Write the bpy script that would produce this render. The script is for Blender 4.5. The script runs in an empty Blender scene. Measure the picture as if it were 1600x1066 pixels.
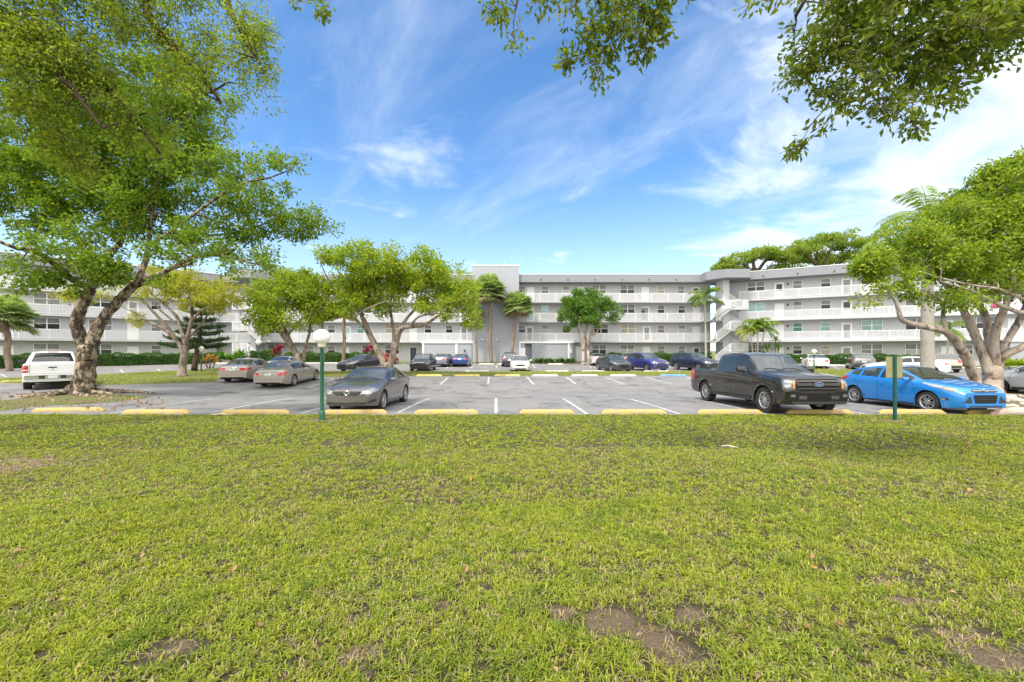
import bpy, bmesh, math, random
import numpy as np
from mathutils import Vector, Matrix
from mathutils.bvhtree import BVHTree
R = math.radians
random.seed(7)
rng = np.random.default_rng(11)
C = bpy.context.scene.collection
scene = bpy.context.scene

# ------------------------------------------------------------------ camera, sky, sun, exposure
F, CX, HY, CAMZ = 640.0, 800.0, 548.0, 1.95        # focal length and horizon in photo pixels, eye height
cam = bpy.data.cameras.new('camera')
cam.sensor_width = 36.0
cam.lens = F / 1600 * 36
cam.shift_y = (HY - 533) / 1600
cam.clip_start, cam.clip_end = 0.1, 3000
camo = bpy.data.objects.new('camera', cam)
C.objects.link(camo)
camo.location = (0, 0, CAMZ)
camo.rotation_euler = (R(90), 0, 0)
scene.camera = camo

SUN_EL, SUN_AZ = 56.0, 215.0                        # azimuth clockwise from +Y: behind the camera, to its left
world = bpy.data.worlds.new('World')
scene.world = world
world.use_nodes = True
wn, wl = world.node_tree.nodes, world.node_tree.links
wn.clear()


def wnode(t, **kw):
    n = wn.new(t)
    for k, v in kw.items():
        setattr(n, k, v)
    return n


def wmath(op, a, b=None, c=None, clamp=False):
    n = wnode('ShaderNodeMath', operation=op, use_clamp=clamp)
    for i, v in enumerate((a, b, c)):
        if v is None:
            continue
        if isinstance(v, (int, float)):
            n.inputs[i].default_value = v
        else:
            wl.new(v, n.inputs[i])
    return n.outputs[0]


sky = wnode('ShaderNodeTexSky', sky_type='NISHITA')
sky.sun_disc = False
sky.sun_elevation = R(SUN_EL)
sky.sun_rotation = R(SUN_AZ)
sky.air_density, sky.dust_density, sky.ozone_density = 1.0, 0.6, 2.2
hsv = wnode('ShaderNodeHueSaturation')
hsv.inputs['Saturation'].default_value = 1.22
hsv.inputs['Value'].default_value = 1.55
wl.new(sky.outputs[0], hsv.inputs['Color'])
tc = wnode('ShaderNodeTexCoord')
sep = wnode('ShaderNodeSeparateXYZ')
wl.new(tc.outputs['Generated'], sep.inputs[0])
dx, dy, dz = sep.outputs
zz = wmath('ADD', wmath('MAXIMUM', dz, 0.0), 0.16)
u = wmath('DIVIDE', dx, zz)
v = wmath('DIVIDE', dy, zz)


def cloud_noise(su, sv, rot, scale, detail, rough, dist, off):
    ca, sa = math.cos(rot), math.sin(rot)
    a = wmath('MULTIPLY', wmath('ADD', wmath('MULTIPLY', u, ca), wmath('MULTIPLY', v, sa)), su)
    b = wmath('MULTIPLY', wmath('ADD', wmath('MULTIPLY', u, -sa), wmath('MULTIPLY', v, ca)), sv)
    cmb = wnode('ShaderNodeCombineXYZ')
    wl.new(a, cmb.inputs[0])
    wl.new(b, cmb.inputs[1])
    cmb.inputs[2].default_value = off
    n = wnode('ShaderNodeTexNoise')
    n.inputs['Scale'].default_value = scale
    n.inputs['Detail'].default_value = detail
    n.inputs['Roughness'].default_value = rough
    n.inputs['Distortion'].default_value = dist
    wl.new(cmb.outputs[0], n.inputs['Vector'])
    return n.outputs[0]


def wramp(x, lo, hi):
    n = wnode('ShaderNodeMapRange', interpolation_type='SMOOTHSTEP')
    n.inputs['From Min'].default_value = lo
    n.inputs['From Max'].default_value = hi
    wl.new(x, n.inputs['Value'])
    return n.outputs[0]


wisps = cloud_noise(0.5, 1.5, 2.35, 1.3, 9, 0.62, 0.6, 3.1)      # long cirrus streaks
puffs = cloud_noise(1.0, 1.35, 0.4, 1.5, 10, 0.62, 0.4, 21.4)   # broken cumulus
east = wramp(wmath('SUBTRACT', dx, wmath('MULTIPLY', dz, 0.15)), 0.10, 0.66)     # cloudier towards the right
low = wmath('SUBTRACT', 1.0, wramp(dz, 0.03, 0.42))
behind = wmath('MAXIMUM', wramp(wmath('MULTIPLY', dy, -1.0), -0.25, 0.12), wmath('MULTIPLY', wramp(dz, 0.66, 0.84), 0.55))                         # where unseen cloud is added, overhead and behind, as neutral fill light
m1 = wmath('MULTIPLY', wramp(wmath('ADD', wisps, wmath('MULTIPLY', east, 0.12)), 0.43, 0.92), 0.62)
m2 = wmath('MULTIPLY', wramp(wmath('ADD', puffs, wmath('ADD', wmath('SUBTRACT', wmath('MULTIPLY', east, 0.26), 0.035), wmath('MULTIPLY', behind, 0.0))), 0.50, 0.86), 0.92)
mask = wmath('MAXIMUM', m1, m2, clamp=True)
mask = wmath('MAXIMUM', mask, wmath('MULTIPLY', wmath('SUBTRACT', 1.0, wramp(dz, 0.0, 0.42)), 0.34), clamp=True)
mixc = wnode('ShaderNodeMix', data_type='RGBA')
wl.new(mask, mixc.inputs['Factor'])
wl.new(hsv.outputs[0], mixc.inputs['A'])
mixc.inputs['B'].default_value = (7.0, 7.5, 8.0, 1)
veil = wnode('ShaderNodeMix', data_type='RGBA')                                  # added out-of-view cloud brightness that softens and whitens the ambient light
wl.new(wmath('MULTIPLY', behind, wmath('ADD', 0.72, wmath('MULTIPLY', puffs, 0.4)), clamp=True), veil.inputs['Factor'])
wl.new(mixc.outputs['Result'], veil.inputs['A'])
veil.inputs['B'].default_value = (16.5, 16.1, 15.3, 1)
bg = wnode('ShaderNodeBackground')
bg.inputs['Strength'].default_value = 0.1
wl.new(veil.outputs['Result'], bg.inputs['Color'])
wo = wnode('ShaderNodeOutputWorld')
wl.new(bg.outputs[0], wo.inputs['Surface'])

sun = bpy.data.lights.new('sun', 'SUN')
sun.energy = 2.5
sun.angle = R(7)
sun.color = (1.0, 0.95, 0.87)
suno = bpy.data.objects.new('sun', sun)
C.objects.link(suno)
_e, _a = R(SUN_EL), R(SUN_AZ)
_d = Vector((math.sin(_a) * math.cos(_e), math.cos(_a) * math.cos(_e), math.sin(_e)))
suno.rotation_euler = (-_d).to_track_quat('-Z', 'Y').to_euler()
scene.view_settings.view_transform = 'Standard'
scene.view_settings.look = 'None'
scene.view_settings.exposure = 0.80
scene.cycles.max_bounces = 8
scene.cycles.diffuse_bounces = 5
scene.cycles.transparent_max_bounces = 8

# ------------------------------------------------------------------ ground shape and pixel measurements
_GY = np.array([-5, 12.6, 14.5, 16.5, 19, 23, 27, 30, 36, 45, 55.7, 60, 400])
_GZ = np.array([0, 0, -.03, -.08, -.19, -.22, -.06, .07, .08, .2, .33, .35, .35])
_GF = np.array([0, 0, 0, 0, 0, 0, .03, .07, .08, .2, .33, .35, .35])


def sst(x, a, b):
    t = np.clip((x - a) / (b - a), 0, 1)
    return t * t * (3 - 2 * t)


def gz(X, Y):
    """height of the ground: the lot drains to a shallow swale along its aisle"""
    dip = sst(X, -20.0, -13.0) * (1 - sst(X, 17.0, 25.0))
    return np.interp(Y, _GY, _GZ) * dip + np.interp(Y, _GY, _GF) * (1 - dip)


def at(px, py):
    """ground point seen at a photo pixel"""
    d = F * CAMZ / (py - HY)
    for _ in range(40):
        X = (px - CX) * d / F
        d = 0.5 * d + 0.5 * F * (CAMZ - float(gz(X, d))) / (py - HY)
    X = (px - CX) * d / F
    return Vector((X, d, float(gz(X, d))))


def P(px, py, d):
    return Vector(((px - CX) * d / F, d, CAMZ + (HY - py) * d / F))


# ------------------------------------------------------------------ materials
MATS = {}


class NT:
    def __init__(s, name):
        s.m = bpy.data.materials.new(name)
        s.m.use_nodes = True
        s.n, s.l = s.m.node_tree.nodes, s.m.node_tree.links
        s.p = s.n['Principled BSDF']
        s.out = s.n['Material Output']
        s._tc = None

    def tc(s, which='Object'):
        if s._tc is None:
            s._tc = s.n.new('ShaderNodeTexCoord')
        return s._tc.outputs[which]

    def noise(s, scale, detail=4, rough=.55, vec=None, dist=0.0):
        n = s.n.new('ShaderNodeTexNoise')
        n.inputs['Scale'].default_value = scale
        n.inputs['Detail'].default_value = detail
        n.inputs['Roughness'].default_value = rough
        n.inputs['Distortion'].default_value = dist
        s.l.new(vec if vec is not None else s.tc(), n.inputs['Vector'])
        return n.outputs[0]

    def scaled(s, sx, sy, sz):
        n = s.n.new('ShaderNodeMapping')
        n.inputs['Scale'].default_value = (sx, sy, sz)
        s.l.new(s.tc(), n.inputs['Vector'])
        return n.outputs[0]

    def ramp(s, fac, stops):
        n = s.n.new('ShaderNodeValToRGB')
        e = n.color_ramp.elements
        while len(e) < len(stops):
            e.new(0.5)
        for i, (p, c) in enumerate(stops):
            e[i].position = p
            e[i].color = (c, c, c, 1) if isinstance(c, (int, float)) else (*c, 1)
        s.l.new(fac, n.inputs[0])
        return n.outputs[0]

    def mix(s, fac, a, b, mode='MIX'):
        n = s.n.new('ShaderNodeMix')
        n.data_type = 'RGBA'
        n.blend_type = mode
        for sock, val in ((n.inputs['Factor'], fac), (n.inputs['A'], a), (n.inputs['B'], b)):
            if isinstance(val, (int, float)):
                sock.default_value = val
            elif isinstance(val, tuple):
                sock.default_value = (*val, 1)
            else:
                s.l.new(val, sock)
        return n.outputs['Result']

    def bump(s, h, strength=.3, dist=.02):
        n = s.n.new('ShaderNodeBump')
        n.inputs['Strength'].default_value = strength
        n.inputs['Distance'].default_value = dist
        s.l.new(h, n.inputs['Height'])
        s.l.new(n.outputs[0], s.p.inputs['Normal'])

    def col(s, c):
        if isinstance(c, tuple):
            s.p.inputs['Base Color'].default_value = (*c, 1)
        else:
            s.l.new(c, s.p.inputs['Base Color'])

    def set(s, **kw):
        for k, v in kw.items():
            s.p.inputs[k.replace('_', ' ')].default_value = v
        return s


def mat(name, col, rough=.6, metal=0.0, var=.12, scale=6.0, spec=.5, coat=0.0, bump=0.0):
    """plain material with slight procedural variation"""
    if name in MATS:
        return MATS[name]
    t = NT(name)
    n = t.noise(scale, 5, .6)
    lo = tuple(c * (1 - var) for c in col)
    hi = tuple(min(1, c * (1 + var)) for c in col)
    t.col(t.ramp(n, [(.3, lo), (.7, hi)]))
    t.set(Roughness=rough, Metallic=metal)
    t.p.inputs['Specular IOR Level'].default_value = spec
    if coat:
        t.p.inputs['Coat Weight'].default_value = coat
        t.p.inputs['Coat Roughness'].default_value = .04
    if bump:
        t.bump(n, bump, .01)
    MATS[name] = t.m
    return t.m


def paint(name, col, metal=.45):
    if name in MATS:
        return MATS[name]
    t = NT(name)
    n = t.noise(260, 2, .5)
    d = t.noise(2.2, 5, .6)
    c = t.ramp(n, [(.35, tuple(x * .86 for x in col)), (.65, tuple(min(1, x * 1.12) for x in col))])
    dust = t.ramp(d, [(.45, 0.0), (.8, .10)])
    t.col(t.mix(dust, c, (.30, .28, .25)))
    t.set(Metallic=metal, Roughness=.36)
    t.p.inputs['Coat Weight'].default_value = 1.0
    t.p.inputs['Coat Roughness'].default_value = .035
    MATS[name] = t.m
    return t.m


def leafmat(name, dark, mid, light, yellow=None, trans=.45, rough=.5):
    t = NT(name)
    g = t.n.new('ShaderNodeNewGeometry')
    clump = t.noise(.9, 3, .6)
    c = t.ramp(g.outputs['Random Per Island'], [(0, dark), (.5, mid), (1, light)] if yellow is None else
               [(0, dark), (.4, mid), (.82, light), (1, yellow)])
    c = t.mix(t.ramp(clump, [(.35, 0.0), (.7, .55)]), c, light)
    t.col(c)
    t.set(Roughness=rough)
    t.p.inputs['Specular IOR Level'].default_value = .35
    tr = t.n.new('ShaderNodeBsdfTranslucent')
    bright = t.mix(1.0, c, (1.0, 1.25, .45), 'MULTIPLY')
    t.l.new(bright, tr.inputs['Color'])
    mx = t.n.new('ShaderNodeMixShader')
    mx.inputs[0].default_value = trans
    t.l.new(t.p.outputs[0], mx.inputs[1])
    t.l.new(tr.outputs[0], mx.inputs[2])
    t.l.new(mx.outputs[0], t.out.inputs['Surface'])
    MATS[name] = t.m
    return t.m


def glassmat(name, tint, alpha, ior=1.6):
    if name in MATS:
        return MATS[name]
    t = NT(name)
    n = t.noise(3.0, 3)
    t.col(t.ramp(n, [(.3, tuple(c * .8 for c in tint)), (.7, tuple(c * 1.2 for c in tint))]))
    t.set(Roughness=.03)
    t.p.inputs['Specular IOR Level'].default_value = .7
    t.p.inputs['IOR'].default_value = ior
    t.p.inputs['Coat Weight'].default_value = .5
    t.p.inputs['Alpha'].default_value = alpha
    MATS[name] = t.m
    return t.m


# ------------------------------------------------------------------ objects
def link(o, parent=None):
    C.objects.link(o)
    if parent is not None:
        o.parent = parent
    return o


def tag(o, label=None, cat=None, group=None, kind=None):
    if label:
        o['label'] = label
    if cat:
        o['category'] = cat
    if group:
        o['group'] = group
    if kind:
        o['kind'] = kind
    return o


def empty(name, loc=(0, 0, 0), rz=0.0, parent=None):
    o = bpy.data.objects.new(name, None)
    o.empty_display_size = .3
    o.location = loc
    o.rotation_euler = (0, 0, rz)
    return link(o, parent)


class MB:
    """collects shapes and links them as one mesh object"""
    def __init__(s):
        s.v, s.f, s.m, s.mi = [], [], [], 0

    def poly(s, pts, faces):
        b = len(s.v)
        s.v += [tuple(p) for p in pts]
        s.f += [tuple(b + i for i in f) for f in faces]
        s.m += [s.mi] * len(faces)
        return s

    def box(s, x0, x1, y0, y1, z0, z1, M=None):
        p = [(x0, y0, z0), (x1, y0, z0), (x1, y1, z0), (x0, y1, z0), (x0, y0, z1), (x1, y0, z1), (x1, y1, z1), (x0, y1, z1)]
        if M is not None:
            p = [M @ Vector(q) for q in p]
        return s.poly(p, [(0, 3, 2, 1), (4, 5, 6, 7), (0, 1, 5, 4), (1, 2, 6, 5), (2, 3, 7, 6), (3, 0, 4, 7)])

    def cbox(s, x0, x1, y0, y1, z0, z1, c=.01):
        """box with chamfered vertical and top edges"""
        def ring(ins, z):
            a = [(x0 + ins, y0 + ins + c), (x0 + ins + c, y0 + ins), (x1 - ins - c, y0 + ins), (x1 - ins, y0 + ins + c),
                 (x1 - ins, y1 - ins - c), (x1 - ins - c, y1 - ins), (x0 + ins + c, y1 - ins), (x0 + ins, y1 - ins - c)]
            return [(x, y, z) for x, y in a]
        p = ring(0, z0) + ring(0, z1 - c) + ring(c, z1)
        f = [tuple(range(7, -1, -1)), tuple(range(16, 24))]
        for k in (0, 8):
            f += [(k + i, k + (i + 1) % 8, k + 8 + (i + 1) % 8, k + 8 + i) for i in range(8)]
        return s.poly(p, f)

    def tube(s, pts, rad, n=8, caps=True):
        pts = [Vector(p) for p in pts]
        if isinstance(rad, (int, float)):
            rad = [rad] * len(pts)
        b = len(s.v)
        prev = None
        for i, p in enumerate(pts):
            t = (pts[min(i + 1, len(pts) - 1)] - pts[max(i - 1, 0)])
            t = t.normalized() if t.length > 1e-9 else Vector((0, 0, 1))
            if prev is None:
                a = t.cross(Vector((0, 0, 1)))
                if a.length < .05:
                    a = t.cross(Vector((0, 1, 0)))
            else:
                a = prev - t * prev.dot(t)
                if a.length < 1e-6:
                    a = t.cross(Vector((1, 0, 0)))
            a.normalize()
            prev = a
            c = t.cross(a)
            for k in range(n):
                an = 2 * math.pi * k / n
                s.v.append(tuple(p + (a * math.cos(an) + c * math.sin(an)) * rad[i]))
        for i in range(len(pts) - 1):
            for k in range(n):
                s.f.append((b + i * n + k, b + i * n + (k + 1) % n, b + (i + 1) * n + (k + 1) % n, b + (i + 1) * n + k))
                s.m.append(s.mi)
        if caps:
            s.f.append(tuple(b + k for k in range(n - 1, -1, -1)))
            s.f.append(tuple(b + (len(pts) - 1) * n + k for k in range(n)))
            s.m += [s.mi] * 2
        return s

    def lathe(s, prof, n=24, M=None, closed=False):
        """prof: (r, h) about local z"""
        b = len(s.v)
        for r, h in prof:
            for k in range(n):
                a = 2 * math.pi * k / n
                q = Vector((r * math.cos(a), r * math.sin(a), h))
                s.v.append(tuple(M @ q if M is not None else q))
        L = len(prof)
        for i in range(L if closed else L - 1):
            j = (i + 1) % L
            for k in range(n):
                s.f.append((b + i * n + k, b + i * n + (k + 1) % n, b + j * n + (k + 1) % n, b + j * n + k))
                s.m.append(s.mi)
        return s

    def mesh(s, name, mats, smooth=False, sharp=None):
        me = bpy.data.meshes.new(name)
        me.from_pydata(s.v, [], s.f)
        for m in (mats if isinstance(mats, (list, tuple)) else [mats]):
            me.materials.append(m)
        me.polygons.foreach_set('material_index', s.m)
        if smooth:
            me.polygons.foreach_set('use_smooth', [True] * len(s.f))
            if sharp:
                me.set_sharp_from_angle(angle=R(sharp))
        me.update()
        return me

    def build(s, name, mats, parent=None, smooth=False, sharp=None):
        return link(bpy.data.objects.new(name, s.mesh(name, mats, smooth, sharp)), parent)


def np_mesh(name, V, Fc, mats, mi=None, smooth=False):
    """uniform faces (N,k) from numpy arrays"""
    me = bpy.data.meshes.new(name)
    k = Fc.shape[1]
    me.vertices.add(len(V))
    me.vertices.foreach_set('co', np.ascontiguousarray(V, dtype=np.float32).ravel())
    me.loops.add(len(Fc) * k)
    me.loops.foreach_set('vertex_index', np.ascontiguousarray(Fc, dtype=np.int32).ravel())
    me.polygons.add(len(Fc))
    me.polygons.foreach_set('loop_start', np.arange(0, len(Fc) * k, k, dtype=np.int32))
    for m in (mats if isinstance(mats, (list, tuple)) else [mats]):
        me.materials.append(m)
    if mi is not None:
        me.polygons.foreach_set('material_index', np.ascontiguousarray(mi, dtype=np.int32))
    me.polygons.foreach_set('use_smooth', np.full(len(Fc), smooth, dtype=bool))
    me.update(calc_edges=True)
    me.validate()
    return me


def np_obj(name, V, Fc, mats, parent=None, mi=None, smooth=False):
    return link(bpy.data.objects.new(name, np_mesh(name, V, Fc, mats, mi, smooth)), parent)


def norm(a):
    return a / np.maximum(np.linalg.norm(a, axis=-1, keepdims=True), 1e-9)
# ------------------------------------------------------------------ ground, lot, islands, markings
def clipv(P_, y0, y1):
    return P_


def sheet(name, xs, ys, zoff, m, inside=None):
    """a grid sheet that follows the ground"""
    X, Y = np.meshgrid(xs, ys)
    Z = gz(X, Y) + zoff
    V = np.stack([X, Y, Z], -1).reshape(-1, 3)
    nx, ny = len(xs), len(ys)
    i, j = np.meshgrid(np.arange(nx - 1), np.arange(ny - 1))
    a = (j * nx + i).ravel()
    Fc = np.stack([a, a + 1, a + 1 + nx, a + nx], -1)
    if inside is not None:
        c = V[Fc].mean(1)
        Fc = Fc[inside(c[:, 0], c[:, 1])]
    return np_obj(name, V, Fc, m)


def in_poly(X, Y, poly):
    c = np.zeros(X.shape, bool)
    n = len(poly)
    for i in range(n):
        x0, y0 = poly[i]
        x1, y1 = poly[(i + 1) % n]
        hit = ((y0 > Y) != (y1 > Y)) & (X < (x1 - x0) * (Y - y0) / (y1 - y0 + 1e-12) + x0)
        c ^= hit
    return c


def poly_sheet(name, poly, zoff, m, cell=.5, edge_drop=0.06, jitter=0.0):
    """a polygon draped on the ground, rounded down at its rim"""
    from mathutils.geometry import delaunay_2d_cdt
    pts = []
    n = len(poly)
    for i in range(n):
        a, b = Vector(poly[i]), Vector(poly[(i + 1) % n])
        k = max(1, int((b - a).length / .6))
        for q in range(k):
            p = a.lerp(b, q / k)
            pts.append(p + Vector((random.uniform(-jitter, jitter), random.uniform(-jitter, jitter))))
    nb = len(pts)
    arr = np.array([tuple(p) for p in pts])
    gx, gy = np.meshgrid(np.arange(arr[:, 0].min(), arr[:, 0].max(), cell), np.arange(arr[:, 1].min(), arr[:, 1].max(), cell))
    gx, gy = gx.ravel() + rng.uniform(-.1, .1, gx.size) * cell, gy.ravel() + rng.uniform(-.1, .1, gx.size) * cell
    ok = in_poly(gx, gy, [tuple(p) for p in arr])
    dmin = np.full(ok.sum(), 9.0)
    G2 = np.stack([gx[ok], gy[ok]], -1)
    for q in arr:
        dmin = np.minimum(dmin, np.hypot(*(G2 - q).T))
    G2 = G2[dmin > .3]
    V2, E2, F2, *_r = delaunay_2d_cdt(pts + [Vector(q) for q in G2], [(i, (i + 1) % nb) for i in range(nb)], [], 0, 1e-5)
    F2 = [f for f in F2 if in_poly(np.array([sum(V2[i].x for i in f) / len(f)]), np.array([sum(V2[i].y for i in f) / len(f)]), [tuple(p) for p in arr])[0]]
    V = [(v.x, v.y, float(gz(v.x, v.y)) + zoff - (edge_drop if i < nb else 0)) for i, v in enumerate(V2)]
    f2 = []
    for f in F2:
        a, b, c = (V2[i] for i in f[:3])
        f2.append(tuple(f) if (b - a).cross(c - a) > 0 else tuple(f[::-1]))
    me = bpy.data.meshes.new(name)
    me.from_pydata(V, [], f2)
    me.update()
    me.materials.append(m)
    return link(bpy.data.objects.new(name, me))


def soil_mat(name, grassy, attr=False):
    t = NT(name)
    n1, n2, n3 = t.noise(1.3, 6, .65), t.noise(9, 6, .7), t.noise(70, 4, .7)
    dirt = t.mix(n2, (.045, .030, .018), (.21, .145, .088))
    dirt = t.mix(t.ramp(n3, [(.45, 0.0), (.62, .75)]), dirt, (.27, .20, .11))
    green = t.mix(n2, (.075, .10, .018), (.17, .20, .04))
    c = t.mix(t.ramp(n1, [(.45 - grassy * .3, 0.0), (.62 - grassy * .2, 1.0)]), dirt, green)
    if attr:
        at_ = t.n.new('ShaderNodeAttribute')
        at_.attribute_name = 'bare'
        mixn = t.n.new('ShaderNodeMath')
        mixn.operation = 'ADD'
        mixn.inputs[1].default_value = -.28
        t.l.new(n2, mixn.inputs[0])
        mm_ = t.n.new('ShaderNodeMath')
        mm_.operation = 'ADD'
        t.l.new(mixn.outputs[0], mm_.inputs[0])
        t.l.new(at_.outputs['Fac'], mm_.inputs[1])
        under = t.mix(n2, (.027, .023, .009), (.10, .082, .032))
        c = t.mix(t.ramp(mm_.outputs[0], [(.42, 0.0), (.75, 1.0)]), under, dirt)
    t.col(c)
    t.set(Roughness=.95)
    t.bump(n3, .9, .03)
    return t.m


def asphalt_mat():
    t = NT('asphalt')
    big = t.noise(.16, 6, .65)
    mid = t.noise(.9, 8, .7)
    fine = t.noise(95, 3, .7)
    c = t.mix(big, (.135, .128, .120), (.225, .213, .202))
    c = t.mix(t.ramp(mid, [(.40, .55), (.55, 0.0)]), c, (.10, .095, .09))
    c = t.mix(t.ramp(fine, [(.3, 0.0), (.75, .55)]), c, (.27, .265, .26))
    # hairline cracks and patch seams
    vo = t.n.new('ShaderNodeTexVoronoi')
    vo.feature = 'DISTANCE_TO_EDGE'
    vo.inputs['Scale'].default_value = .22
    wob = t.n.new('ShaderNodeVectorMath')
    wob.operation = 'ADD'
    nz = t.n.new('ShaderNodeTexNoise')
    nz.inputs['Scale'].default_value = 1.6
    nz.inputs['Detail'].default_value = 6
    t.l.new(t.tc(), nz.inputs['Vector'])
    t.l.new(t.tc(), wob.inputs[0])
    sc_ = t.n.new('ShaderNodeVectorMath')
    sc_.operation = 'SCALE'
    sc_.inputs['Scale'].default_value = 1.6
    t.l.new(nz.outputs['Color'], sc_.inputs[0])
    t.l.new(sc_.outputs[0], wob.inputs[1])
    t.l.new(wob.outputs[0], vo.inputs['Vector'])
    crack = t.ramp(vo.outputs['Distance'], [(.0, .75), (.006, .55), (.012, 0.0)])
    c = t.mix(crack, c, (.045, .043, .042))
    # oil spots where cars stand
    oil = t.ramp(t.noise(.75, 2, .4), [(.60, 0.0), (.70, .75)])
    c = t.mix(oil, c, (.07, .068, .066))
    t.col(c)
    rg = t.ramp(mid, [(.3, .62), (.7, .85)])
    t.l.new(rg, t.p.inputs['Roughness'])
    t.bump(fine, .35, .006)
    return t.m


M_SOIL = soil_mat('lawn_soil', -.6, True)
M_ASPH = asphalt_mat()
tag(sheet('ground', np.concatenate([[-900, -300, -120], np.linspace(-70, 70, 71), [120, 300, 900]]),
          np.concatenate([[-60, -20], np.linspace(-6, 62, 69), [80, 140, 400, 1500]]), -.07, soil_mat('ground_soil', 1.2)), kind='structure')
LAWN_Y = 12.42
tag(sheet('parking_lot', np.linspace(-66, 66, 133), np.concatenate([np.linspace(LAWN_Y - .3, 27, 60), np.linspace(27.5, 55.2, 56)]), 0.0, M_ASPH,
          lambda X, Y: Y < np.minimum(55.2, np.minimum(88 + .9 * X, 70.2 - .527 * X))), kind='structure')


def lawn_z(X, Y):
    """gentle lumps, sinking to the asphalt at the lawn's far edge"""
    b = .035 * np.sin(X * .9 + 1.3 * np.sin(Y * .7)) + .03 * np.sin(Y * 1.1 + X * .35) + .02
    return b * np.clip((LAWN_Y - Y) / 2.5, 0, 1) + .012


XS = np.linspace(-26, 26, 417)
YS = np.linspace(-6, LAWN_Y, 149)
_X, _Y = np.meshgrid(XS, YS)
_Z = lawn_z(_X, _Y)
_E = (np.arange(len(YS)) == len(YS) - 1)[:, None]
_Y = _Y + _E * (0.05 * np.sin(_X * 2.1) + .04 * np.sin(_X * 5.3))
_V = np.stack([_X, _Y, _Z], -1).reshape(-1, 3)
_a = (np.arange(len(YS) - 1)[:, None] * len(XS) + np.arange(len(XS) - 1)[None, :]).ravel()
BARE = [(955, 985, .42, .24), (880, 970, .2, .15), (1020, 1010, .35, .2), (690, 960, .22, .12), (1570, 1030, .6, .25), (1500, 990, .4, .14), (1420, 935, .5, .08), (1380, 905, .45, .10), (1290, 890, .3, .08),
        (25, 722, .75, .35), (-30, 730, 1.2, .5), (1060, 1045, .3, .2), (1080, 970, .25, .15), (270, 1020, .3, .12), (560, 660, .25, .10), (500, 657, .45, .18), (1395, 657, .3, .12), (560, 1040, .25, .12), (820, 870, .3, .06), (640, 880, .25, .05), (1200, 815, .25, .06),
        (1140, 700, .5, .05), (1230, 730, .5, .1)]


def bare_mask(X, Y):
    m = np.zeros_like(X)
    for px, py, rx, ry in BARE:
        c = at(px, py)
        k = c.y / 5.0
        m = np.maximum(m, np.exp(-(((X - c.x) / (rx * max(.5, k * .55))) ** 2 + ((Y - c.y) / (ry * max(.6, k * .8))) ** 2)))
    return m


lawn_o = tag(np_obj('lawn', _V, np.stack([_a, _a + 1, _a + 1 + len(XS), _a + len(XS)], -1), M_SOIL, smooth=True), kind='structure')

_ba = lawn_o.data.attributes.new('bare', 'FLOAT', 'POINT')
_ba.data.foreach_set('value', np.ascontiguousarray(np.maximum(bare_mask(_V[:, 0], _V[:, 1]), .8 * np.clip((_V[:, 1] - LAWN_Y + .22) / .15, 0, 1)), dtype=np.float32))

# grass island between the two lots
near = [(-80, 596), (0, 599), (150, 602.5), (335, 598), (350, 588.5), (560, 589.5), (640, 588), (1090, 587.3), (1170, 594), (1250, 602), (1330, 605), (1440, 606)]
far = [(1500, 592), (1345, 580), (1270, 577), (1100, 581.8), (640, 582), (480, 582), (345, 577.5), (270, 581), (150, 587), (0, 593.5), (-80, 592)]
ISLAND = [tuple(at(x, y).xy) for x, y in near + far]
M_ISL = soil_mat('island_soil', .5)
tag(poly_sheet('grass_island', ISLAND, .09, M_ISL, .8, .10), kind='structure')
ROOT_BED = [tuple(at(x, y).xy) for x, y in [(-60, 641), (-30, 630), (30, 623), (90, 614), (150, 613), (200, 618), (238, 622), (205, 626), (140, 631), (60, 635), (10, 642)]]
tag(poly_sheet('dirt_bed', ROOT_BED, .055, soil_mat('root_bed_soil', .2), .5, .06, .12), kind='structure')
ROOT_BED2 = [tuple(at(x, y).xy) for x, y in [(1480, 612), (1530, 607), (1660, 614), (1700, 640), (1640, 646), (1575, 640), (1530, 634)]]
o = tag(poly_sheet('dirt_bed', ROOT_BED2, .055, MATS.get('x') or bpy.data.materials['root_bed_soil'], .5, .06, .12), kind='structure')
VERGE = [tuple(p) for p in [(-39, 52.4), (-30, 52.9), (-18.5, 53.1), (27, 53.3), (29, 52.0), (36, 47.6), (60, 34.8), (64, 37), (28, 58), (-38, 58), (-68, 32), (-66, 28.5)]]
tag(poly_sheet('planting_strip', VERGE, .10, M_ISL, 1.6, .06), kind='structure')

# painted markings
t = NT('white_line_paint')
w = t.noise(7, 6, .75)
t.col(t.mix(t.ramp(w, [(.42, 1.0), (.58, 0.0)]), (.66, .66, .64), (.24, .235, .23)))
t.set(Roughness=.75)
M_LINE = t.m
ml = MB()


def stripe(x0, y0, x1, y1, w=.10, lift=.004):
    a, b = at(x0, y0).xy, at(x1, y1).xy
    d = (b - a).normalized()
    nrm = Vector((-d.y, d.x)) * w / 2
    k = max(2, int((b - a).length / .5))
    for i in range(k):
        p, q = a.lerp(b, i / k), a.lerp(b, (i + 1) / k)
        c = [p - nrm, q - nrm, q + nrm, p + nrm]
        c = [(e.x, e.y, float(gz(e.x, e.y)) + lift) for e in c]
        ml.poly(c, [(0, 1, 2, 3)] if Vector(c[1]).xy.to_3d().cross(Vector((0, 0, 1))).length >= 0 else [(3, 2, 1, 0)])


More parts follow.
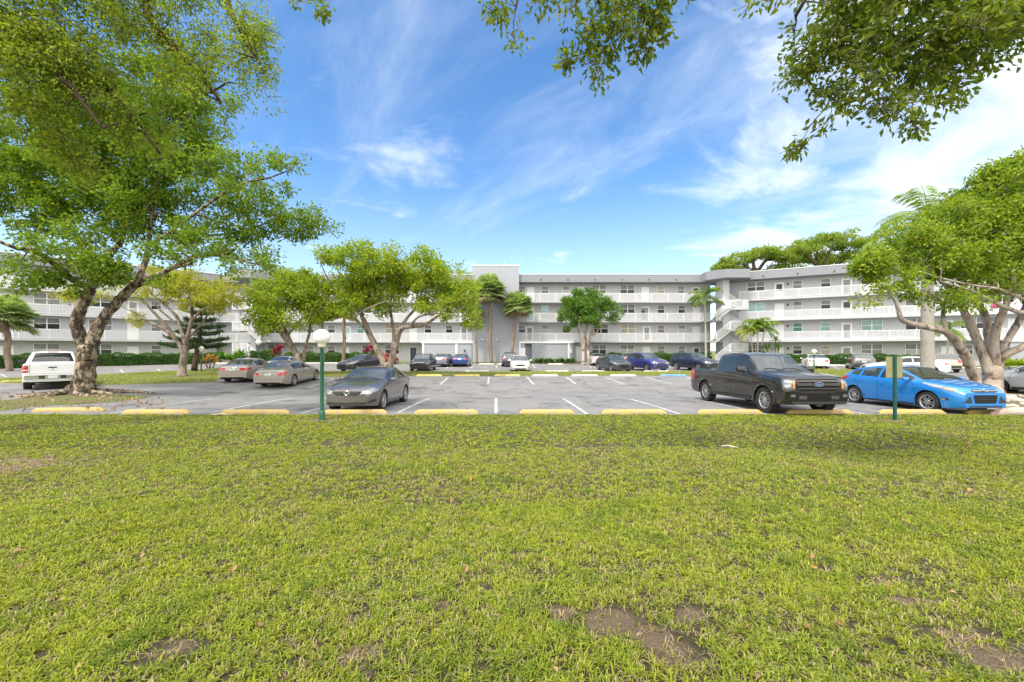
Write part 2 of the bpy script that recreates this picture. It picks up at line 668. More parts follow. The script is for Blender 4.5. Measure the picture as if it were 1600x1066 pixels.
for L in [(775, 645.5, 775, 622.6), (917, 647, 879, 623), (1062, 647, 985, 624), (622, 645, 671, 623), (470, 646, 568, 623),
          (330, 645, 458, 622), (172, 646, 340, 622.5), (1200, 648, 1088, 625), (1352, 647, 1205, 624), (1500, 648, 1322, 624.5),
          (688, 601, 701, 589.3), (762.5, 600.5, 763.7, 589.3), (834, 601, 823.5, 589.3), (900, 600.5, 884.8, 589.3), (976.5, 601, 945.5, 589.3),
          (1049.7, 600.6, 1008.9, 589.3), (1100, 600.5, 1072, 589.3), (480, 606, 520, 593), (618, 601, 640, 589.5), (560, 601, 590, 591),
          (697.5, 575.7, 705, 569), (735.5, 575.5, 741.5, 569.5), (775.5, 575.3, 776.8, 570), (836, 575, 832, 568.5), (924, 575, 918, 568.8),
          (1314, 578.5, 1301, 571.5), (1372, 583, 1357, 574), (193, 582.5, 188, 577.5), (251, 580.5, 246, 576.5), (120, 586, 112, 580),
          (10, 589, -4, 583), (660, 576, 668, 570)]:
    stripe(*L)
tag(ml.build('road_marking', M_LINE), kind='structure')

# low pale kerbs before the planting strip
M_KERB = mat('kerb_concrete', (.62, .60, .56), .85, var=.25, scale=3)
mk = MB()


def kerb(pts, w=.16, h=.13):
    for a, b in zip(pts[:-1], pts[1:]):
        a, b = Vector(a), Vector(b)
        n = max(1, int((b - a).length / 2.4))
        d = (b - a).normalized()
        s = Vector((-d.y, d.x)) * w / 2
        for i in range(n):
            p, q = a.lerp(b, (i + .012) / n), a.lerp(b, (i + .988) / n)
            c = []
            for z, k in ((-.08, 1.0), (h - .02, 1.0), (h, .8)):
                for e in (p - s * k, q - s * k, q + s * k, p + s * k):
                    c.append((e.x, e.y, float(gz(e.x, e.y)) + z))
            f = [(8, 9, 10, 11)]
            for k in (0, 4):
                f += [(k + i2, k + (i2 + 1) % 4, k + 4 + (i2 + 1) % 4, k + 4 + i2) for i2 in range(4)]
            mk.poly(c, f)


kerb([(-66, 28.6), (-39, 52.3), (-30, 52.8), (-18.6, 53.0)])
kerb([(8.9, 53.0), (27, 53.2), (29, 51.9), (36, 47.5), (60, 34.7)])
tag(mk.build('kerb', M_KERB), kind='structure')
# ------------------------------------------------------------------ apartment buildings
M_WALL = None


def wall_mat(name, col, streak=.10):
    t = NT(name)
    n = t.noise(.35, 5, .6)
    s = t.noise(1.0, 5, .65, t.scaled(2.2, 2.2, .22))
    f = t.noise(30, 3, .6)
    c = t.mix(n, tuple(x * .94 for x in col), tuple(min(1, x * 1.05) for x in col))
    c = t.mix(t.ramp(s, [(.52, 0.0), (.8, streak * 2.2)]), c, tuple(x * .66 for x in col))
    t.col(c)
    t.set(Roughness=.88)
    t.bump(f, .15, .01)
    return t.m


M_WALL = wall_mat('grey_stucco', (.49, .495, .515))
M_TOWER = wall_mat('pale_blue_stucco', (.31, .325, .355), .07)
M_ROOFC = wall_mat('roof_fascia_grey', (.225, .23, .25), .12)
M_SOFFIT = mat('soffit_grey', (.40, .40, .405), .9)
M_SLAB = wall_mat('slab_white', (.44, .44, .44), .14)
M_RAIL = mat('rail_white', (.70, .70, .70), .5, var=.06)
M_FRAME = mat('frame_white', (.76, .76, .75), .5, var=.06)
M_TANF = mat('frame_tan', (.50, .43, .30), .6)
M_DOORW = mat('door_white', (.80, .80, .79), .5, var=.04)
M_DOORG = mat('door_grey', (.36, .35, .345), .6)
M_DOORN = mat('door_navy', (.035, .055, .085), .5)
M_METAL = mat('brushed_metal', (.55, .54, .52), .35, .9)
M_DARK = mat('dark_fixture', (.03, .03, .03), .6)
M_TRIM = mat('trim_white', (.80, .80, .80), .6, var=.05)
M_CONC = mat('concrete', (.45, .44, .42), .9, var=.15)
PANES = {
    'dark': mat('pane_dark', (.030, .034, .036), .12, spec=.35, var=.4, scale=1.2),
    'blind': mat('pane_blind', (.20, .20, .195), .2, spec=.35, var=.2, scale=1.5),
    'pale': mat('pane_pale', (.42, .42, .40), .25, spec=.35, var=.12, scale=1.5),
    'green': mat('pane_green', (.10, .27, .22), .08, spec=.8, var=.3, scale=1.2),
    'teal': mat('pane_teal', (.22, .45, .42), .1, spec=.8, var=.25, scale=1.2),
    'tan': mat('pane_tan', (.38, .33, .25), .3, spec=.5, var=.15, scale=1.5),
    'red': mat('pane_red', (.13, .05, .05), .1, spec=.7, var=.3, scale=1.2),
    'grey': mat('pane_screen', (.27, .26, .25), .5, var=.15, scale=2),
}
FL = [.35, 3.25, 6.0, 8.70]
SOF = [3.05, 5.80, 8.49, 11.23]
ROOFZ = 12.31
_wm = {}


def win_meshes(w, h, style):
    """frame with sashes, and the pane behind them; style: d double, s single hung"""
    k = (round(w, 1), round(h, 1), style)
    if k in _wm:
        return _wm[k]
    w, h = k[0], k[1]
    f, p = MB(), MB()
    t = .06
    f.box(-w / 2 - t, -w / 2, -.07, .0, -t, h + t)
    f.box(w / 2, w / 2 + t, -.07, .0, -t, h + t)
    f.box(-w / 2, w / 2, -.07, .0, h, h + t)
    f.box(-w / 2 - .04, w / 2 + .04, -.11, .0, -t - .05, -t)
    f.box(-w / 2, w / 2, -.07, .0, -t, 0)
    f.box(-w / 2, w / 2, -.06, .0, h * .5 - .03, h * .5 + .03)
    if style == 'd':
        f.box(-.05, .05, -.068, .0, 0, h * .5 - .03)
        f.box(-.05, .05, -.068, .0, h * .5 + .03, h)
    n = 12
    p.box(-w / 2, w / 2, -.035, -.001, .0, h * .5)
    p.box(-w / 2, w / 2, -.045, -.001, h * .5, h)
    _wm[k] = (f.mesh('window', M_FRAME), f, p)
    return _wm[k]


_pm = {}


def add_window(root, x, y, z, w, h, style, pane):
    fm, _, p = win_meshes(w, h, style)
    key = (round(w, 1), round(h, 1), style, pane)
    if key not in _pm:
        p.m = [0] * 6 + [1] * 6
        _pm[key] = p.mesh('pane', [PANES[pane], PANES['blind' if pane in ('dark', 'pale') else pane]])
    o = link(bpy.data.objects.new('window', fm), root)
    o.location = (x, y, z)
    link(bpy.data.objects.new('pane', _pm[key]), o)
    return o


_dm = {}


def add_door(root, x, y, z, kind):
    if kind not in _dm:
        d, h, g = MB(), MB(), None
        d.mi = 1
        for a in ((-.53, -.45), (.45, .53)):
            d.box(a[0], a[1], -.06, 0, 0, 2.12)
        d.box(-.45, .45, -.06, 0, 2.04, 2.12)
        d.mi = 0
        if kind in ('screen', 'glass', 'half'):
            lo = {'screen': .12, 'glass': .2, 'half': 1.0}[kind]
            d.box(-.45, -.33, -.04, 0, 0, 2.04)
            d.box(.33, .45, -.04, 0, 0, 2.04)
            d.box(-.33, .33, -.04, 0, 0, lo)
            d.box(-.33, .33, -.04, 0, 1.92, 2.04)
            g = MB()
            g.box(-.33, .33, -.025, -.002, lo, 1.92)
        else:
            d.box(-.45, .45, -.04, 0, 0, 2.04)
            d.box(-.30, .30, -.048, -.039, 1.15, 1.85)
            d.box(-.30, .30, -.048, -.039, .25, .95)
        h.lathe([(.0, .05), (.035, .045), (.04, .02), (.02, 0)], 8, Matrix.Translation((.36, -.048, 1.0)) @ Matrix.Rotation(R(90), 4, 'X'))
        M_d = {'white': M_DOORW, 'navy': M_DOORN, 'grey': M_DOORG}.get(kind, M_DOORW)
        _dm[kind] = (d.mesh('door', [M_d, M_FRAME]), h.mesh('handle', M_METAL),
                     g.mesh('pane', PANES[{'screen': 'grey', 'glass': 'teal', 'half': 'dark'}[kind]]) if g else None)
    dm, hm, gm = _dm[kind]
    o = link(bpy.data.objects.new('door', dm), root)
    o.location = (x, y, z)
    link(bpy.data.objects.new('handle', hm), o)
    if gm:
        link(bpy.data.objects.new('pane', gm), o)
    return o


def rail_mb(mb, a, b, h=1.07, post=2.2, step=.11):
    """balustrade between two points: posts, rails, balusters; slopes with the points"""
    a, b = Vector(a), Vector(b)
    L = (b - a).xy.length
    d = (b - a) / max(L, 1e-6)
    ang = math.atan2(d.y, d.x)
    def bar(s0, s1, w, z0, z1):
        p, q = a + d * s0, a + d * s1
        n = Vector((-math.sin(ang), math.cos(ang), 0)) * w / 2
        c = [p - n, q - n, q + n, p + n]
        pts = [(e.x, e.y, e.z + z0) for e in c] + [(e.x, e.y, e.z + z1) for e in c]
        mb.poly(pts, [(0, 3, 2, 1), (4, 5, 6, 7), (0, 1, 5, 4), (1, 2, 6, 5), (2, 3, 7, 6), (3, 0, 4, 7)])
    bar(0, L, .06, h - .05, h)
    bar(0, L, .04, .08, .12)
    k = max(1, round(L / post))
    for i in range(k + 1):
        s = min(max(L * i / k, .03), L - .03)
        bar(s - .03, s + .03, .058, 0, h - .05)
    s = step
    while s < L - .05:
        bar(s - .015, s + .015, .022, .12, h - .05)
        s += step
    return mb


def wing(root, L, floors, depth=10.0, y_rail=0.0, recess=1.5, rails=None, ends=True, u0=0.0):
    """a wing along local x from u0 to L, facing local -y; y_rail is the walkway edge"""
    yw = y_rail + recess
    m = MB()
    m.box(u0, L, yw, yw + depth, .0, SOF[3] - .005)
    m.build('wall', M_WALL, root)
    r = MB()
    r.box(u0 - .15, L + .15, y_rail - .25, yw + depth + .4, SOF[3], ROOFZ - .06)
    r.mi = 1
    r.box(u0 - .19, L + .19, y_rail - .29, yw + depth + .44, ROOFZ - .06, ROOFZ)
    ro = r.build('roof', [M_ROOFC, M_TRIM], root)
    n = max(2, int((L - u0) / 3.6))
    for k in range(n):
        x = u0 + (k + .5) * (L - u0) / n
        lt = MB()
        lt.lathe([(.0, -.05), (.07, -.04), (.08, .04), (.05, .07), (0, .07)], 10,
                 Matrix.Translation((x, y_rail - .33, SOF[3] + .34)) @ Matrix.Rotation(R(115), 4, 'X'))
        lt.build('spotlight', M_DARK, ro)
    for fl in (1, 2, 3):
        s = MB()
        s.box(u0, L, y_rail, yw, SOF[fl - 1], FL[fl])
        s.build('walkway', M_SLAB, root)
        a, b = (rails or {}).get(fl, (u0, L))
        rl = rail_mb(MB(), (a, y_rail + .06, FL[fl]), (b, y_rail + .06, FL[fl]))
        rl.build('railing', M_RAIL, root)
    for fl, items in enumerate(floors):
        for it in items:
            x = it[0]
            if not (u0 + .4 < x < L - .4):
                continue
            z = FL[fl]
            if it[1] in ('dw', 'sw'):
                w, z0, z1 = (1.85, 1.15, 2.38) if it[1] == 'dw' else (.92, 1.2, 2.2)
                o = add_window(root, x, yw, z + z0, it[3] if len(it) > 3 else w, z1 - z0, 'd' if it[1] == 'dw' else 's', it[2])
            elif it[1] == 'lamp':
                q = MB()
                q.lathe([(.0, -.16), (.07, -.15), (.09, .05), (.05, .12), (.0, .14)], 8, Matrix.Translation((x, yw - .1, z + 1.9)))
                q.build('wall_lamp', M_DARK, root)
            else:
                add_door(root, x, yw, z, it[1])
    return yw


# --- middle block: local x = world X + 39.2, walkway edge on Y = 55.7
XB, YB = -39.2, 55.7
mid = empty('apartment_building', (XB, YB, 0))
tag(mid, 'grey apartment block facing the lot, with open walkways and a tall blank tower', 'building', 'apartment blocks round the parking lot')


def cu(px):
    return (px - CX) * (YB + 1.5) / F - XB


def dual(items):
    return [(cu(i[0]),) + i[1:] for i in items]


fl_r = [
    [(906, 'white'), (936, 'dw', 'dark'), (980, 'dw', 'pale'), (1010, 'white'), (1033, 'sw', 'blind'), (1065, 'sw', 'blind'), (1088, 'half'), (1116, 'dw', 'blind')],
    [(827.5, 'screen'), (851.5, 'sw', 'pale'), (884.5, 'sw', 'dark'), (939, 'dw', 'dark'), (981, 'dw', 'tan'), (1010.5, 'screen'), (1032.5, 'sw', 'red'), (1065, 'sw', 'pale'), (1088, 'white'), (1115, 'dw', 'blind'), (815, 'sw', 'dark')],
    [(829, 'glass'), (851.5, 'sw', 'teal'), (884.5, 'sw', 'blind'), (907, 'white'), (936, 'dw', 'dark'), (980.5, 'dw', 'dark'), (1009, 'screen'), (1032.5, 'sw', 'dark'), (1065, 'sw', 'dark'), (1088, 'white'), (1115, 'dw', 'blind')],
    [(829, 'white'), (851.5, 'sw', 'blind'), (884.5, 'sw', 'pale'), (907, 'white'), (936, 'dw', 'blind'), (980, 'dw', 'dark'), (1008, 'white'), (1032.5, 'sw', 'tan'), (1064, 'sw', 'blind'), (1087, 'half'), (1111, 'dw', 'dark'), (815, 'sw', 'dark')],
]
fl_l = [
    [(430, 'dw', 'dark'), (461, 'half'), (485, 'sw', 'blind'), (518, 'sw', 'dark'), (577, 'dw', 'dark'), (613, 'dw', 'dark'), (646, 'navy'), (540, 'white')],
    [(430, 'dw', 'dark'), (461, 'white'), (485, 'sw', 'dark'), (518, 'sw', 'dark'), (542.5, 'glass'), (569, 'dw', 'green'), (613, 'dw', 'tan'), (645.5, 'white'), (669, 'sw', 'dark'), (702, 'sw', 'dark'), (725, 'screen')],
    [(430, 'dw', 'blind'), (461, 'white'), (485, 'sw', 'dark'), (518, 'sw', 'blind'), (542.5, 'white'), (569, 'dw', 'dark'), (613, 'dw', 'blind'), (645.5, 'white'), (669, 'sw', 'blind'), (702, 'sw', 'dark'), (725, 'screen')],
    [(430, 'dw', 'dark'), (461, 'white'), (485, 'sw', 'pale'), (518, 'sw', 'dark'), (542.5, 'screen'), (569, 'dw', 'blind'), (613, 'dw', 'dark'), (645.5, 'white'), (669, 'sw', 'dark'), (702, 'sw', 'pale'), (725, 'white')],
]
wing(mid, 66.9, u0=-2.6, floors=[dual(a) + dual(b) for a, b in zip(fl_l, fl_r)])
# blank tower
tx0, tx1 = (738 - CX) * 55.0 / F - XB, (811 - CX) * 55.0 / F - XB
m = MB()
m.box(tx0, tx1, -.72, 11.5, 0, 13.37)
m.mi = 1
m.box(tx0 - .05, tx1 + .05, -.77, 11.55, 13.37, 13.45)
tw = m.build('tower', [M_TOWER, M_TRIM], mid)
m = MB()
m.tube([((tx0 + tx1) / 2 + 1.1, 2, 13.45), ((tx0 + tx1) / 2 + 1.1, 2, 14.6)], .02, 6)
m.tube([((tx0 + tx1) / 2 + .9, 2, 14.45), ((tx0 + tx1) / 2 + 1.3, 2, 14.45)], .015, 5)
m.build('antenna', M_METAL, tw)
m = MB()
xl = (765 - CX) * 55.0 / F - XB
m.tube([(xl - .9, -.85, 3.35), (xl + .9, -.85, 3.35)], .025, 6)
for s in (-1, 1):
    m.lathe([(0, -.12), (.09, -.1), (.1, .08), (0, .1)], 8, Matrix.Translation((xl + s * .95, -.95, 3.42)) @ Matrix.Rotation(R(70), 4, 'X'))
m.tube([(xl, -.7, 3.35), (xl, -.85, 3.35)], .03, 6)
m.build('floodlight', M_FRAME, tw)
# ground level store rooms either side of the tower
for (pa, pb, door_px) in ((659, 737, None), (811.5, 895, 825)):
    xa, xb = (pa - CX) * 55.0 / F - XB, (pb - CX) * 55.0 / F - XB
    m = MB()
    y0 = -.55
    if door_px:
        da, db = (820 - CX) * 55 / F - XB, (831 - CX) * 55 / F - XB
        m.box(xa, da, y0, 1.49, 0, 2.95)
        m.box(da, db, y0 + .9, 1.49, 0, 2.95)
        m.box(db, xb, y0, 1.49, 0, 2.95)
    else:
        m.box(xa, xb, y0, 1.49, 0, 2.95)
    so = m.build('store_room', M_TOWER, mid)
    m = MB()
    m.box(xa - .12, xb + .12, y0 - .14, 1.48, 2.95, 3.18)
    m.build('fascia', M_TRIM, so)
    for px in ((661, 713) if not door_px else (889, 812)):
        x = (px - CX) * 55.0 / F - XB
        m = MB()
        m.box(x - .12, x + .12, y0 - .06, y0 - .001, .1, 2.94)
        m.build('trim', M_TRIM, so)
    if door_px:
        q = MB()
        xn = (816 - CX) * 55 / F - XB
        q.box(xn - .42, xn + .42, y0 - .03, y0 - .002, .6, 2.3)
        q.mi = 1
        for k in range(6):
            q.box(xn - .3, xn + .3 - .08 * (k % 3), y0 - .034, y0 - .03, 2.1 - k * .22, 2.14 - k * .22)
        q.build('notice_board', [M_DOORW, mat('notice_print', (.55, .30, .30), .7)], so)
        xn = (891 - CX) * 55 / F - XB
        q = MB()
        q.box(xn - .25, xn + .25, y0 - .09, y0 - .062, 1.6, 2.2)
        q.build('notice_board', mat('notice_pale', (.75, .68, .64), .7), so)
    else:
        q = MB()
        q.lathe([(0, -.08), (.13, -.06), (.13, .06), (0, .1)], 10, Matrix.Translation(((726 - CX) * 55 / F - XB, y0 - .08, 1.95)) @ Matrix.Rotation(R(90), 4, 'X'))
        q.build('wall_lamp', M_DARK, so)


def staircase(root, x0, x1, yf, flip, zs, hood=True):
    """open half-turn stair: landings at mid height, a front flight and a return flight per storey"""
    st = link(bpy.data.objects.new('staircase', None), root)
    sgn = -1 if flip else 1
    def X(s):
        return x0 + (x1 - x0) * s if not flip else x1 - (x1 - x0) * s
    def bx(mb, sa, sb, ya, yb, za, zb):
        a, b = sorted((X(sa), X(sb)))
        mb.box(a, b, ya, yb, za, zb)
    core = MB()
    bx(core, .30, .52, yf + 1.25, yf + 3.2, 0, SOF[3])
    core.build('pier', M_WALL, st)
    for k in range(3):
        za, zb = FL[k], FL[k + 1]
        zm = (za + zb) / 2 + .05
        l = MB()
        bx(l, .38, 1.0, yf, yf + 1.2, zm - .2, zm)
        l.build('landing', M_SLAB, st)
        # flight 1: climbs from the walkway side up to the landing, in the front bay
        f = MB()
        xa, xb = X(-.12), X(.38)
        n = 7
        for i in range(n):
            a, b = xa + (xb - xa) * i / n, xa + (xb - xa) * (i + 1) / n
            z = za + (zm - za) * (i + 1) / n
            f.box(min(a, b), max(a, b), yf + .02, yf + 1.18, z - .05, z - .001)
        f.poly([(xa, yf + .06, za - .30), (xb, yf + .06, zm - .30), (xb, yf + 1.14, zm - .30), (xa, yf + 1.14, za - .30),
                (xa, yf + .06, za - .04), (xb, yf + .06, zm - .06), (xb, yf + 1.14, zm - .06), (xa, yf + 1.14, za - .04)],
               [(0, 3, 2, 1), (4, 5, 6, 7), (0, 1, 5, 4), (1, 2, 6, 5), (2, 3, 7, 6), (3, 0, 4, 7)])
        f.build('flight', M_SLAB, st)
        g = MB()
        xa, xb = X(.96), X(.42)
        for i in range(n):
            a, b = xa + (xb - xa) * i / n, xa + (xb - xa) * (i + 1) / n
            z = zm + (zb - zm) * (i + 1) / n
            g.box(min(a, b), max(a, b), yf + 1.3, yf + 2.4, z - .05, z - .001)
        g.poly([(xa, yf + 1.34, zm - .26), (xb, yf + 1.34, zb - .26), (xb, yf + 2.36, zb - .26), (xa, yf + 2.36, zm - .26),
                (xa, yf + 1.34, zm - .04), (xb, yf + 1.34, zb - .06), (xb, yf + 2.36, zb - .06), (xa, yf + 2.36, zm - .04)],
               [(0, 3, 2, 1), (4, 5, 6, 7), (0, 1, 5, 4), (1, 2, 6, 5), (2, 3, 7, 6), (3, 0, 4, 7)])
        g.build('flight', M_SLAB, st)
        r = MB()
        rail_mb(r, (X(.38), yf + .05, zm), (X(1.0), yf + .05, zm))
        rail_mb(r, (X(1.0) - sgn * .04, yf + .1, zm), (X(1.0) - sgn * .04, yf + 1.2, zm))
        rail_mb(r, (X(-.12), yf + .05, za), (X(.38), yf + .05, zm), h=1.0)
        rail_mb(r, (X(.96), yf + 1.32, zm), (X(.42), yf + 1.32, zb), h=1.0)
        r.build('railing', M_RAIL, st)
    # floor slabs joining stair to walkways
    for k in (1, 2, 3):
        q = MB()
        bx(q, -.3, .42, yf + 1.3, yf + 3.4, SOF[k - 1], FL[k] - .003)
        q.build('landing', M_SLAB, st)
    if hood:
        h = MB()
        a, b = X(-.25), X(1.1)
        pts = [(X(-.25), yf + 1.6), (X(.18), yf - .35), (X(1.02), yf - .35), (X(1.3), yf + 1.6), (X(1.3), yf + 6), (X(-.25), yf + 6)]
        if flip:
            pts = pts[::-1]
        n = len(pts)
        V = [(x, y, SOF[3] + .02) for x, y in pts] + [(x, y, ROOFZ + .03) for x, y in pts]
        h.poly(V, [tuple(range(n - 1, -1, -1)), tuple(range(n, 2 * n))] + [(i, (i + 1) % n, n + (i + 1) % n, n + i) for i in range(n)])
        h.build('roof', M_ROOFC, st)
    return st


staircase(mid, (1123 - CX) * 52.6 / F - XB, (1168 - CX) * 52.6 / F - XB, -3.3, False, None)
staircase(mid, (364 - CX) * 52.6 / F - XB, (403 - CX) * 52.6 / F - XB, -3.3, True, None)

# --- right block
a_r = -math.atan(.527)
O_R = Vector((27.6, 55.55))
right = empty('apartment_building', (O_R.x, O_R.y, -.006), a_r)
tag(right, 'grey apartment block angled towards the lot, half hidden behind the thick pale-limbed tree', 'building', 'apartment blocks round the parking lot')


def on_wing(px, O, ang, recess=1.5):
    """distance along a wing's back wall seen at a photo column"""
    d = Vector((math.cos(ang), math.sin(ang)))
    n = Vector((-d.y, d.x))
    o = O + n * recess
    k = (px - CX) / F
    # o.x + s d.x = k (o.y + s d.y)
    return (k * o.y - o.x) / (d.x - k * d.y)


def wr(items):
    out = [(on_wing(i[0], O_R, a_r),) + i[1:] for i in items]
    return out


W0 = [(1181, 'dw'), (1217.5, None), (1231, 'lamp'), (1246, 'sw'), (1290, 'sw'), (1323, None), (1362, 'dw'), (1432, 'dw'), (1480, None), (1510, 'sw'), (1545, 'dw'), (1585, None)]
rk = [
    ['dark', 'white', 0, 'dark', 'tan', 'screen', 'blind', 'pale', 'white', 'dark', 'blind', 'white'],
    ['dark', 'white', 0, 'green', 'green', 'screen', 'green', 'dark', 'screen', 'dark', 'dark', 'white'],
    ['teal', 'white', 0, 'pale', 'dark', 'half', 'tan', 'blind', 'screen', 'blind', 'dark', 'white'],
    ['dark', 'half', 0, 'blind', 'dark', 'screen', 'dark', 'dark', 'white', 'dark', 'blind', 'screen'],
]
fr = []
for ks in rk:
    fr.append(wr([(p, k if k in ('dw', 'sw', 'lamp') else q) + ((q,) if k in ('dw', 'sw') else ()) for (p, k), q in zip(W0, ks)]))
wing(right, 44, fr, rails={1: (2.8, 44), 2: (2.8, 44), 3: (2.8, 44)})
# store room at the far end of the right block
s0 = on_wing(1578, O_R, a_r, -.5)
m = MB()
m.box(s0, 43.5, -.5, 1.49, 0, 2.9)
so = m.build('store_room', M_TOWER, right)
m = MB()
m.box(s0 - .1, 43.6, -.64, 1.48, 2.9, 3.2)
m.build('fascia', M_TRIM, so)

# --- left block
a_l = math.atan(.9)
O_L = Vector((-72.0, 91 - 64.8))
left = empty('apartment_building', (O_L.x, O_L.y, -.004), a_l)
tag(left, 'grey apartment block seen behind the mottled tree trunk and white pickup, angled towards the lot', 'building', 'apartment blocks round the parking lot')
W1 = [(-30, 'dw'), (10, None), (73.5, 'dw'), (157, 'dw'), (208, None), (244, 'sw'), (287, 'sw'), (303, None), (335, 'dw')]
lk = [
    ['dark', 'white', 'pale', 'dark', 'white', 'blind', 'blind', 'white', 'dark'],
    ['dark', 'screen', 'dark', 'blind', 'white', 'blind', 'dark', 'white', 'dark'],
    ['dark', 'white', 'blind', 'dark', 'screen', 'dark', 'blind', 'white', 'dark'],
    ['dark', 'white', 'dark', 'dark', 'white', 'dark', 'blind', 'white', 'dark'],
]
flw = []
for ks in lk:
    flw.append([(on_wing(p, O_L, a_l), k if k in ('dw', 'sw') else q) + ((q,) if k in ('dw', 'sw') else ()) for (p, k), q in zip(W1, ks)])
LW = 43.5
wing(left, LW, flw)

# a towel over the upper railing of the right block
_s = on_wing(1556, O_R, a_r, .06)
_d = Vector((math.cos(a_r), math.sin(a_r)))
_p = O_R + _d * _s + Vector((-_d.y, _d.x)) * .06
tw_ = MB()
N = 9
for sd, zb in ((-.045, -.62), (.045, -.45)):
    pass
prof = [(-.05, -.62), (-.052, -.3), (-.048, -.04), (-.03, .012), (.03, .012), (.048, -.04), (.05, -.25), (.052, -.45)]
V, Fc = [], []
for i in range(N):
    x = -.33 + .66 * i / (N - 1)
    for y, z in prof:
        V.append((x, y + .012 * math.sin(i * 1.7) * (1 if abs(y) > .04 else 0), z + .02 * math.sin(i * .9) * (z < -.2)))
k = len(prof)
for i in range(N - 1):
    for j in range(k - 1):
        Fc.append((i * k + j, (i + 1) * k + j, (i + 1) * k + j + 1, i * k + j + 1))
tw_.poly(V, Fc)
tw_o = tw_.build('towel', mat('towel_pink', (.62, .06, .25), .95, var=.2), None, True)
sol_ = tw_o.modifiers.new('thickness', 'SOLIDIFY')
sol_.thickness = .012
tw_o.location = (_p.x, _p.y, FL[2] + 1.07)
tw_o.rotation_euler = (0, 0, a_r)
tag(tw_o, 'pink towel hung over an upper walkway railing, seen between the pale limbs', 'towel')
# ------------------------------------------------------------------ trees and plants
def bark_mat(name, base, dark, scale=3.0, patch=.5, light=None):
    t = NT(name)
    v = t.scaled(1, 1, .45)
    n1, n2, n3 = t.noise(scale, 6, .7, v), t.noise(scale * 5, 5, .7, v), t.noise(scale * .45, 3, .5)
    c = t.mix(t.ramp(n2, [(.3, 0.0), (.7, 1.0)]), tuple(x * .72 for x in base), base)
    if light:
        c = t.mix(t.ramp(n3, [(.45, 0.0), (.62, .8)]), c, light)
    c = t.mix(t.ramp(n1, [(.60 - patch * .2, 0.0), (.66 - patch * .15, .92)]), c, dark)
    t.col(c)
    t.set(Roughness=.92)
    t.p.inputs['Specular IOR Level'].default_value = .2
    t.bump(n2, .8, .05)
    MATS[name] = t.m
    return t.m


BARK_MOTTLED = bark_mat('bark_mottled', (.40, .31, .22), (.035, .028, .022), 5.5, .85, (.46, .38, .28))
BARK_PALE = bark_mat('bark_pale', (.40, .32, .255), (.14, .10, .075), 3.0, .45, (.47, .42, .37))
BARK_TAN = bark_mat('bark_tan', (.27, .215, .165), (.085, .066, .05), 4.0, .5, (.34, .29, .24))
BARK_DARK = bark_mat('bark_dark', (.12, .085, .06), (.04, .03, .022), 3.0, .5)
BARK_PALM = bark_mat('bark_palm', (.27, .20, .15), (.11, .08, .06), 4.0, .4)
BARK_GREY = bark_mat('bark_royal_palm', (.40, .37, .32), (.27, .24, .20), 2.0, .2)

LEAF_OAK = leafmat('leaf_deep', (.07, .135, .012), (.14, .225, .017), (.235, .315, .026), (.40, .40, .036), .5)
LEAF_NEAR = leafmat('leaf_near', (.12, .17, .016), (.21, .275, .022), (.33, .375, .034), (.48, .45, .05), .5)
LEAF_NEAR2 = leafmat('leaf_overhead', (.065, .10, .012), (.13, .175, .018), (.22, .26, .026), (.34, .33, .04), .5)
LEAF_LIME = leafmat('leaf_lime', (.11, .18, .016), (.23, .315, .022), (.39, .44, .034), (.58, .52, .038), .5)
LEAF_MID = leafmat('leaf_mid', (.085, .145, .014), (.18, .265, .02), (.32, .385, .03), (.50, .46, .04), .5)
LEAF_YELLOW = leafmat('leaf_yellow', (.18, .23, .02), (.34, .34, .025), (.50, .43, .035), (.64, .50, .04), .5)
LEAF_GLOSS = leafmat('leaf_glossy', (.035, .10, .014), (.075, .175, .02), (.15, .28, .03), (.28, .38, .05), .3, .35)
LEAF_FAR = leafmat('leaf_far', (.12, .19, .025), (.22, .30, .036), (.36, .41, .05))
LEAF_PINE = leafmat('leaf_pine', (.012, .04, .010), (.025, .07, .014), (.05, .11, .02), None, .15)
LEAF_HEDGE = leafmat('leaf_hedge', (.025, .07, .012), (.05, .13, .018), (.11, .22, .03), None, .25)
LEAF_PALM = leafmat('leaf_palm', (.13, .18, .06), (.24, .31, .11), (.37, .44, .17), (.48, .52, .25), .35)
LEAF_COCO = leafmat('leaf_coconut', (.045, .10, .015), (.09, .18, .02), (.18, .27, .03), (.42, .36, .05), .3)
LEAF_RED = leafmat('leaf_red', (.12, .008, .02), (.26, .012, .04), (.42, .03, .08), None, .3)


def leaf_faces(pts, out, size, droop=.25, up=.45, aspect=.5, fold=.12, spread=1.0, r=None):
    """one folded four-point leaf at each point -> (V, F) triangles"""
    r = r or rng
    n = len(pts)
    d = norm(r.normal(size=(n, 3)) * spread + out * .8 + np.array([0, 0, -droop]))
    n0 = norm(r.normal(size=(n, 3)) * .75 + np.array([0, 0, up]))
    w = norm(np.cross(d, n0))
    nn = np.cross(w, d)
    L = (size * r.uniform(.65, 1.3, size=(n, 1)))
    W = L * aspect
    mid = pts + d * L * .45 + nn * L * fold
    V = np.stack([pts, mid + w * W * .5, pts + d * L - nn * L * fold * .6, mid - w * W * .5], 1).reshape(-1, 3)
    b = np.arange(n)[:, None] * 4
    Fc = np.concatenate([b + np.array([[0, 1, 2]]), b + np.array([[0, 2, 3]])], 0)
    return V, Fc


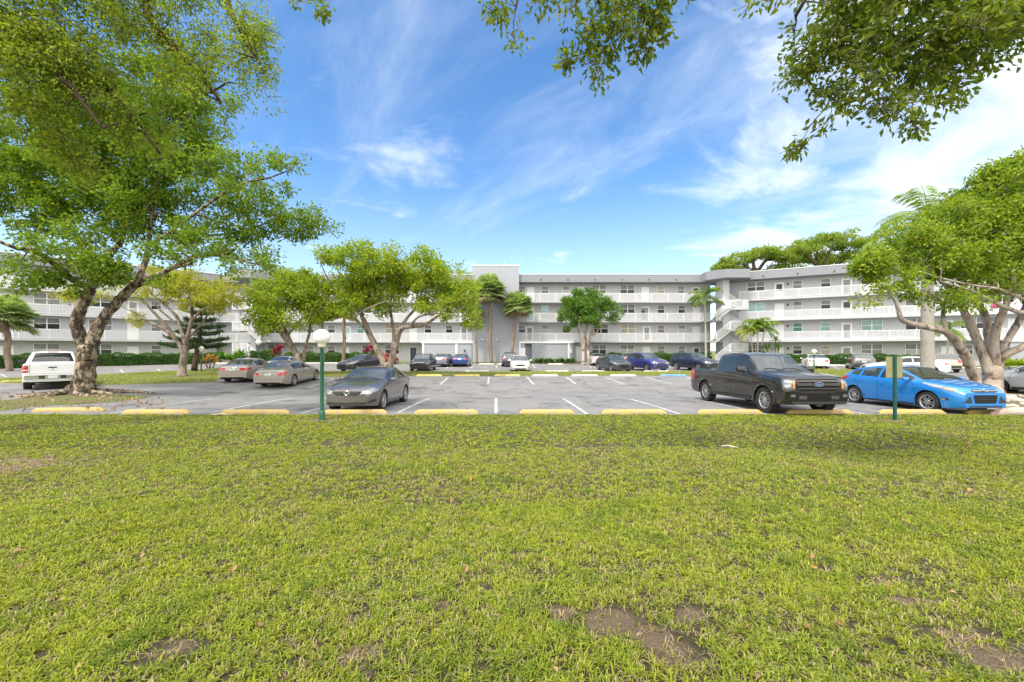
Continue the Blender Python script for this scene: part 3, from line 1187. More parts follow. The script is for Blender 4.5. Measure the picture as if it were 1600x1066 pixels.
class Leaves:
    def __init__(s):
        s.V, s.F, s.M, s.n = [], [], [], 0

    def add(s, VF, mi=0):
        V, Fc = VF
        s.V.append(V)
        s.F.append(Fc + s.n)
        s.M.append(np.full(len(Fc), mi))
        s.n += len(V)

    def build(s, name, mats, parent=None):
        return np_obj(name, np.concatenate(s.V), np.concatenate(s.F), mats, parent, np.concatenate(s.M))


def cr(pts, n=6):
    """Catmull-Rom through (x,y,z,r) rows"""
    p = np.array(pts, float)
    p = np.vstack([2 * p[0] - p[1], p, 2 * p[-1] - p[-2]])
    out = []
    for i in range(1, len(p) - 2):
        for k in range(n):
            t = k / n
            out.append(.5 * ((2 * p[i]) + (-p[i - 1] + p[i + 1]) * t + (2 * p[i - 1] - 5 * p[i] + 4 * p[i + 1] - p[i + 2]) * t * t
                             + (-p[i - 1] + 3 * p[i] - 3 * p[i + 1] + p[i + 2]) * t ** 3))
    out.append(p[-2])
    return np.array(out)


def tree(name, limbs, lobes, bark, leaf, label, cat='tree', group=None, cl_r=.5, cl_n=60, leaf_size=.13, clusters=200, seed=1,
         flare=0.0, roots=0, rough=.06, sides=12, shell=.35, flat=.75, droop=.25, aspect=.5, twig0=.05, base=None, step=.55, rs=1.0):
    """limbs: lists of (x,y,z,r); lobes: (x,y,z,rx,ry,rz,weight). Twigs grow from the limbs to leaf clusters filling the lobes."""
    r = np.random.default_rng(seed)
    b = Vector(limbs[0][0][:3]) if base is None else base
    root = empty(name, b)
    tag(root, label, cat, group)
    mb = MB()
    nodes = []
    for li, L in enumerate(limbs):
        c = cr(L, 7)
        c[:, 3] *= rs
        c[1:-1, :3] += r.normal(size=(len(c) - 2, 3)) * (c[1:-1, 3:4] * rough)
        nodes.append(c)
        rad = c[:, 3].copy()
        if li == 0 and flare:
            h = c[:, 2] - c[0, 2]
            rad *= 1 + flare * np.exp(-h / .35)
        k = len(mb.v)
        mb.tube([Vector(q[:3]) - b for q in c], list(rad), sides)
        # uneven, fluted section
        for vi in range(k, len(mb.v)):
            i = (vi - k) // sides
            if i >= len(c):
                break
            cen = Vector(c[i][:3]) - b
            an = (vi - k) % sides
            f = 1 + .07 * math.sin(an * 2.3 + li + i * .35) + .05 * math.sin(an * 4.1 + i * .9)
            if li == 0 and flare:
                f += .22 * flare * math.sin(an * 2 * math.pi / sides * 5 + 1) * math.exp(-(c[i][2] - c[0][2]) / .3)
            mb.v[vi] = tuple(cen + (Vector(mb.v[vi]) - cen) * f)
    # leaf clusters in the lobes
    wts = np.array([l[6] if len(l) > 6 else l[3] * l[4] * l[5] for l in lobes], float)
    idx = r.choice(len(lobes), clusters, p=wts / wts.sum())
    lb = np.array([l[:6] for l in lobes])[idx]
    q = norm(r.normal(size=(clusters, 3))) * (r.uniform(shell, 1, size=(clusters, 1)) ** .6)
    cen = lb[:, :3] + q * lb[:, 3:6]
    outv = q * np.array([1, 1, .8])
    # grow twigs: nearest node of what has been built so far
    N = np.vstack(nodes)
    N = N[N[:, 3] < max(.28, N[:, 3].max() * .62)] if len(N) > 12 else N
    pool_p, pool_r = [N[:, :3]], [N[:, 3]]
    d0 = np.min(np.linalg.norm(cen[:, None, :] - N[None, :, :3], axis=2), axis=1)
    Pp, Pr = N[:, :3].copy(), N[:, 3].copy()
    for i in np.argsort(d0):
        c = cen[i]
        dv = c - Pp
        dist = np.linalg.norm(dv, axis=1) * (1 + .35 * (dv[:, 2] < -.2)) + .15 * (Pr < .02)
        j = int(np.argmin(dist))
        D = np.linalg.norm(c - Pp[j])
        if D < .05:
            continue
        n = max(2, int(D / step) + 1)
        ra = min(Pr[j] * .75, twig0 * .35 + .028 * D)
        t = np.linspace(0, 1, n + 1)[:, None]
        line = Pp[j] + (c - Pp[j]) * t
        line[:, 2] += (np.sin(t[:, 0] * math.pi) * .10 * D)
        line[1:-1] += r.normal(size=(n - 1, 3)) * .07 * min(D, 1.5)
        rr = np.linspace(ra, max(.006, ra * .35), n + 1)
        mb.tube([Vector(p) - b for p in line], list(rr), 5 if ra < .08 else 7, caps=False)
        Pp = np.vstack([Pp, line[1:]])
        Pr = np.concatenate([Pr, rr[1:]])
        for _ in range(3):          # fine twigs inside the leaf cluster
            dv = norm(r.normal(size=3) + outv[i] * .9) * cl_r * r.uniform(.5, 1.0)
            q0 = Vector(c) - b
            mb.tube([q0, q0 + Vector(dv * .55) + Vector((0, 0, .04 * cl_r)), q0 + Vector(dv)], [max(.005, rr[-1] * .8), max(.004, rr[-1] * .5), .003], 4, caps=False)
    if roots:
        for k in range(roots):
            a = 2 * math.pi * (k + r.uniform(-.3, .3)) / roots
            L = r.uniform(1.3, 3.6)
            pts = []
            R0 = limbs[0][0][3] * rs
            for s in range(8):
                f = s / 7
                a2 = a + .5 * math.sin(f * 3 + k)
                x, y = math.cos(a2) * (R0 * .8 + L * f), math.sin(a2) * (R0 * .8 + L * f)
                z = float(gz(b.x + x, b.y + y)) - b.z + .12 * (1 - f) ** 2 * 3 * R0 + .05 - .1 * f
                pts.append((x, y, z))
            mb.tube(pts, [max(.03, R0 * .32 * (1 - .85 * s / 7) * r.uniform(.8, 1.2)) for s in range(8)], 7)
    mb.build('trunk', bark, root, smooth=True)
    # leaves
    Lf = Leaves()
    per = np.maximum(6, (cl_n * r.uniform(.55, 1.35, size=clusters)).astype(int))
    cc = np.repeat(np.arange(clusters), per)
    k = len(cc)
    rad = cl_r * r.uniform(.6, 1.2, size=(clusters, 1))[cc]
    off = norm(r.normal(size=(k, 3))) * (r.uniform(0, 1, size=(k, 1)) ** .45) * rad * np.array([1, 1, flat])
    pts = cen[cc] + off - np.array(b)
    ov = norm(off + outv[cc] * .3)
    Lf.add(leaf_faces(pts, ov, leaf_size, droop, aspect=aspect, r=r))
    Lf.build('crown', leaf, root)
    return root


def pl(px, py, d, r):
    """limb point measured at a photo pixel with its own depth"""
    p = P(px, py, d)
    return (p.x, p.y, p.z, r)


def lb(px, py, d, rx, ry, rd=None, w=None):
    """crown lobe measured at a photo pixel: radii in pixels, depth radius in metres"""
    p = P(px, py, d)
    a, c = rx * d / F, ry * d / F
    e = rd if rd is not None else a
    return (p.x, p.y, p.z, a, e, c) + ((w,) if w else ())


# -- the big mottled tree by the lot's left edge
D = 18.1
g = at(126, 617)
tree('shade_tree', [
    [(g.x, g.y, g.z - .1, .62), pl(130, 590, D, .56), pl(137, 560, D, .55), pl(137, 538, D, .58)],
    [pl(133, 545, D, .42), pl(120, 510, D - .1, .36), pl(127, 480, D - .2, .34), pl(140, 450, D - .4, .33), pl(150, 425, D - .5, .30)],
    [pl(140, 540, D, .42), pl(160, 500, D + .1, .34), pl(190, 465, D + .2, .30), pl(218, 442, D, .27), pl(248, 430, D - .3, .19), pl(272, 418, D - .6, .13), pl(300, 412, D - 1, .08)],
    [pl(140, 452, D - .4, .24), pl(112, 436, D - .9, .19), pl(85, 412, D - 1.5, .17), pl(52, 392, D - 2, .14), pl(20, 386, D - 2.6, .11), pl(-40, 360, D - 3, .07)],
    [pl(148, 430, D - .5, .27), pl(168, 400, D - .2, .22), pl(186, 380, D + .3, .18), pl(195, 345, D + .6, .15), pl(190, 290, D + 1, .11), pl(200, 220, D + 1.2, .07)],
    [pl(150, 430, D - .5, .24), pl(130, 385, D + .4, .17), pl(95, 335, D + 1, .13), pl(50, 290, D + 1.6, .10), pl(10, 265, D + 2, .07)],
    [pl(215, 443, D, .22), pl(228, 405, D + .3, .17), pl(234, 370, D + .5, .14), pl(238, 320, D + .3, .11), pl(255, 250, D, .08), pl(280, 190, D - .3, .05)],
    [pl(232, 385, D + .4, .13), pl(262, 365, D - .4, .10), pl(310, 330, D - 1, .09), pl(370, 290, D - 1.4, .07), pl(420, 278, D - 1.6, .05), pl(455, 265, D - 1.8, .035)],
    [pl(250, 428, D - .3, .13), pl(300, 404, D - 1, .10), pl(345, 400, D - 1.3, .08), pl(395, 412, D - 1.6, .06)],
    [pl(262, 365, D - .4, .10), pl(320, 368, D + .6, .08), pl(375, 362, D + .9, .07), pl(430, 345, D + 1, .05), pl(480, 340, D + 1, .03)],
    [pl(195, 345, D + .6, .10), pl(230, 290, D + 1.8, .08), pl(300, 240, D + 2.2, .06), pl(350, 215, D + 2.2, .04)],
], [
    lb(35, 330, D + .5, 75, 50, 2.0), lb(110, 290, D + 1, 80, 60, 2.4), lb(185, 240, D + 1, 90, 70, 2.6), lb(270, 225, D + .5, 80, 65, 2.4),
    lb(330, 270, D - .5, 75, 45, 2.0), lb(400, 290, D - 1, 55, 28, 1.5), lb(447, 262, D - 1.6, 32, 40, 1.0), lb(470, 350, D + .8, 48, 26, 1.2),
    lb(400, 345, D + .5, 75, 38, 1.8), lb(385, 412, D - 1.2, 60, 34, 1.4), lb(310, 380, D - .8, 80, 38, 1.8), lb(230, 330, D + .8, 80, 55, 2.4),
    lb(140, 370, D - .2, 70, 42, 1.8), lb(165, 425, D - 1.2, 26, 26, .7, 4), lb(60, 400, D - 1.8, 60, 26, 1.4), lb(20, 432, D - 2.6, 38, 22, .9), lb(90, 440, D - 1.6, 40, 16, .8, 2.2), lb(280, 150, D, 90, 50, 2.2), lb(150, 170, D + .5, 110, 60, 2.6),
    lb(270, 420, D - 1, 60, 20, 1.0), lb(20, 250, D + 1, 80, 60, 2.4),
], BARK_MOTTLED, LEAF_OAK, 'large spreading shade tree with dark mottled forked trunk rising from exposed roots in the lot',
    rs=.60, clusters=800, cl_r=.58, cl_n=115, leaf_size=.165, seed=3, flare=.55, roots=14, rough=.10, sides=18, shell=.15)

# -- a nearer tree standing outside the frame on the left, its boughs reaching in
tree('overhanging_tree', [
    [(-14.5, 6.5, -.1, .45), (-14.3, 6.6, 1.6, .40), (-14.2, 6.8, 3.6, .36), (-13.9, 7.2, 5.2, .30)],
    [(-13.9, 7.2, 5.0, .26), (-12.6, 8.2, 7.3, .19), pl(60, 60, 9.6, .13), pl(130, 105, 9.8, .09), pl(200, 175, 10.0, .05), pl(250, 240, 10.2, .03)],
    [(-13.9, 7.2, 5.2, .26), pl(-40, 40, 9.0, .15), pl(60, 90, 9.0, .10), pl(110, 135, 9.0, .06), pl(160, 200, 9.2, .03)],
    [(-13.9, 7.2, 5.2, .24), (-12, 8.0, 8.8, .16), pl(180, -60, 9.8, .12), pl(240, 40, 9.6, .08), pl(300, 100, 9.6, .05), pl(345, 160, 9.6, .03)],
    [(-12.3, 8.0, 8.5, .14), pl(300, -80, 9.4, .10), pl(360, 20, 9.2, .06), pl(400, 90, 9.2, .03)],
    [(-14.2, 6.8, 4.6, .2), (-15.5, 9, 7.0, .14), (-16, 11.5, 8.2, .08)],
], [
    lb(40, 40, 9.0, 90, 70, 1.4), lb(120, 110, 9.2, 90, 70, 1.3), lb(40, 170, 9.2, 80, 60, 1.2), lb(210, 190, 10, 60, 60, 1.0), lb(150, 20, 9.6, 80, 50, 1.2),
    lb(260, 60, 9.6, 75, 60, 1.2), lb(320, 130, 9.6, 60, 60, 1.0), lb(380, 60, 9.2, 40, 70, .9), lb(395, 130, 9.2, 22, 40, .6), lb(250, -60, 9.4, 160, 60, 1.6),
    lb(80, -60, 9.0, 140, 70, 1.6), lb(-60, 60, 9, 90, 90, 1.6), lb(260, 250, 10.2, 30, 40, .7), lb(100, 240, 9.6, 60, 40, .9),
], BARK_DARK, LEAF_NEAR, 'nearer fine-leaved tree whose boughs sweep in from the upper left corner',
    clusters=780, cl_r=.40, cl_n=66, leaf_size=.092, seed=5, shell=.0, droop=.6, flat=.9, aspect=.42, twig0=.03)

# -- the tree overhead: trunk behind the viewer, sprays hanging into the top of the view
def hang(px, top, bot, d, w, n=6):
    return [lb(px + random.uniform(-.3, .3) * w, top + (bot - top) * (i + .5) / n, d + random.uniform(-.4, .4), w * (1 - .5 * i / n), (bot - top) / n, .45) for i in range(n)]


OV = [
    lb(905, 40, 5.6, 22, 42, .4), lb(960, 35, 5.4, 48, 50, .55), lb(1015, 35, 5.3, 36, 50, .5), lb(1000, 95, 5.4, 22, 38, .3), lb(940, 95, 5.5, 32, 26, .35), lb(885, 95, 5.6, 12, 14, .2, .006),
    lb(808, 30, 5.8, 9, 40, .15, .006), lb(780, 8, 5.8, 14, 14, .2, .006), lb(850, 2, 5.7, 14, 12, .2, .006), lb(970, -40, 5.4, 90, 60, .8),
    lb(1305, 50, 5.2, 55, 60, .7), lb(1360, 80, 5.0, 70, 70, .7), lb(1440, 70, 5.0, 70, 60, .7), lb(1510, 60, 5.1, 60, 50, .7), lb(1575, 45, 5.2, 50, 50, .6), lb(1265, 95, 5.3, 24, 45, .4),
    lb(1310, 160, 5.1, 48, 40, .45), lb(1390, 165, 5.0, 46, 40, .45), lb(1490, 130, 5.0, 50, 28, .4), lb(1470, 160, 5.0, 20, 18, .2), lb(1255, 215, 5.2, 12, 18, .2, .006), lb(1420, 200, 5.0, 18, 20, .2, .015),
    lb(1560, 90, 5.1, 34, 20, .3), lb(1400, -30, 5.0, 170, 50, .9), lb(1580, -30, 5.2, 80, 60, .8), lb(1250, 20, 5.3, 22, 20, .3, .012), lb(1190, -10, 5.4, 40, 14, .3, .015),
    lb(470, 5, 7.5, 8, 14, .2, .006), lb(500, 8, 7.5, 7, 16, .2, .006),
    (4.5, 2.0, 9.0, 3.4, 2.6, .9, .02), (8.5, 2.0, 8.6, 2.6, 3.0, .9, .012), (1.5, 3.5, 9.2, 2.0, 1.8, .8, .03), (-6.0, -2.4, 9.0, 2.6, 1.7, .8, .16), (-3.0, -2.6, 9.2, 2.6, 1.7, .8, .16), (.2, -2.3, 9.0, 2.6, 1.8, .8, .16), (3.2, -2.2, 8.8, 2.2, 1.8, .8, .13),  # out of view; those behind the viewer are added to shade the near lawn
]
tree('overhead_tree', [
    [(8.4, -2.2, -.1, .42), (8.2, -2.0, 1.6, .36), (8.0, -1.6, 3.6, .33), (7.6, -1.0, 5.2, .28)],
    [(7.6, -1.0, 5.0, .22), (6.6, 1.2, 7.2, .16), (5.6, 3.4, 7.6, .10), (5.0, 4.8, 6.7, .05), (4.7, 5.1, 6.0, .02)],
    [(6.6, 1.2, 7.2, .14), (4.2, 2.6, 8.0, .10), (2.2, 4.2, 7.6, .06), (1.6, 5.2, 6.5, .025)],
    [(7.6, -1.0, 5.2, .2), (4.6, -2.0, 7.6, .15), (1.0, -2.3, 8.6, .10), (-2.6, -2.5, 9.0, .07), (-6.4, -2.4, 9.0, .03)],
    [(4.2, 2.6, 8.0, .08), (1.6, 3.8, 8.6, .05), (.4, 5.2, 7.6, .025), (0.05, 5.7, 6.7, .012)],
    [(1.6, 3.8, 8.6, .04), (-1.4, 5.6, 8.9, .03), (-3.2, 7.2, 8.6, .015), (-3.6, 7.5, 8.4, .01)],
    [(7.6, -1.0, 5.2, .22), (8.0, 1.4, 7.2, .15), (7.4, 3.6, 7.4, .09), (6.3, 5.0, 6.4, .03)],
    [(6.6, 1.2, 7.2, .12), (5.0, 3.2, 7.9, .08), (4.0, 4.6, 7.0, .04), (3.6, 5.2, 6.2, .02)],
], OV, BARK_TAN, LEAF_NEAR2, 'tree overhead whose leafy sprays hang into the top centre and upper right corner',
    clusters=500, cl_r=.21, cl_n=40, leaf_size=.092, seed=8, shell=.0, droop=.75, flat=1.0, aspect=.48, twig0=.02, step=.3)

# -- pale many-stemmed tree behind the blue hatchback
D = 17.7
g = at(1550, 624)
tree('shade_tree', [
    [(g.x, g.y, g.z - .1, .66), pl(1551, 600, D, .55), pl(1552, 582, D, .55), pl(1553, 568, D, .5)],
    [(g.x - .3, g.y - .1, g.z - .05, .40), pl(1526, 598, D - .2, .32), pl(1514, 568, D - .4, .32), pl(1500, 542, D - .6, .30), pl(1478, 519, D - .9, .23), pl(1445, 511, D - 1.2, .19), pl(1411, 501, D - 1.5, .16), pl(1404, 485, D - 1.6, .13), pl(1398, 470, D - 1.7, .08), pl(1385, 452, D - 1.9, .05)],
    [pl(1480, 520, D - .9, .16), pl(1474, 500, D - .8, .14), pl(1473, 478, D - .8, .12), pl(1462, 464, D - 1, .09), pl(1440, 452, D - 1.2, .05)],
    [pl(1546, 585, D, .36), pl(1532, 545, D + .1, .30), pl(1520, 515, D + .2, .28), pl(1508, 490, D + .1, .24), pl(1490, 460, D - .2, .17), pl(1455, 425, D - .6, .10), pl(1420, 400, D - .9, .05)],
    [pl(1550, 575, D, .34), pl(1545, 530, D + .4, .28), pl(1538, 490, D + .6, .24), pl(1515, 462, D + .5, .19), pl(1495, 430, D + .4, .12), pl(1480, 380, D + .3, .07), pl(1470, 330, D + .3, .04)],
    [pl(1555, 575, D, .34), pl(1554, 530, D - .3, .26), pl(1562, 500, D - .5, .24), pl(1574, 470, D - .6, .20), pl(1583, 430, D - .6, .13), pl(1575, 370, D - .4, .09), pl(1560, 300, D - .2, .05)],
    [pl(1558, 575, D, .34), pl(1570, 540, D + .3, .25), pl(1590, 505, D + .5, .23), pl(1610, 465, D + .6, .18), pl(1635, 420, D + .7, .12), pl(1660, 360, D + .7, .07)],
    [pl(1640, 470, D - .2, .16), pl(1605, 488, D - .8, .17), pl(1575, 482, D - 1.0, .15), pl(1545, 468, D - 1.2, .12), pl(1510, 452, D - 1.4, .09), pl(1470, 440, D - 1.6, .06)],
    [pl(1560, 560, D, .28), pl(1640, 520, D - .3, .22), pl(1700, 470, D - .6, .15), pl(1760, 400, D - .6, .08)],
    [pl(1605, 470, D - .8, .12), pl(1560, 452, D - 1.6, .09), pl(1515, 445, D - 1.9, .06), pl(1460, 432, D - 2.1, .04)],
], [
    lb(1390, 425, D - 1.2, 42, 34, 1.1), lb(1440, 400, D - .8, 55, 40, 1.5), lb(1500, 385, D - .5, 60, 50, 1.8), lb(1560, 360, D - .2, 60, 55, 2.0), lb(1600, 300, D, 55, 50, 1.8), lb(1545, 310, D, 45, 40, 1.6),
    lb(1570, 265, D, 34, 22, 1.2), lb(1480, 345, D, 48, 32, 1.5), lb(1420, 380, D - .6, 40, 30, 1.2), lb(1380, 468, D - 1.8, 30, 20, .8), lb(1450, 450, D - 1.2, 46, 24, 1.2), lb(1530, 430, D - .8, 60, 28, 1.4), lb(1610, 400, D, 60, 45, 1.8),
    lb(1680, 380, D, 80, 80, 2.4), lb(1680, 280, D, 80, 60, 2.0), lb(1600, 445, D - 1, 40, 18, .9), lb(1363, 415, D - 1.2, 18, 22, .6, 2.0), lb(1500, 470, D - 1.4, 30, 14, .6, 1.0), lb(1640, 440, D - .4, 50, 30, 1.2),
], BARK_PALE, LEAF_MID, 'broad tree with thick pale smooth limbs standing just behind the blue hatchback',
    rs=.53, clusters=640, cl_r=.52, cl_n=120, leaf_size=.155, seed=12, flare=.3, roots=5, rough=.05, sides=16, shell=.2, group='shade trees on the grass island')

# -- tree on the island behind the dark grey sedan
D = 29.5
g = at(607, 583.5)
tree('shade_tree', [
    [(g.x, g.y, g.z - .15, .55), pl(606, 577, D, .50), pl(605, 570, D, .46)],
    [pl(603, 575, D, .36), pl(590, 548, D, .31), pl(574, 515, D + .2, .28), pl(565, 492, D + .4, .22), pl(558, 470, D + .6, .15), pl(545, 440, D + .8, .09)],
    [pl(609, 575, D, .34), pl(618, 540, D - .2, .29), pl(626, 515, D - .4, .27), pl(640, 511, D - .7, .20), pl(662, 508, D - 1, .17), pl(680, 497, D - 1.2, .13), pl(705, 480, D - 1.4, .08)],
    [pl(624, 520, D - .3, .22), pl(634, 500, D + .3, .17), pl(650, 480, D + .6, .13), pl(660, 455, D + .8, .08)],
    [pl(612, 560, D, .2), pl(615, 520, D + .6, .16), pl(610, 480, D + 1, .13), pl(615, 450, D + 1.2, .08)],
    [pl(580, 525, D + .1, .17), pl(562, 505, D - .6, .13), pl(555, 495, D - .8, .11), pl(575, 482, D - 1, .09), pl(600, 472, D - 1.1, .06)],
    [pl(566, 492, D + .4, .12), pl(540, 470, D, .1), pl(515, 440, D - .3, .07), pl(500, 410, D - .5, .04)],
    [pl(640, 511, D - .7, .14), pl(655, 495, D - 1.4, .1), pl(685, 490, D - 1.8, .08), pl(720, 495, D - 2, .05)],
], [
    lb(515, 400, D - .3, 22, 18, 1.0), lb(565, 410, D, 55, 30, 2.2), lb(600, 430, D, 60, 36, 2.6), lb(650, 425, D, 55, 32, 2.2), lb(690, 440, D - .3, 50, 34, 2.0), lb(720, 465, D - .8, 40, 30, 1.6),
    lb(540, 450, D + .3, 50, 34, 1.8), lb(740, 490, D - 1.2, 18, 24, .9), lb(690, 480, D - 1.2, 45, 20, 1.4), lb(560, 480, D - .2, 40, 18, 1.3), lb(620, 470, D + .5, 55, 24, 1.8), lb(660, 402, D, 30, 12, 1.4), lb(590, 392, D, 44, 12, 1.6), lb(738, 510, D - 1.2, 12, 12, .5, 1.2),
], BARK_TAN, LEAF_LIME, 'full round tree with two-pronged trunk behind the dark grey sedan',
    rs=.68, clusters=250, cl_r=.72, cl_n=135, leaf_size=.21, seed=15, flare=.2, sides=12, shell=.25, group='shade trees on the grass island')

# -- its neighbour to the left, behind the tan sedans
D = 30.5
g = at(474, 584)
tree('shade_tree', [
    [(g.x, g.y, g.z - .15, .40), pl(470, 568, D, .34), pl(460, 548, D, .32), pl(448, 530, D - .1, .28), pl(432, 510, D - .3, .20), pl(415, 490, D - .5, .12), pl(402, 470, D - .6, .06)],
    [pl(460, 548, D, .20), pl(447, 518, D + .3, .17), pl(440, 500, D + .5, .12), pl(440, 470, D + .6, .07)],
    [pl(472, 570, D, .2), pl(478, 540, D + .2, .15), pl(485, 510, D + .4, .13), pl(480, 480, D + .5, .09), pl(470, 450, D + .5, .05)],
    [pl(447, 528, D, .12), pl(470, 500, D - .4, .1), pl(500, 485, D - .6, .08), pl(520, 470, D - .7, .04)],
], [
    lb(430, 465, D, 42, 26, 1.8), lb(470, 455, D, 45, 30, 2.0), lb(510, 475, D, 36, 28, 1.6), lb(415, 495, D - .5, 30, 22, 1.2), lb(450, 495, D - .3, 42, 20, 1.5), lb(420, 512, D - .6, 22, 10, .7), lb(490, 505, D - .3, 30, 12, 1.0), lb(455, 430, D, 30, 10, 1.4), lb(480, 435, D + .2, 34, 14, 1.4)],
    BARK_TAN, LEAF_LIME, 'yellow-green tree with trunk leaning left, behind the right tan sedan',
    rs=.7, clusters=150, cl_r=.68, cl_n=115, leaf_size=.21, seed=18, flare=.2, shell=.25, group='shade trees on the grass island')

# -- sparse yellowing tree
D = 29.0
g = at(283, 590.5)
tree('shade_tree', [
    [(g.x, g.y, g.z - .1, .46), pl(285, 575, D, .38), pl(288, 555, D, .36), pl(289, 540, D, .34)],
    [pl(286, 550, D, .25), pl(278, 535, D, .22), pl(262, 518, D - .2, .18), pl(238, 505, D - .4, .15), pl(212, 490, D - .6, .11), pl(203, 485, D - .7, .08), pl(190, 480, D - .8, .05)],
    [pl(280, 537, D, .2), pl(262, 512, D + .3, .17), pl(240, 488, D + .5, .14), pl(218, 464, D + .7, .1), pl(200, 450, D + .8, .05)],
    [pl(290, 540, D, .24), pl(282, 512, D + .2, .2), pl(276, 495, D + .2, .16), pl(256, 475, D, .12), pl(236, 458, D - .2, .08), pl(225, 440, D - .3, .04)],
    [pl(290, 540, D, .24), pl(298, 505, D - .2, .18), pl(300, 490, D - .2, .15), pl(296, 465, D - .4, .11), pl(290, 445, D - .5, .06)],
    [pl(298, 505, D - .2, .15), pl(312, 488, D - .5, .12), pl(335, 476, D - .8, .09), pl(352, 462, D - 1, .05)],
    [pl(292, 530, D, .16), pl(312, 510, D + .4, .12), pl(326, 490, D + .6, .09), pl(340, 470, D + .8, .05)],
    [pl(282, 512, D + .2, .14), pl(268, 500, D + 1, .12), pl(246, 480, D + 1.3, .09), pl(232, 462, D + 1.5, .05)],
], [
    lb(235, 450, D, 50, 22, 1.6), lb(290, 445, D, 55, 24, 1.8), lb(345, 455, D - .4, 50, 22, 1.5), lb(190, 460, D - .2, 34, 18, 1.2), lb(320, 475, D, 50, 14, 1.4), lb(340, 488, D, 22, 10, .8), lb(255, 435, D + .5, 50, 14, 1.5), lb(115, 462, D, 34, 12, 1.0, 2), lb(375, 470, D, 14, 12, .7), lb(213, 500, D - .6, 12, 10, .5, .6)],
    BARK_TAN, LEAF_YELLOW, 'sparse yellow-leaved tree with bare fanning limbs, between the mottled tree and tan sedans',
    rs=.62, clusters=200, cl_r=.55, cl_n=52, leaf_size=.18, seed=21, flare=.25, shell=.1, group='shade trees on the grass island')

# -- small dense tree before the middle block
D = 51.5
g = at(918, 570)
tree('ornamental_tree', [
    [(g.x - .6, g.y, g.z - .1, .20), pl(911, 550, D, .18), pl(908, 530, D, .15), pl(900, 508, D, .09), pl(892, 490, D, .05)],
    [(g.x + .3, g.y + .2, g.z - .1, .2), pl(919, 550, D, .18), pl(922, 530, D, .16), pl(930, 508, D, .11), pl(945, 490, D, .06)],
    [pl(911, 548, D, .16), pl(914, 528, D + .2, .14), pl(918, 505, D + .3, .1), pl(918, 480, D + .3, .06)],
    [pl(920, 540, D, .14), pl(912, 520, D - .4, .11), pl(904, 500, D - .6, .07)],
    [pl(922, 530, D, .12), pl(935, 515, D - .5, .09), pl(940, 500, D - .7, .06)],
], [
    lb(890, 480, D, 20, 18, 1.4), lb(915, 465, D, 22, 15, 1.5), lb(930, 475, D, 22, 16, 1.4), lb(952, 487, D, 17, 14, 1.1), lb(915, 492, D - .6, 26, 16, 1.5), lb(886, 502, D, 15, 12, 1.0), lb(936, 503, D - .4, 16, 12, 1.0), lb(958, 500, D, 9, 7, .6), lb(905, 480, D - .8, 20, 14, 1.0)],
    BARK_PALE, LEAF_GLOSS, 'compact dark green umbrella-leaved tree with reddish stems before the walkway railings', 'tree',
    clusters=120, cl_r=.75, cl_n=170, leaf_size=.27, seed=24, shell=.45, flat=.6, droop=.35, aspect=.4)

# -- flat-topped trees beyond the right block, and others behind
for (x0, x1, yt, d, sd, lab) in ((1125, 1235, 388, 78, 31, 'lower flat-topped tree rising beyond the roof right above the open stairs'),
                                 (1235, 1352, 366, 76, 33, 'taller flat-topped spreading tree rising beyond the angled roof, right of its pair')):
    xm = (x0 + x1) / 2
    hw = (x1 - x0) / 2
    gx = (xm - CX) * d / F
    tree('spreading_tree', [
        [(gx, d, 0, .6), (gx, d, 6, .5), pl(xm, 430, d, .45)],
        [pl(xm, 432, d, .35), pl(xm - hw * .35, 412, d, .25), pl(xm - hw * .75, yt + 22, d, .12), pl(xm - hw * 1.0, yt + 18, d, .06)],
        [pl(xm, 432, d, .35), pl(xm + hw * .3, 408, d + 1, .25), pl(xm + hw * .7, yt + 18, d + 1, .12), pl(xm + hw, yt + 14, d + 1, .06)],
        [pl(xm, 432, d, .35), pl(xm - hw * .05, 405, d - 1, .22), pl(xm + hw * .2, yt + 14, d - 2, .12), pl(xm + hw * .3, yt + 8, d - 2, .06)],
        [pl(xm - hw * .2, 418, d, .22), pl(xm - hw * .3, 400, d + 2, .16), pl(xm - hw * .25, yt + 12, d + 3, .08)],
    ], [lb(xm - hw * .75, yt + 24, d, hw * .4, 9, 4), lb(xm - hw * .3, yt + 14, d, hw * .42, 9, 4.5), lb(xm + hw * .2, yt + 8, d, hw * .45, 9, 4.5), lb(xm + hw * .7, yt + 14, d, hw * .42, 10, 4), lb(xm + hw * .9, yt + 30, d, hw * .3, 12, 3), lb(xm - hw * 1.0, yt + 34, d, hw * .25, 8, 2.5), lb(xm + hw * .4, yt + 38, d + 2, hw * .5, 10, 3), lb(xm - hw * .2, yt + 40, d + 4, hw * .9, 10, 4)],
        BARK_DARK, LEAF_FAR, lab, clusters=150, cl_r=1.1, cl_n=110, leaf_size=.40, seed=sd, shell=.2, flat=.45, twig0=.16, group='spreading trees beyond the roof')
for (px, py, d, w, h, sd, lab) in ((712, 436, 74, 34, 16, 41, 'dark tree crown peeping over the roof left of the blank tower'),
                                   (440, 436, 76, 40, 14, 43, 'dark tree crown beyond the roof above the left stairs'),
                                   (1384, 400, 60, 30, 20, 45, 'dense tree beyond the angled roof, behind the pale-limbed tree')):
    gx = (px - CX) * d / F
    tree('distant_tree', [[(gx, d, 0, .4), (gx, d, 5, .34), pl(px, py + 15, d, .25), pl(px, py, d, .1)]],
         [lb(px, py, d, w, h, 3), lb(px - w * .5, py + 6, d, w * .6, h * .8, 2.4), lb(px + w * .5, py + 5, d, w * .6, h * .8, 2.4)],
         BARK_DARK, LEAF_FAR, lab, clusters=110, cl_r=1.0, cl_n=60, leaf_size=.32, seed=sd, shell=.4, group='tree crowns beyond the roofs')


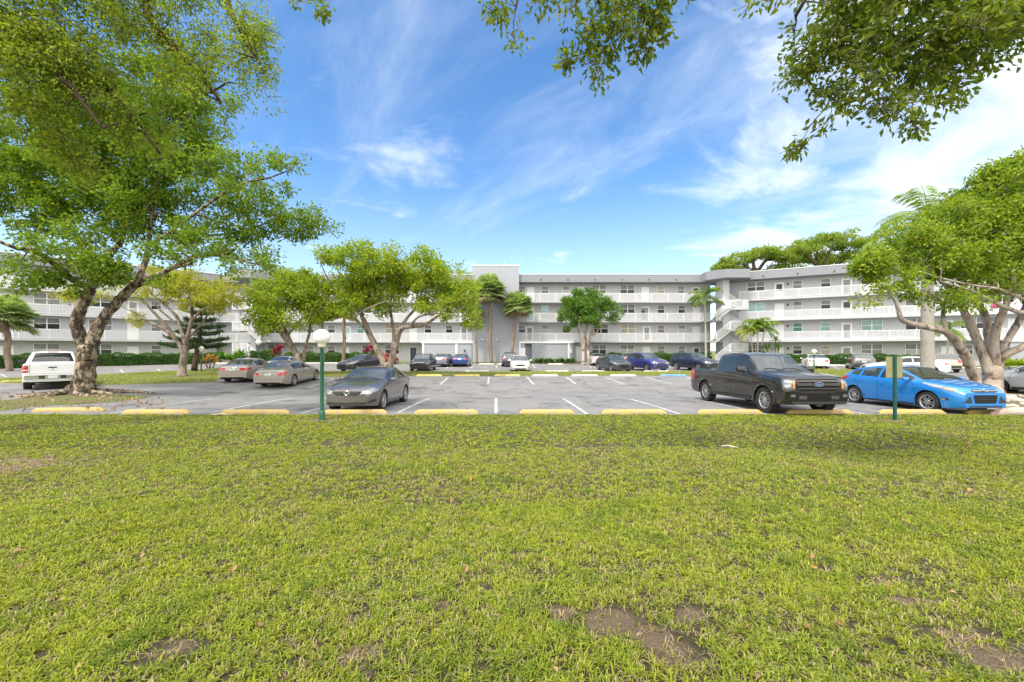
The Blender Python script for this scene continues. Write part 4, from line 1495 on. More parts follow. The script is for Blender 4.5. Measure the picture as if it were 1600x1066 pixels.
# -- pine
def pine(px, py, top, lab):
    b = at(px, py)
    d = b.y
    root = empty('pine_tree', b)
    tag(root, lab, 'tree')
    h = P(px, top, d).z - b.z
    mb = MB()
    spine = [Vector((.35 * f * math.sin(f * 3) + .5 * f, .1 * f, h * f)) for f in np.linspace(0, 1, 10)]
    mb.tube(spine, [.24 * (1 - .9 * f) + .02 for f in np.linspace(0, 1, 10)], 9)
    r = np.random.default_rng(51)
    Lf = Leaves()
    z = h * .36
    while z < h * .98:
        f = z / h
        base = Vector((.35 * f * math.sin(f * 3) + .5 * f, .1 * f, z))
        L = 2.9 * (1 - f) ** .75 + .35
        for k in range(6):
            a = 2 * math.pi * k / 6 + r.uniform(-.4, .4)
            LL = L * r.uniform(.7, 1.1)
            pts = [base + Vector((math.cos(a) * LL * s, math.sin(a) * LL * s, .22 * LL * s * s - .10 * LL * s)) for s in np.linspace(0, 1, 6)]
            mb.tube(pts, [.045 * (1 - .8 * s) + .008 for s in np.linspace(0, 1, 6)], 5, caps=False)
            n = int(240 * LL / 2)
            s = r.uniform(.2, 1.02, n)
            cx = np.array([[base.x + math.cos(a) * LL * q, base.y + math.sin(a) * LL * q, base.z + .22 * LL * q * q - .10 * LL * q] for q in s])
            sd = np.array([-math.sin(a), math.cos(a), 0])
            cx += sd * r.normal(size=(n, 1)) * .16 + np.array([0, 0, 1]) * np.abs(r.normal(size=(n, 1))) * .08
            ov = np.tile(np.array([math.cos(a), math.sin(a), .5]), (n, 1))
            Lf.add(leaf_faces(cx, ov, .26, -.35, aspect=.14, spread=.8, r=r))
        z += .52 + .12 * f
    mb.build('trunk', BARK_DARK, root, smooth=True)
    Lf.build('crown', LEAF_PINE, root)
    return root


pine(303, 581.5, 478, 'small dark conifer with tiered branches beside the yellowing tree')


# -- palms
def fan_palm(px, py, top, lab, lean=0.0, rad=.17, nf=46, fr=1.35, seed=1, group=None, d=None):
    r = np.random.default_rng(seed)
    b = at(px, py) if d is None else Vector(((px - CX) * d / F, d, float(gz((px - CX) * d / F, d))))
    d = b.y
    h = P(px, top, d).z - b.z - .92 * fr
    root = empty('fan_palm', b)
    tag(root, lab, 'palm', group)
    mb = MB()
    n = 26
    sp = [Vector((lean * (k / n) ** 1.3 + .05 * math.sin(k * .4 + seed), .04 * math.sin(k * .5), h * k / n - .05)) for k in range(n + 1)]
    rr = [rad * (1.25 if k == 0 else 1) * (1 + (.07 if k % 2 else -.03)) * (1 - .18 * k / n) for k in range(n + 1)]
    rr[-1] *= 1.5
    rr[-2] *= 1.6
    rr[-3] *= 1.35
    mb.tube(sp, rr, 11)
    mb.build('trunk', BARK_PALM, root, smooth=True)
    top = np.array(sp[-1])
    V, Fc, M = [], [], []
    nv = 0
    stems = MB()
    for k in range(nf):
        el = math.asin(r.uniform(-.68, .99))
        a = r.uniform(0, 2 * math.pi)
        dr = np.array([math.cos(a) * math.cos(el), math.sin(a) * math.cos(el), math.sin(el)])
        L = fr * r.uniform(.55, .72)
        q = top + dr * L + np.array([0, 0, -.10 * L])
        stems.tube([Vector(top), Vector(top + dr * L * .5 + np.array([0, 0, .03])), Vector(q)], [.022, .016, .012], 4, caps=False)
        side = norm(np.cross(dr, np.array([0, 0, 1.0])) + r.normal(size=3) * .15)
        upv = np.cross(side, dr)
        m = 22
        FL_ = fr * r.uniform(.55, .8)
        dead = 1 if el < -.42 and r.uniform() < .5 else 0
        for i in range(m):
            t = (i / (m - 1) - .5) * R(235)
            ld = dr * math.cos(t) + side * math.sin(t) + upv * r.uniform(-.05, .12)
            ld = ld / np.linalg.norm(ld)
            wv = norm(np.cross(ld, upv)) * .050 * fr
            l1 = FL_ * (1 - .28 * abs(t) / 2)
            p1 = q + ld * l1 * .62 - np.array([0, 0, .03])
            p2 = q + ld * l1 * .98 - np.array([0, 0, .16 * l1])
            V += [q, p1 + wv, p1 - wv, p2]
            Fc += [(nv, nv + 1, nv + 2), (nv + 1, nv + 3, nv + 2)]
            M += [dead, dead]
            nv += 4
    np_obj('crown', np.array(V), np.array(Fc), [LEAF_PALM, mat('palm_thatch', (.30, .22, .12), .9)], root, np.array(M))
    stems.build('frond_stalk', LEAF_PALM, root, smooth=True)
    return root


fan_palm(767, 566.5, 431, 'taller of two fan palms standing against the blank tower', -.25, .25, 96, 2.0, 2, 'fan palms', 53.6)
fan_palm(799, 566.0, 457, 'shorter fan palm with a leaning trunk, against the right edge of the blank tower', .75, .21, 90, 1.85, 4, 'fan palms', 53.6)
fan_palm(744.5, 566, 475, 'slim palm half hidden by the round tree, at the left edge of the blank tower', 0, .15, 34, 1.3, 6, 'fan palms', 53.4)
fan_palm(14, 580, 462, 'fan palm with pale trunk before the left block, beside the white pickup', -.35, .24, 80, 1.9, 8, 'fan palms', 37)
fan_palm(537, 570, 470, 'slim palm trunk rising through the foliage behind the lamp globe', .1, .2, 30, 1.3, 10, 'fan palms', 47)
fan_palm(504, 572, 480, 'slim palm trunk beside the lamp globe, crown hidden in the yellow-green tree', -.1, .17, 30, 1.2, 12, 'fan palms', 46)


def feather_palm(px, py, top, lab, nf=16, fl=2.4, rad=.13, seed=1, d=None, bark=None, leaf=None, lean=0.0, yel=.12, name='feather_palm', group=None, lo=-.5, hi=1.0, trunks=((0, 0, 1.0),)):
    r = np.random.default_rng(seed)
    if d is None:
        b = at(px, py)
    else:
        x = (px - CX) * d / F
        b = Vector((x, d, float(gz(x, d))))
    root = empty(name, b)
    tag(root, lab, 'palm', group)
    H = P(px, top, b.y).z - b.z
    mb = MB()
    V, Fc, M, nv = [], [], [], 0
    st = MB()
    for (ox, oy, hf) in trunks:
        h = H * hf
        n = 16
        sp = [Vector((ox * (.4 + .6 * k / n) + lean * (k / n) ** 1.5, oy * (.4 + .6 * k / n), h * k / n - .05)) for k in range(n + 1)]
        mb.tube(sp, [rad * (1.35 if k == 0 else 1) * (1 - .3 * k / n) * (1 + (.04 if k % 2 else 0)) for k in range(n + 1)], 10)
        top_ = np.array(sp[-1])
        for k in range(nf):
            a = 2 * math.pi * k / nf * 1.0 + r.uniform(-.3, .3)
            e0 = r.uniform(lo, hi) * 1.25
            L = fl * r.uniform(.8, 1.1)
            p = top_.copy()
            el = e0 + .25
            pts = [p.copy()]
            m = 18
            for s in range(m):
                dr = np.array([math.cos(a) * math.cos(el), math.sin(a) * math.cos(el), math.sin(el)])
                p = p + dr * L / m
                el -= (1.75 if e0 > 0 else .9) / m
                pts.append(p.copy())
            yl = 1 if r.uniform() < yel and e0 < .3 else 0
            st.mi = 0
            st.tube([Vector(q) for q in pts], [.025 * (1 - .85 * s / m) + .004 for s in range(m + 1)], 4, caps=False)
            side = np.array([-math.sin(a), math.cos(a), 0])
            for s in range(2, m):
                f = s / m
                tdir = norm(pts[s + 1] - pts[s])
                ll = fl * .27 * math.sin(math.pi * min(1, .18 + .82 * (1 - f) ** .8)) + .08
                for q in range(3):
                    pb = pts[s] + (pts[s + 1] - pts[s]) * q / 3
                    for sg in (-1, 1):
                        ld = norm(side * sg + tdir * .55 + np.array([0, 0, -.25 - r.uniform(0, .4)]))
                        w = tdir * .022 * fl / 2
                        p1, p2 = pb + ld * ll * .55, pb + ld * ll + np.array([0, 0, -.22 * ll])
                        V += [pb, p1 + w, p1 - w, p2]
                        Fc += [(nv, nv + 1, nv + 2), (nv + 1, nv + 3, nv + 2)]
                        M += [yl, yl]
                        nv += 4
    mb.build('trunk', bark or BARK_GREY, root, smooth=True)
    np_obj('crown', np.array(V), np.array(Fc), [leaf or LEAF_COCO, LEAF_YELLOW], root, np.array(M))
    st.build('frond_stalk', leaf or LEAF_COCO, root, smooth=True)
    return root


feather_palm(1103, 567, 464, 'slender coconut palm with arching fronds before the middle block, beside the open stairs', 18, 2.4, .13, 3, d=51.5, lean=-.15, bark=BARK_GREY)
feather_palm(1449, 592, 342, 'tall royal palm with thick smooth grey trunk rising beside the gold SUV', 16, 3.3, .36, 5, d=27, bark=BARK_GREY, leaf=LEAF_FAR, yel=0, lo=-.3)
feather_palm(1184, 566, 507, 'clump of yellowing feather palms at the foot of the open stairs', 15, 2.0, .07, 7, d=50, yel=.45, trunks=((0, 0, 1), (-.8, .3, .9), (.9, .2, .95)))
feather_palm(1481, 570, 514, 'young feather palm before the angled block, seen between the pale limbs', 13, 2.1, .09, 9, d=42, yel=.05)


# -- sword-leaved plants
def rosettes(name, px, py, d, heads, lab, leaf, seed, L=.9, cat='plant', stem=True, group=None, n=60, w=.05, up=.55):
    r = np.random.default_rng(seed)
    x = (px - CX) * d / F
    b = Vector((x, d, float(gz(x, d)) + .06))
    root = empty(name, b)
    tag(root, lab, cat, group)
    V, Fc, nv = [], [], 0
    mb = MB()
    for (hx, hy, hz) in heads:
        if stem:
            mb.tube([Vector((hx * .4, hy * .4, -.1)), Vector((hx * .8, hy * .8, hz * .5)), Vector((hx, hy, hz))], [.09, .07, .06], 7)
        for k in range(n):
            a, el = r.uniform(0, 6.283), math.asin(r.uniform(-.25, .98)) * (1 - up * .3) + up * .3
            dr = np.array([math.cos(a) * math.cos(el), math.sin(a) * math.cos(el), math.sin(el)])
            l = L * r.uniform(.7, 1.1)
            q = np.array([hx, hy, hz])
            sd = norm(np.cross(dr, [0, 0, 1.0])) * w
            p1, p2 = q + dr * l * .5, q + dr * l + np.array([0, 0, -.25 * l * (1 - el / 1.6)])
            V += [q, p1 + sd, p1 - sd, p2]
            Fc += [(nv, nv + 1, nv + 2), (nv + 1, nv + 3, nv + 2)]
            nv += 4
    if stem:
        mb.build('stem', BARK_PALM, root, smooth=True)
    np_obj('foliage', np.array(V), np.array(Fc), leaf, root)
    return root


rosettes('yucca', 1212, 566, 49.5, [(0, 0, 2.8), (-.9, .2, 1.8), (.2, -.2, 1.9)], 'spiky yucca with orange-brown stems right of the feather palm clump', LEAF_GLOSS, 3, 1.2, n=80)
for i, (px, py, d, hs, lab) in enumerate((
        (580, 566, 45.5, [(0, 0, 1.95), (.5, .1, 1.5), (-.4, 0, 1.6)], 'crimson cordyline above the hedge, left of the round tree trunk'),
        (434, 566, 45.0, [(0, 0, 1.7), (.3, .1, 2.0), (-.3, 0, 1.4)], 'crimson cordyline above the hedge, behind the tan sedans'))):
    rosettes('cordyline', px, py, d, hs, lab, LEAF_RED, 20 + i, .75, n=46, w=.07, group='crimson cordylines')
rosettes('dracaena', 328, 566, 41.0, [(0, 0, 1.0), (.4, .2, .7), (-.5, 0, .8)], 'orange-leaved croton shrub left of the hedge corner by the stairs', leafmat('leaf_orange', (.25, .10, .03), (.42, .18, .05), (.5, .30, .08)), 31, .7, n=50)
rosettes('bird_of_paradise', 362, 566, 44, [(0, 0, .6), (.9, .2, .8), (-.9, .1, .7)], 'broad-leaved dark plant in front of the left stairs', LEAF_GLOSS, 33, 1.5, n=46, w=.15, stem=False, up=1.2)
for i, px in enumerate((838, 852, 871, 887)):
    rosettes('low_shrub', px, 568, 53.0, [(0, 0, .1), (.7, 0, .12), (-.7, 0, .12), (.2, -.4, .1)], ['low ground-hugging shrub at the left end of the right store room', 'rounded low shrub standing above its neighbours before the right store room', 'low shrub before the middle of the right store room', 'low shrub at the path end of the right store room'][i], LEAF_HEDGE, 60 + i, .75, n=70, w=.07, stem=False, group='low shrubs before the right store room')
for i, px in enumerate((1558, 1580, 1601)):
    rosettes('low_shrub', px, 572, 40.0, [(0, 0, .25), (.8, 0, .3), (-.8, 0, .25)], ['arching green shrub by the angled store room, left of three', 'arching green shrub by the angled store room, middle of three', 'arching green shrub by the angled store room, at the picture edge'][i], LEAF_LIME, 70 + i, 1.1, n=60, w=.06, stem=False, up=1.0, group='arching shrubs at the angled store room')


# -- clipped hedges
def hedge(a, b, w, h, lab, seed, dens=260, group='clipped hedges before the blocks'):
    r = np.random.default_rng(seed)
    a, b = np.array(a, float), np.array(b, float)
    L = np.linalg.norm(b - a)
    d = (b - a) / L
    nrm = np.array([-d[1], d[0]])
    z0 = float(gz(*((a + b) / 2)))
    root = empty('hedge', (a[0], a[1], z0))
    tag(root, lab, 'hedge', group)
    mb = MB()
    ang = math.atan2(d[1], d[0])
    M4 = Matrix.Rotation(ang, 4, 'Z')
    n = max(2, int(L / .7))
    for k in range(n):
        hh = h - .16 + .05 * math.sin(k * 1.7) + r.uniform(-.03, .03)
        mb.box(L * k / n + .002, L * (k + 1) / n - .002, -w / 2 + .12, w / 2 - .12, .0, hh, M4)
    mb.build('branchwork', mat('hedge_core', (.02, .04, .01), .95), root)
    N = int(dens * (L * (w + 2 * h) + 2 * w * h))
    s = r.uniform(0, L, N)
    face = r.uniform(0, w + 2 * h, N)
    y = np.where(face < h, -w / 2, np.where(face < h + w, face - h - w / 2, w / 2))
    z = np.where(face < h, face, np.where(face < h + w, h, face - h - w))
    bump = .09 * np.sin(s * 2.1 + seed) + .06 * np.sin(s * 5.3 + z * 4) + .05 * r.normal(size=N)
    y = y + np.where(np.abs(y) >= w / 2 - 1e-6, np.sign(y) * bump, 0)
    z = z + np.where((face >= h) & (face < h + w), bump, 0)
    pts = np.stack([d[0] * s + nrm[0] * y, d[1] * s + nrm[1] * y, np.maximum(z, .03)], -1)
    ov = np.stack([nrm[0] * np.sign(y), nrm[1] * np.sign(y), np.where(z > h * .9, 1.0, .1)], -1)
    Lf = Leaves()
    Lf.add(leaf_faces(pts, ov, .15, .0, aspect=.55, r=r))
    Lf.build('foliage', LEAF_HEDGE, root)
    return root


hedge((10.2, 54.0), (26.2, 54.2), 1.2, 1.15, 'long clipped hedge before the middle block, behind the dark hatchback and blue SUV', 1)
hedge((-17.6, 53.8), (-29.5, 53.6), 1.1, 1.2, 'clipped hedge behind the black crossover and red car, left of the store room', 2)
hedge((-33.0, 51.6), (-30.0, 53.3), 1.5, 1.5, 'short tall hedge corner at the foot of the left stairs', 3)
dl = Vector((math.cos(a_l), math.sin(a_l)))
for k, (pa, pb, hh, lab) in enumerate(((150, 345, 1.25, 'long clipped hedge before the left block, right of the mottled trunk'), (-60, 140, 1.25, 'clipped hedge before the left block, behind the white pickup'))):
    sa, sb = on_wing(pa, O_L, a_l, -2.6), on_wing(pb, O_L, a_l, -2.6)
    o_ = O_L + Vector((-dl.y, dl.x)) * -2.6
    hedge(tuple(o_ + dl * sa), tuple(o_ + dl * sb), 1.2, hh, lab, 4 + k)
dr_ = Vector((math.cos(a_r), math.sin(a_r)))
for k, (pa, pb, lab) in enumerate(((1226, 1420, 'long clipped hedge before the angled block, behind the white sedan and grey SUV'), (1425, 1512, 'clipped hedge before the angled block, beside the gold SUV'))):
    sa, sb = on_wing(pa, O_R, a_r, -2.4), on_wing(pb, O_R, a_r, -2.4)
    o_ = O_R + Vector((-dr_.y, dr_.x)) * -2.4
    hedge(tuple(o_ + dr_ * sa), tuple(o_ + dr_ * sb), 1.2, 1.15, lab, 8 + k)
# ------------------------------------------------------------------ vehicles
GL_FRONT = glassmat('glass_windscreen', (.05, .06, .06), .70, 2.1)
GL_SIDE = glassmat('glass_side', (.035, .045, .045), .60)
GL_DARK = glassmat('glass_tinted', (.010, .012, .013), .90)
M_TYRE = mat('tyre_rubber', (.028, .027, .026), .85, var=.25, scale=12, spec=.25)
M_RIM = mat('rim_alloy', (.52, .52, .53), .3, .85, var=.08)
M_RIMD = mat('rim_black', (.02, .02, .022), .35, .3, var=.15)
M_HUB = mat('wheel_well', (.012, .012, .012), .9, spec=.15)
M_PLAST = mat('black_plastic', (.022, .022, .023), .6, var=.15)
M_GLOSSB = mat('gloss_black', (.008, .008, .009), .12, var=.1, coat=.6)
M_CHROME = mat('chrome', (.70, .71, .72), .12, 1.0, var=.05)
M_LAMP = mat('headlamp_clear', (.36, .37, .37), .07, .55, var=.35, scale=14, spec=.9, coat=1.0)
M_LAMPD = mat('headlamp_inner', (.16, .17, .18), .1, .4, var=.4, scale=20, coat=1.0)
M_AMBER = mat('lamp_amber', (.62, .24, .04), .12, var=.2, scale=16, coat=1.0)
M_RED = mat('lamp_red', (.42, .012, .016), .12, var=.3, scale=16, coat=1.0)
M_PLATE = mat('plate_white', (.66, .68, .66), .4, var=.06)
M_PLATEG = mat('plate_green', (.12, .33, .20), .5, var=.2)
M_SEAT = mat('seat_fabric', (.055, .052, .05), .9)
M_SEATT = mat('seat_tan', (.30, .26, .20), .8)
M_SEAM = mat('panel_gap', (.010, .010, .010), .7, spec=.1)
M_OVAL = mat('emblem_blue', (.02, .06, .20), .2, .2, coat=1.0)
_car_cache = {}


def smooth_prof(pts, win=.07):
    pts = sorted(pts)
    px, pz = np.array([p[0] for p in pts]), np.array([p[1] for p in pts])

    def f(x):
        x = np.asarray(x, float)
        lo, hi = px[0], px[-1]
        w = np.minimum(win, np.minimum(np.abs(x - lo), np.abs(hi - x)))
        acc = 0
        for k in (-1, -.6, -.3, 0, .3, .6, 1):
            acc = acc + np.interp(x + k * w, px, pz)
        return acc / 7
    return f


def wheel_meshes(r, w, style, spokes, dark):
    k = ('wheel', round(r, 3), round(w, 3), style, spokes, dark)
    if k in _car_cache:
        return _car_cache[k]
    rr = r * (.70 if style != 'truck' else .64)
    M = Matrix.Rotation(R(-90), 4, 'X')      # local z -> +y (outboard)
    t = MB()
    h = w / 2
    t.lathe([(rr, -h * .8), (rr + .02, -h * .95), (r * .93, -h), (r - .012, -h * .8), (r, -h * .5), (r - .006, -h * .28), (r - .006, -h * .26), (r, -h * .05),
             (r, h * .05), (r - .006, h * .26), (r - .006, h * .28), (r, h * .5), (r - .012, h * .8), (r * .93, h), (rr + .02, h * .95), (rr, h * .8)], 40, M, closed=True)
    if style == 'truck':
        for q in range(36):
            a = 2 * math.pi * q / 36
            t.box(-.012, .012, r - .035, r + .003, h * .62, h * .99, M @ Matrix.Rotation(a, 4, 'Z'))
    tm = t.mesh('wheel', M_TYRE, True, 35)
    g = MB()
    g.lathe([(rr + .006, h * .82), (rr + .004, h * .90), (rr - .012, h * .92), (rr - .03, h * .80), (rr - .035, -h * .6), (.0, -h * .6)], 36, M)
    g.mi = 1
    g.lathe([(rr - .05, h * .05), (.0, h * .05)], 24, M)
    g.mi = 0
    for q in range(spokes):
        a = 2 * math.pi * q / spokes
        for off in ((-1, 1) if style in ('twin', 'truck') else (0,)):
            wd = .030 if style in ('twin', 'truck') else .042
            A = Matrix.Rotation(a, 4, 'Z')
            sp = off * (.10 if style == 'twin' else .09)
            p0 = (off * .022 - wd / 2, off * .022 + wd / 2)
            p1 = (off * .022 + sp * rr - wd * .42, off * .022 + sp * rr + wd * .42)
            z0, z1 = h * .80, h * .84
            V = [(p0[0], .04, z0), (p0[1], .04, z0), (p1[1], rr - .015, z1), (p1[0], rr - .015, z1), (p0[0], .04, z0 - .03), (p0[1], .04, z0 - .03), (p1[1], rr - .015, z1 - .03), (p1[0], rr - .015, z1 - .03)]
            V = [M @ (A @ Vector(v)) for v in V]
            g.poly(V, [(0, 1, 2, 3), (7, 6, 5, 4), (0, 4, 5, 1), (1, 5, 6, 2), (2, 6, 7, 3), (3, 7, 4, 0)])
    g.lathe([(.075, h * .74), (.07, h * .86), (.03, h * .90), (0, h * .90)], 16, M)
    rm = g.mesh('rim', [M_RIMD if dark else M_RIM, M_HUB], True, 35)
    _car_cache[k] = (tm, rm)
    return tm, rm


def ipoly(poly, step=.05):
    """grid-triangulated polygon in 2D"""
    bm = bmesh.new()
    vs = [bm.verts.new((p[0], p[1], 0)) for p in poly]
    bm.faces.new(vs)
    bmesh.ops.triangulate(bm, faces=bm.faces[:])
    for _ in range(5):
        e = [e for e in bm.edges if e.calc_length() > step * 1.6]
        if not e:
            break
        bmesh.ops.subdivide_edges(bm, edges=e, cuts=1)
        bmesh.ops.triangulate(bm, faces=[f for f in bm.faces if len(f.verts) > 3])
    V = [(v.co.x, v.co.y) for v in bm.verts]
    bm.verts.index_update()
    Fc = [tuple(v.index for v in f.verts) for f in bm.faces]
    bm.free()
    return V, Fc


class Car:
    """body lofted from stations along its length; x forward, y left, z up"""

    def __init__(s, key, sp):
        s.sp = sp
        L, W, wb, fo = sp['L'], sp['W'], sp['wb'], sp['fo']
        s.xf = wb / 2 + fo
        s.xr = s.xf - L
        s.xa = (wb / 2, -wb / 2)
        s.Ra = sp['r'] + sp.get('gap', .055)
        top = [(s.xf - a, z) for a, z in sp['top']]
        belt = [(s.xf - a, z) for a, z in sp['belt']]
        s.ftop, s.fbelt = smooth_prof(top, sp.get('win', .07)), smooth_prof(belt, .12)
        g = lambda k: s.xf - sp[k]
        s.ws0, s.ws1, s.rg0, s.rg1 = g('ws0'), g('ws1'), g('rg0'), g('rg1')
        s.side = [(s.xf - a, s.xf - b) for a, b in sp['side']]
        s.bed = sp.get('bed')
        st = set(np.round(np.linspace(s.xr, s.xf, 64), 3))
        st |= {round(x, 3) for x in (s.ws0, s.ws1, s.rg0, s.rg1)}
        for a, b in s.side:
            st |= {round(a, 3), round(b, 3)}
        for xa in s.xa:
            for an in np.linspace(0, math.pi, 23):
                st.add(round(xa + s.Ra * math.cos(an), 3))
        for e in (.01, .03, .06, .1, .15):
            st.add(round(s.xf - e, 3))
            st.add(round(s.xr + e, 3))
        if s.bed:
            b0 = round(s.xf - s.bed, 3)
            st |= {b0, round(b0 - .012, 3), round(s.xr + .07, 3), round(s.xr + .082, 3)}
        X = np.array(sorted(st))
        keep = [0]
        hard = {round(v, 3) for v in (s.ws0, s.ws1, s.rg0, s.rg1, *[q for p in s.side for q in p])} | ({round(s.xf - s.bed, 3), round(s.xf - s.bed - .012, 3), round(s.xr + .07, 3), round(s.xr + .082, 3)} if s.bed else set())
        for i in range(1, len(X)):
            if X[i] - X[keep[-1]] < .011 and i < len(X) - 1:
                if round(float(X[i]), 3) in hard and round(float(X[keep[-1]]), 3) not in hard:
                    keep[-1] = i
                elif round(float(X[i]), 3) in hard:
                    keep.append(i)
                continue
            keep.append(i)
        s.X = X[keep]
        s.rings = np.array([s.ring(x) for x in s.X])
        s.make()

    def hw(s, x):
        sp = s.sp
        W = sp['W'] / 2
        f = np.clip((x - (s.xf - sp.get('nose_len', .75))) / sp.get('nose_len', .75), 0, 1)
        r = np.clip(((s.xr + sp.get('tail_len', .7)) - x) / sp.get('tail_len', .7), 0, 1)
        return W * (1 - sp.get('nose', .24) * f ** 2.6 - sp.get('tail', .14) * r ** 2.6)

    def ring(s, x):
        sp = s.sp
        hw = float(s.hw(x))
        zt, zb_ = float(s.ftop(x)), float(s.fbelt(x))
        cl = sp['clear']
        f = np.clip((x - (s.xf - .55)) / .55, 0, 1)
        r = np.clip((s.xr + .6 - x) / .6, 0, 1)
        zb = cl + sp.get('nose_up', .05) * f ** 2 + sp.get('tail_up', .12) * r ** 2
        zbelt = min(zb_, zt - .004)
        cabin = np.clip((zt - zbelt - .04) / .32, 0, 1)
        bedz = s.bed and (s.xr + .076 < x < s.xf - s.bed - .006)
        sill = zb + .05
        pts = [(0, zb), (hw * .72, zb), (hw * .95, zb + .015), (hw * .985, sill + .05), (hw * .992, zb + (zbelt - zb) * .42),
               (hw * 1.0, zb + (zbelt - zb) * .62), (hw * .995, zb + (zbelt - zb) * .78), (hw * .975, zbelt - .05 * min(1, (zbelt - zb) / .5)), (hw * (.955 - .02 * (1 - cabin)), zbelt)]
        pts[5] = (hw * 1.0, zb + (zbelt - zb) * sp.get('crease', .70))
        if bedz:
            rail = zbelt
            pts += [(hw * .935, rail + .012), (hw * .86, rail + .012), (hw * .85, rail - .02), (hw * .85, sp['bed_floor']), (hw * .4, sp['bed_floor']), (0, sp['bed_floor'])]
        else:
            edge = zt - (.035 + .035 * cabin)
            wr = hw * (.88 - cabin * (.88 - sp.get('roofw', .70)))
            wb0 = hw * (.945 - .02 * (1 - cabin))
            ez = max(edge, zbelt + .002)
            q = lambda t: (wb0 + (wr - wb0) * (t ** 1.25), zbelt + (ez - zbelt) * t)
            pts += [q(.06), q(.5), q(.90), (wr * .965, ez + (zt - ez) * .45), (wr * .6, zt - (zt - ez) * .18), (0, zt)]
        out = []
        for i, (y, z) in enumerate(pts):
            out.append([x, y, z])
        for xa in s.xa:
            d = abs(x - xa)
            if d < s.Ra - 1e-4:
                za = sp['r'] + math.sqrt(max(0, s.Ra ** 2 - d ** 2))
                for i in range(1, 9):
                    if out[i][2] < za:
                        out[i][2] = min(za, out[8][2] - .01)
                        if i >= 2:
                            out[i][1] = max(out[i][1], hw * .985)
        return out

    def make(s):
        Rg = s.rings
        n, m = Rg.shape[:2]
        # full ring: left side (y+) 0..m-1 then right mirrored m-2..1
        full = np.concatenate([Rg, Rg[:, m - 2:0:-1] * np.array([1, -1, 1])], axis=1)
        k = full.shape[1]
        V = full.reshape(-1, 3)
        groups = {'body': [], 'under': [], 'windscreen': [], 'rear_window': [], 'side': {}}
        X = s.X
        for i in range(n - 1):
            xm = (X[i] + X[i + 1]) / 2
            for j in range(k):
                j2 = (j + 1) % k
                fce = (i * k + j, (i + 1) * k + j, (i + 1) * k + j2, i * k + j2)
                jj = j if j < m - 1 else k - 1 - j          # strip index on the half ring
                tgt = 'body'
                if jj <= 1:
                    tgt = 'under'
                if not s.bed or xm > s.xf - s.bed:
                    if jj in (12, 13) and s.ws0 > xm > s.ws1:
                        tgt = 'windscreen'
                    if jj in (12, 13) and s.rg0 > xm > s.rg1 and not s.bed:
                        tgt = 'rear_window'
                    if jj in (9, 10):
                        for q, (a, b) in enumerate(s.side):
                            if a > xm > b and (Rg[i, 11, 2] - Rg[i, 9, 2]) > .035 and (Rg[i + 1, 11, 2] - Rg[i + 1, 9, 2]) > .035:
                                tgt = ('side', q, j < m - 1)
                if isinstance(tgt, tuple):
                    groups['side'].setdefault(tgt[1:], []).append(fce)
                else:
                    groups[tgt].append(fce)
        fr, bk = [(n - 1) * k + j for j in range(k)], [j for j in range(k)]
        caps = [tuple(fr), tuple(bk[::-1])]
        s.V, s.groups, s.caps, s.k = V, groups, caps, k
        s.bvh = BVHTree.FromPolygons([Vector(v) for v in V], [f for g in ('body', 'under', 'windscreen', 'rear_window') for f in groups[g]] + [f for L in groups['side'].values() for f in L] + caps)

    def sub(s, faces):
        ids = sorted({i for f in faces for i in f})
        mp = {a: b for b, a in enumerate(ids)}
        return [tuple(s.V[i]) for i in ids], [tuple(mp[i] for i in f) for f in faces]

    def patch(s, poly, view, off=.006, step=.05, thick=.0):
        """polygon in front/rear/side/top view laid on the body: 'f','r' take (y,z); 'l','R' take (x,z); 't' takes (x,y)"""
        V2, F2 = ipoly(poly, step)
        of = .7071 * (-(s.xf - .35) + s.sp['W'] / 2 - .05)
        orr = .7071 * (s.xr + .30 + s.sp['W'] / 2 - .05)
        org = {'f': lambda a, b: (Vector((6, a, b)), Vector((-1, 0, 0))), 'r': lambda a, b: (Vector((-6, a, b)), Vector((1, 0, 0))),
               'l': lambda a, b: (Vector((a, 4, b)), Vector((0, -1, 0))), 'R': lambda a, b: (Vector((a, -4, b)), Vector((0, 1, 0))),
               't': lambda a, b: (Vector((a, b, 5)), Vector((0, 0, -1))),
               'fl': lambda a, b: (Vector((4, 4, b)) + Vector((-.7071, .7071, 0)) * (a + of), Vector((-.7071, -.7071, 0))), 'fR': lambda a, b: (Vector((4, -4, b)) + Vector((-.7071, -.7071, 0)) * (a + of), Vector((-.7071, .7071, 0))),
               'rl': lambda a, b: (Vector((-4, 4, b)) + Vector((.7071, .7071, 0)) * (a + orr), Vector((.7071, -.7071, 0))), 'rR': lambda a, b: (Vector((-4, -4, b)) + Vector((.7071, -.7071, 0)) * (a + orr), Vector((.7071, .7071, 0)))}[view]
        P3, ok = [], []
        for a, b in V2:
            o, d = org(a, b)
            h = s.bvh.ray_cast(o, d)
            if h[0] is None:
                P3.append((0, 0, 0))
                ok.append(False)
            else:
                P3.append(tuple(h[0] - d * off))
                ok.append(True)
        f = [t for t in F2 if all(ok[i] for i in t)]
        if not f:
            return None
        d = org(0, .5)[1]
        a, b, c = (Vector(P3[i]) for i in f[0])
        if (b - a).cross(c - a).dot(d) > 0:
            f = [t[::-1] for t in f]
        return P3, f

    def line(s, pts, view, w=.008, off=.002):
        out = MB()
        for (a, b) in zip(pts[:-1], pts[1:]):
            a, b = Vector(a), Vector(b)
            d = (b - a).normalized()
            n = Vector((-d.y, d.x)) * w / 2
            q = s.patch([a - n, b - n, b + n, a + n], view, off, .09)
            if q:
                out.poly(*q)
        return out


def sym(poly):
    return [(-a, b) for a, b in poly][::-1]


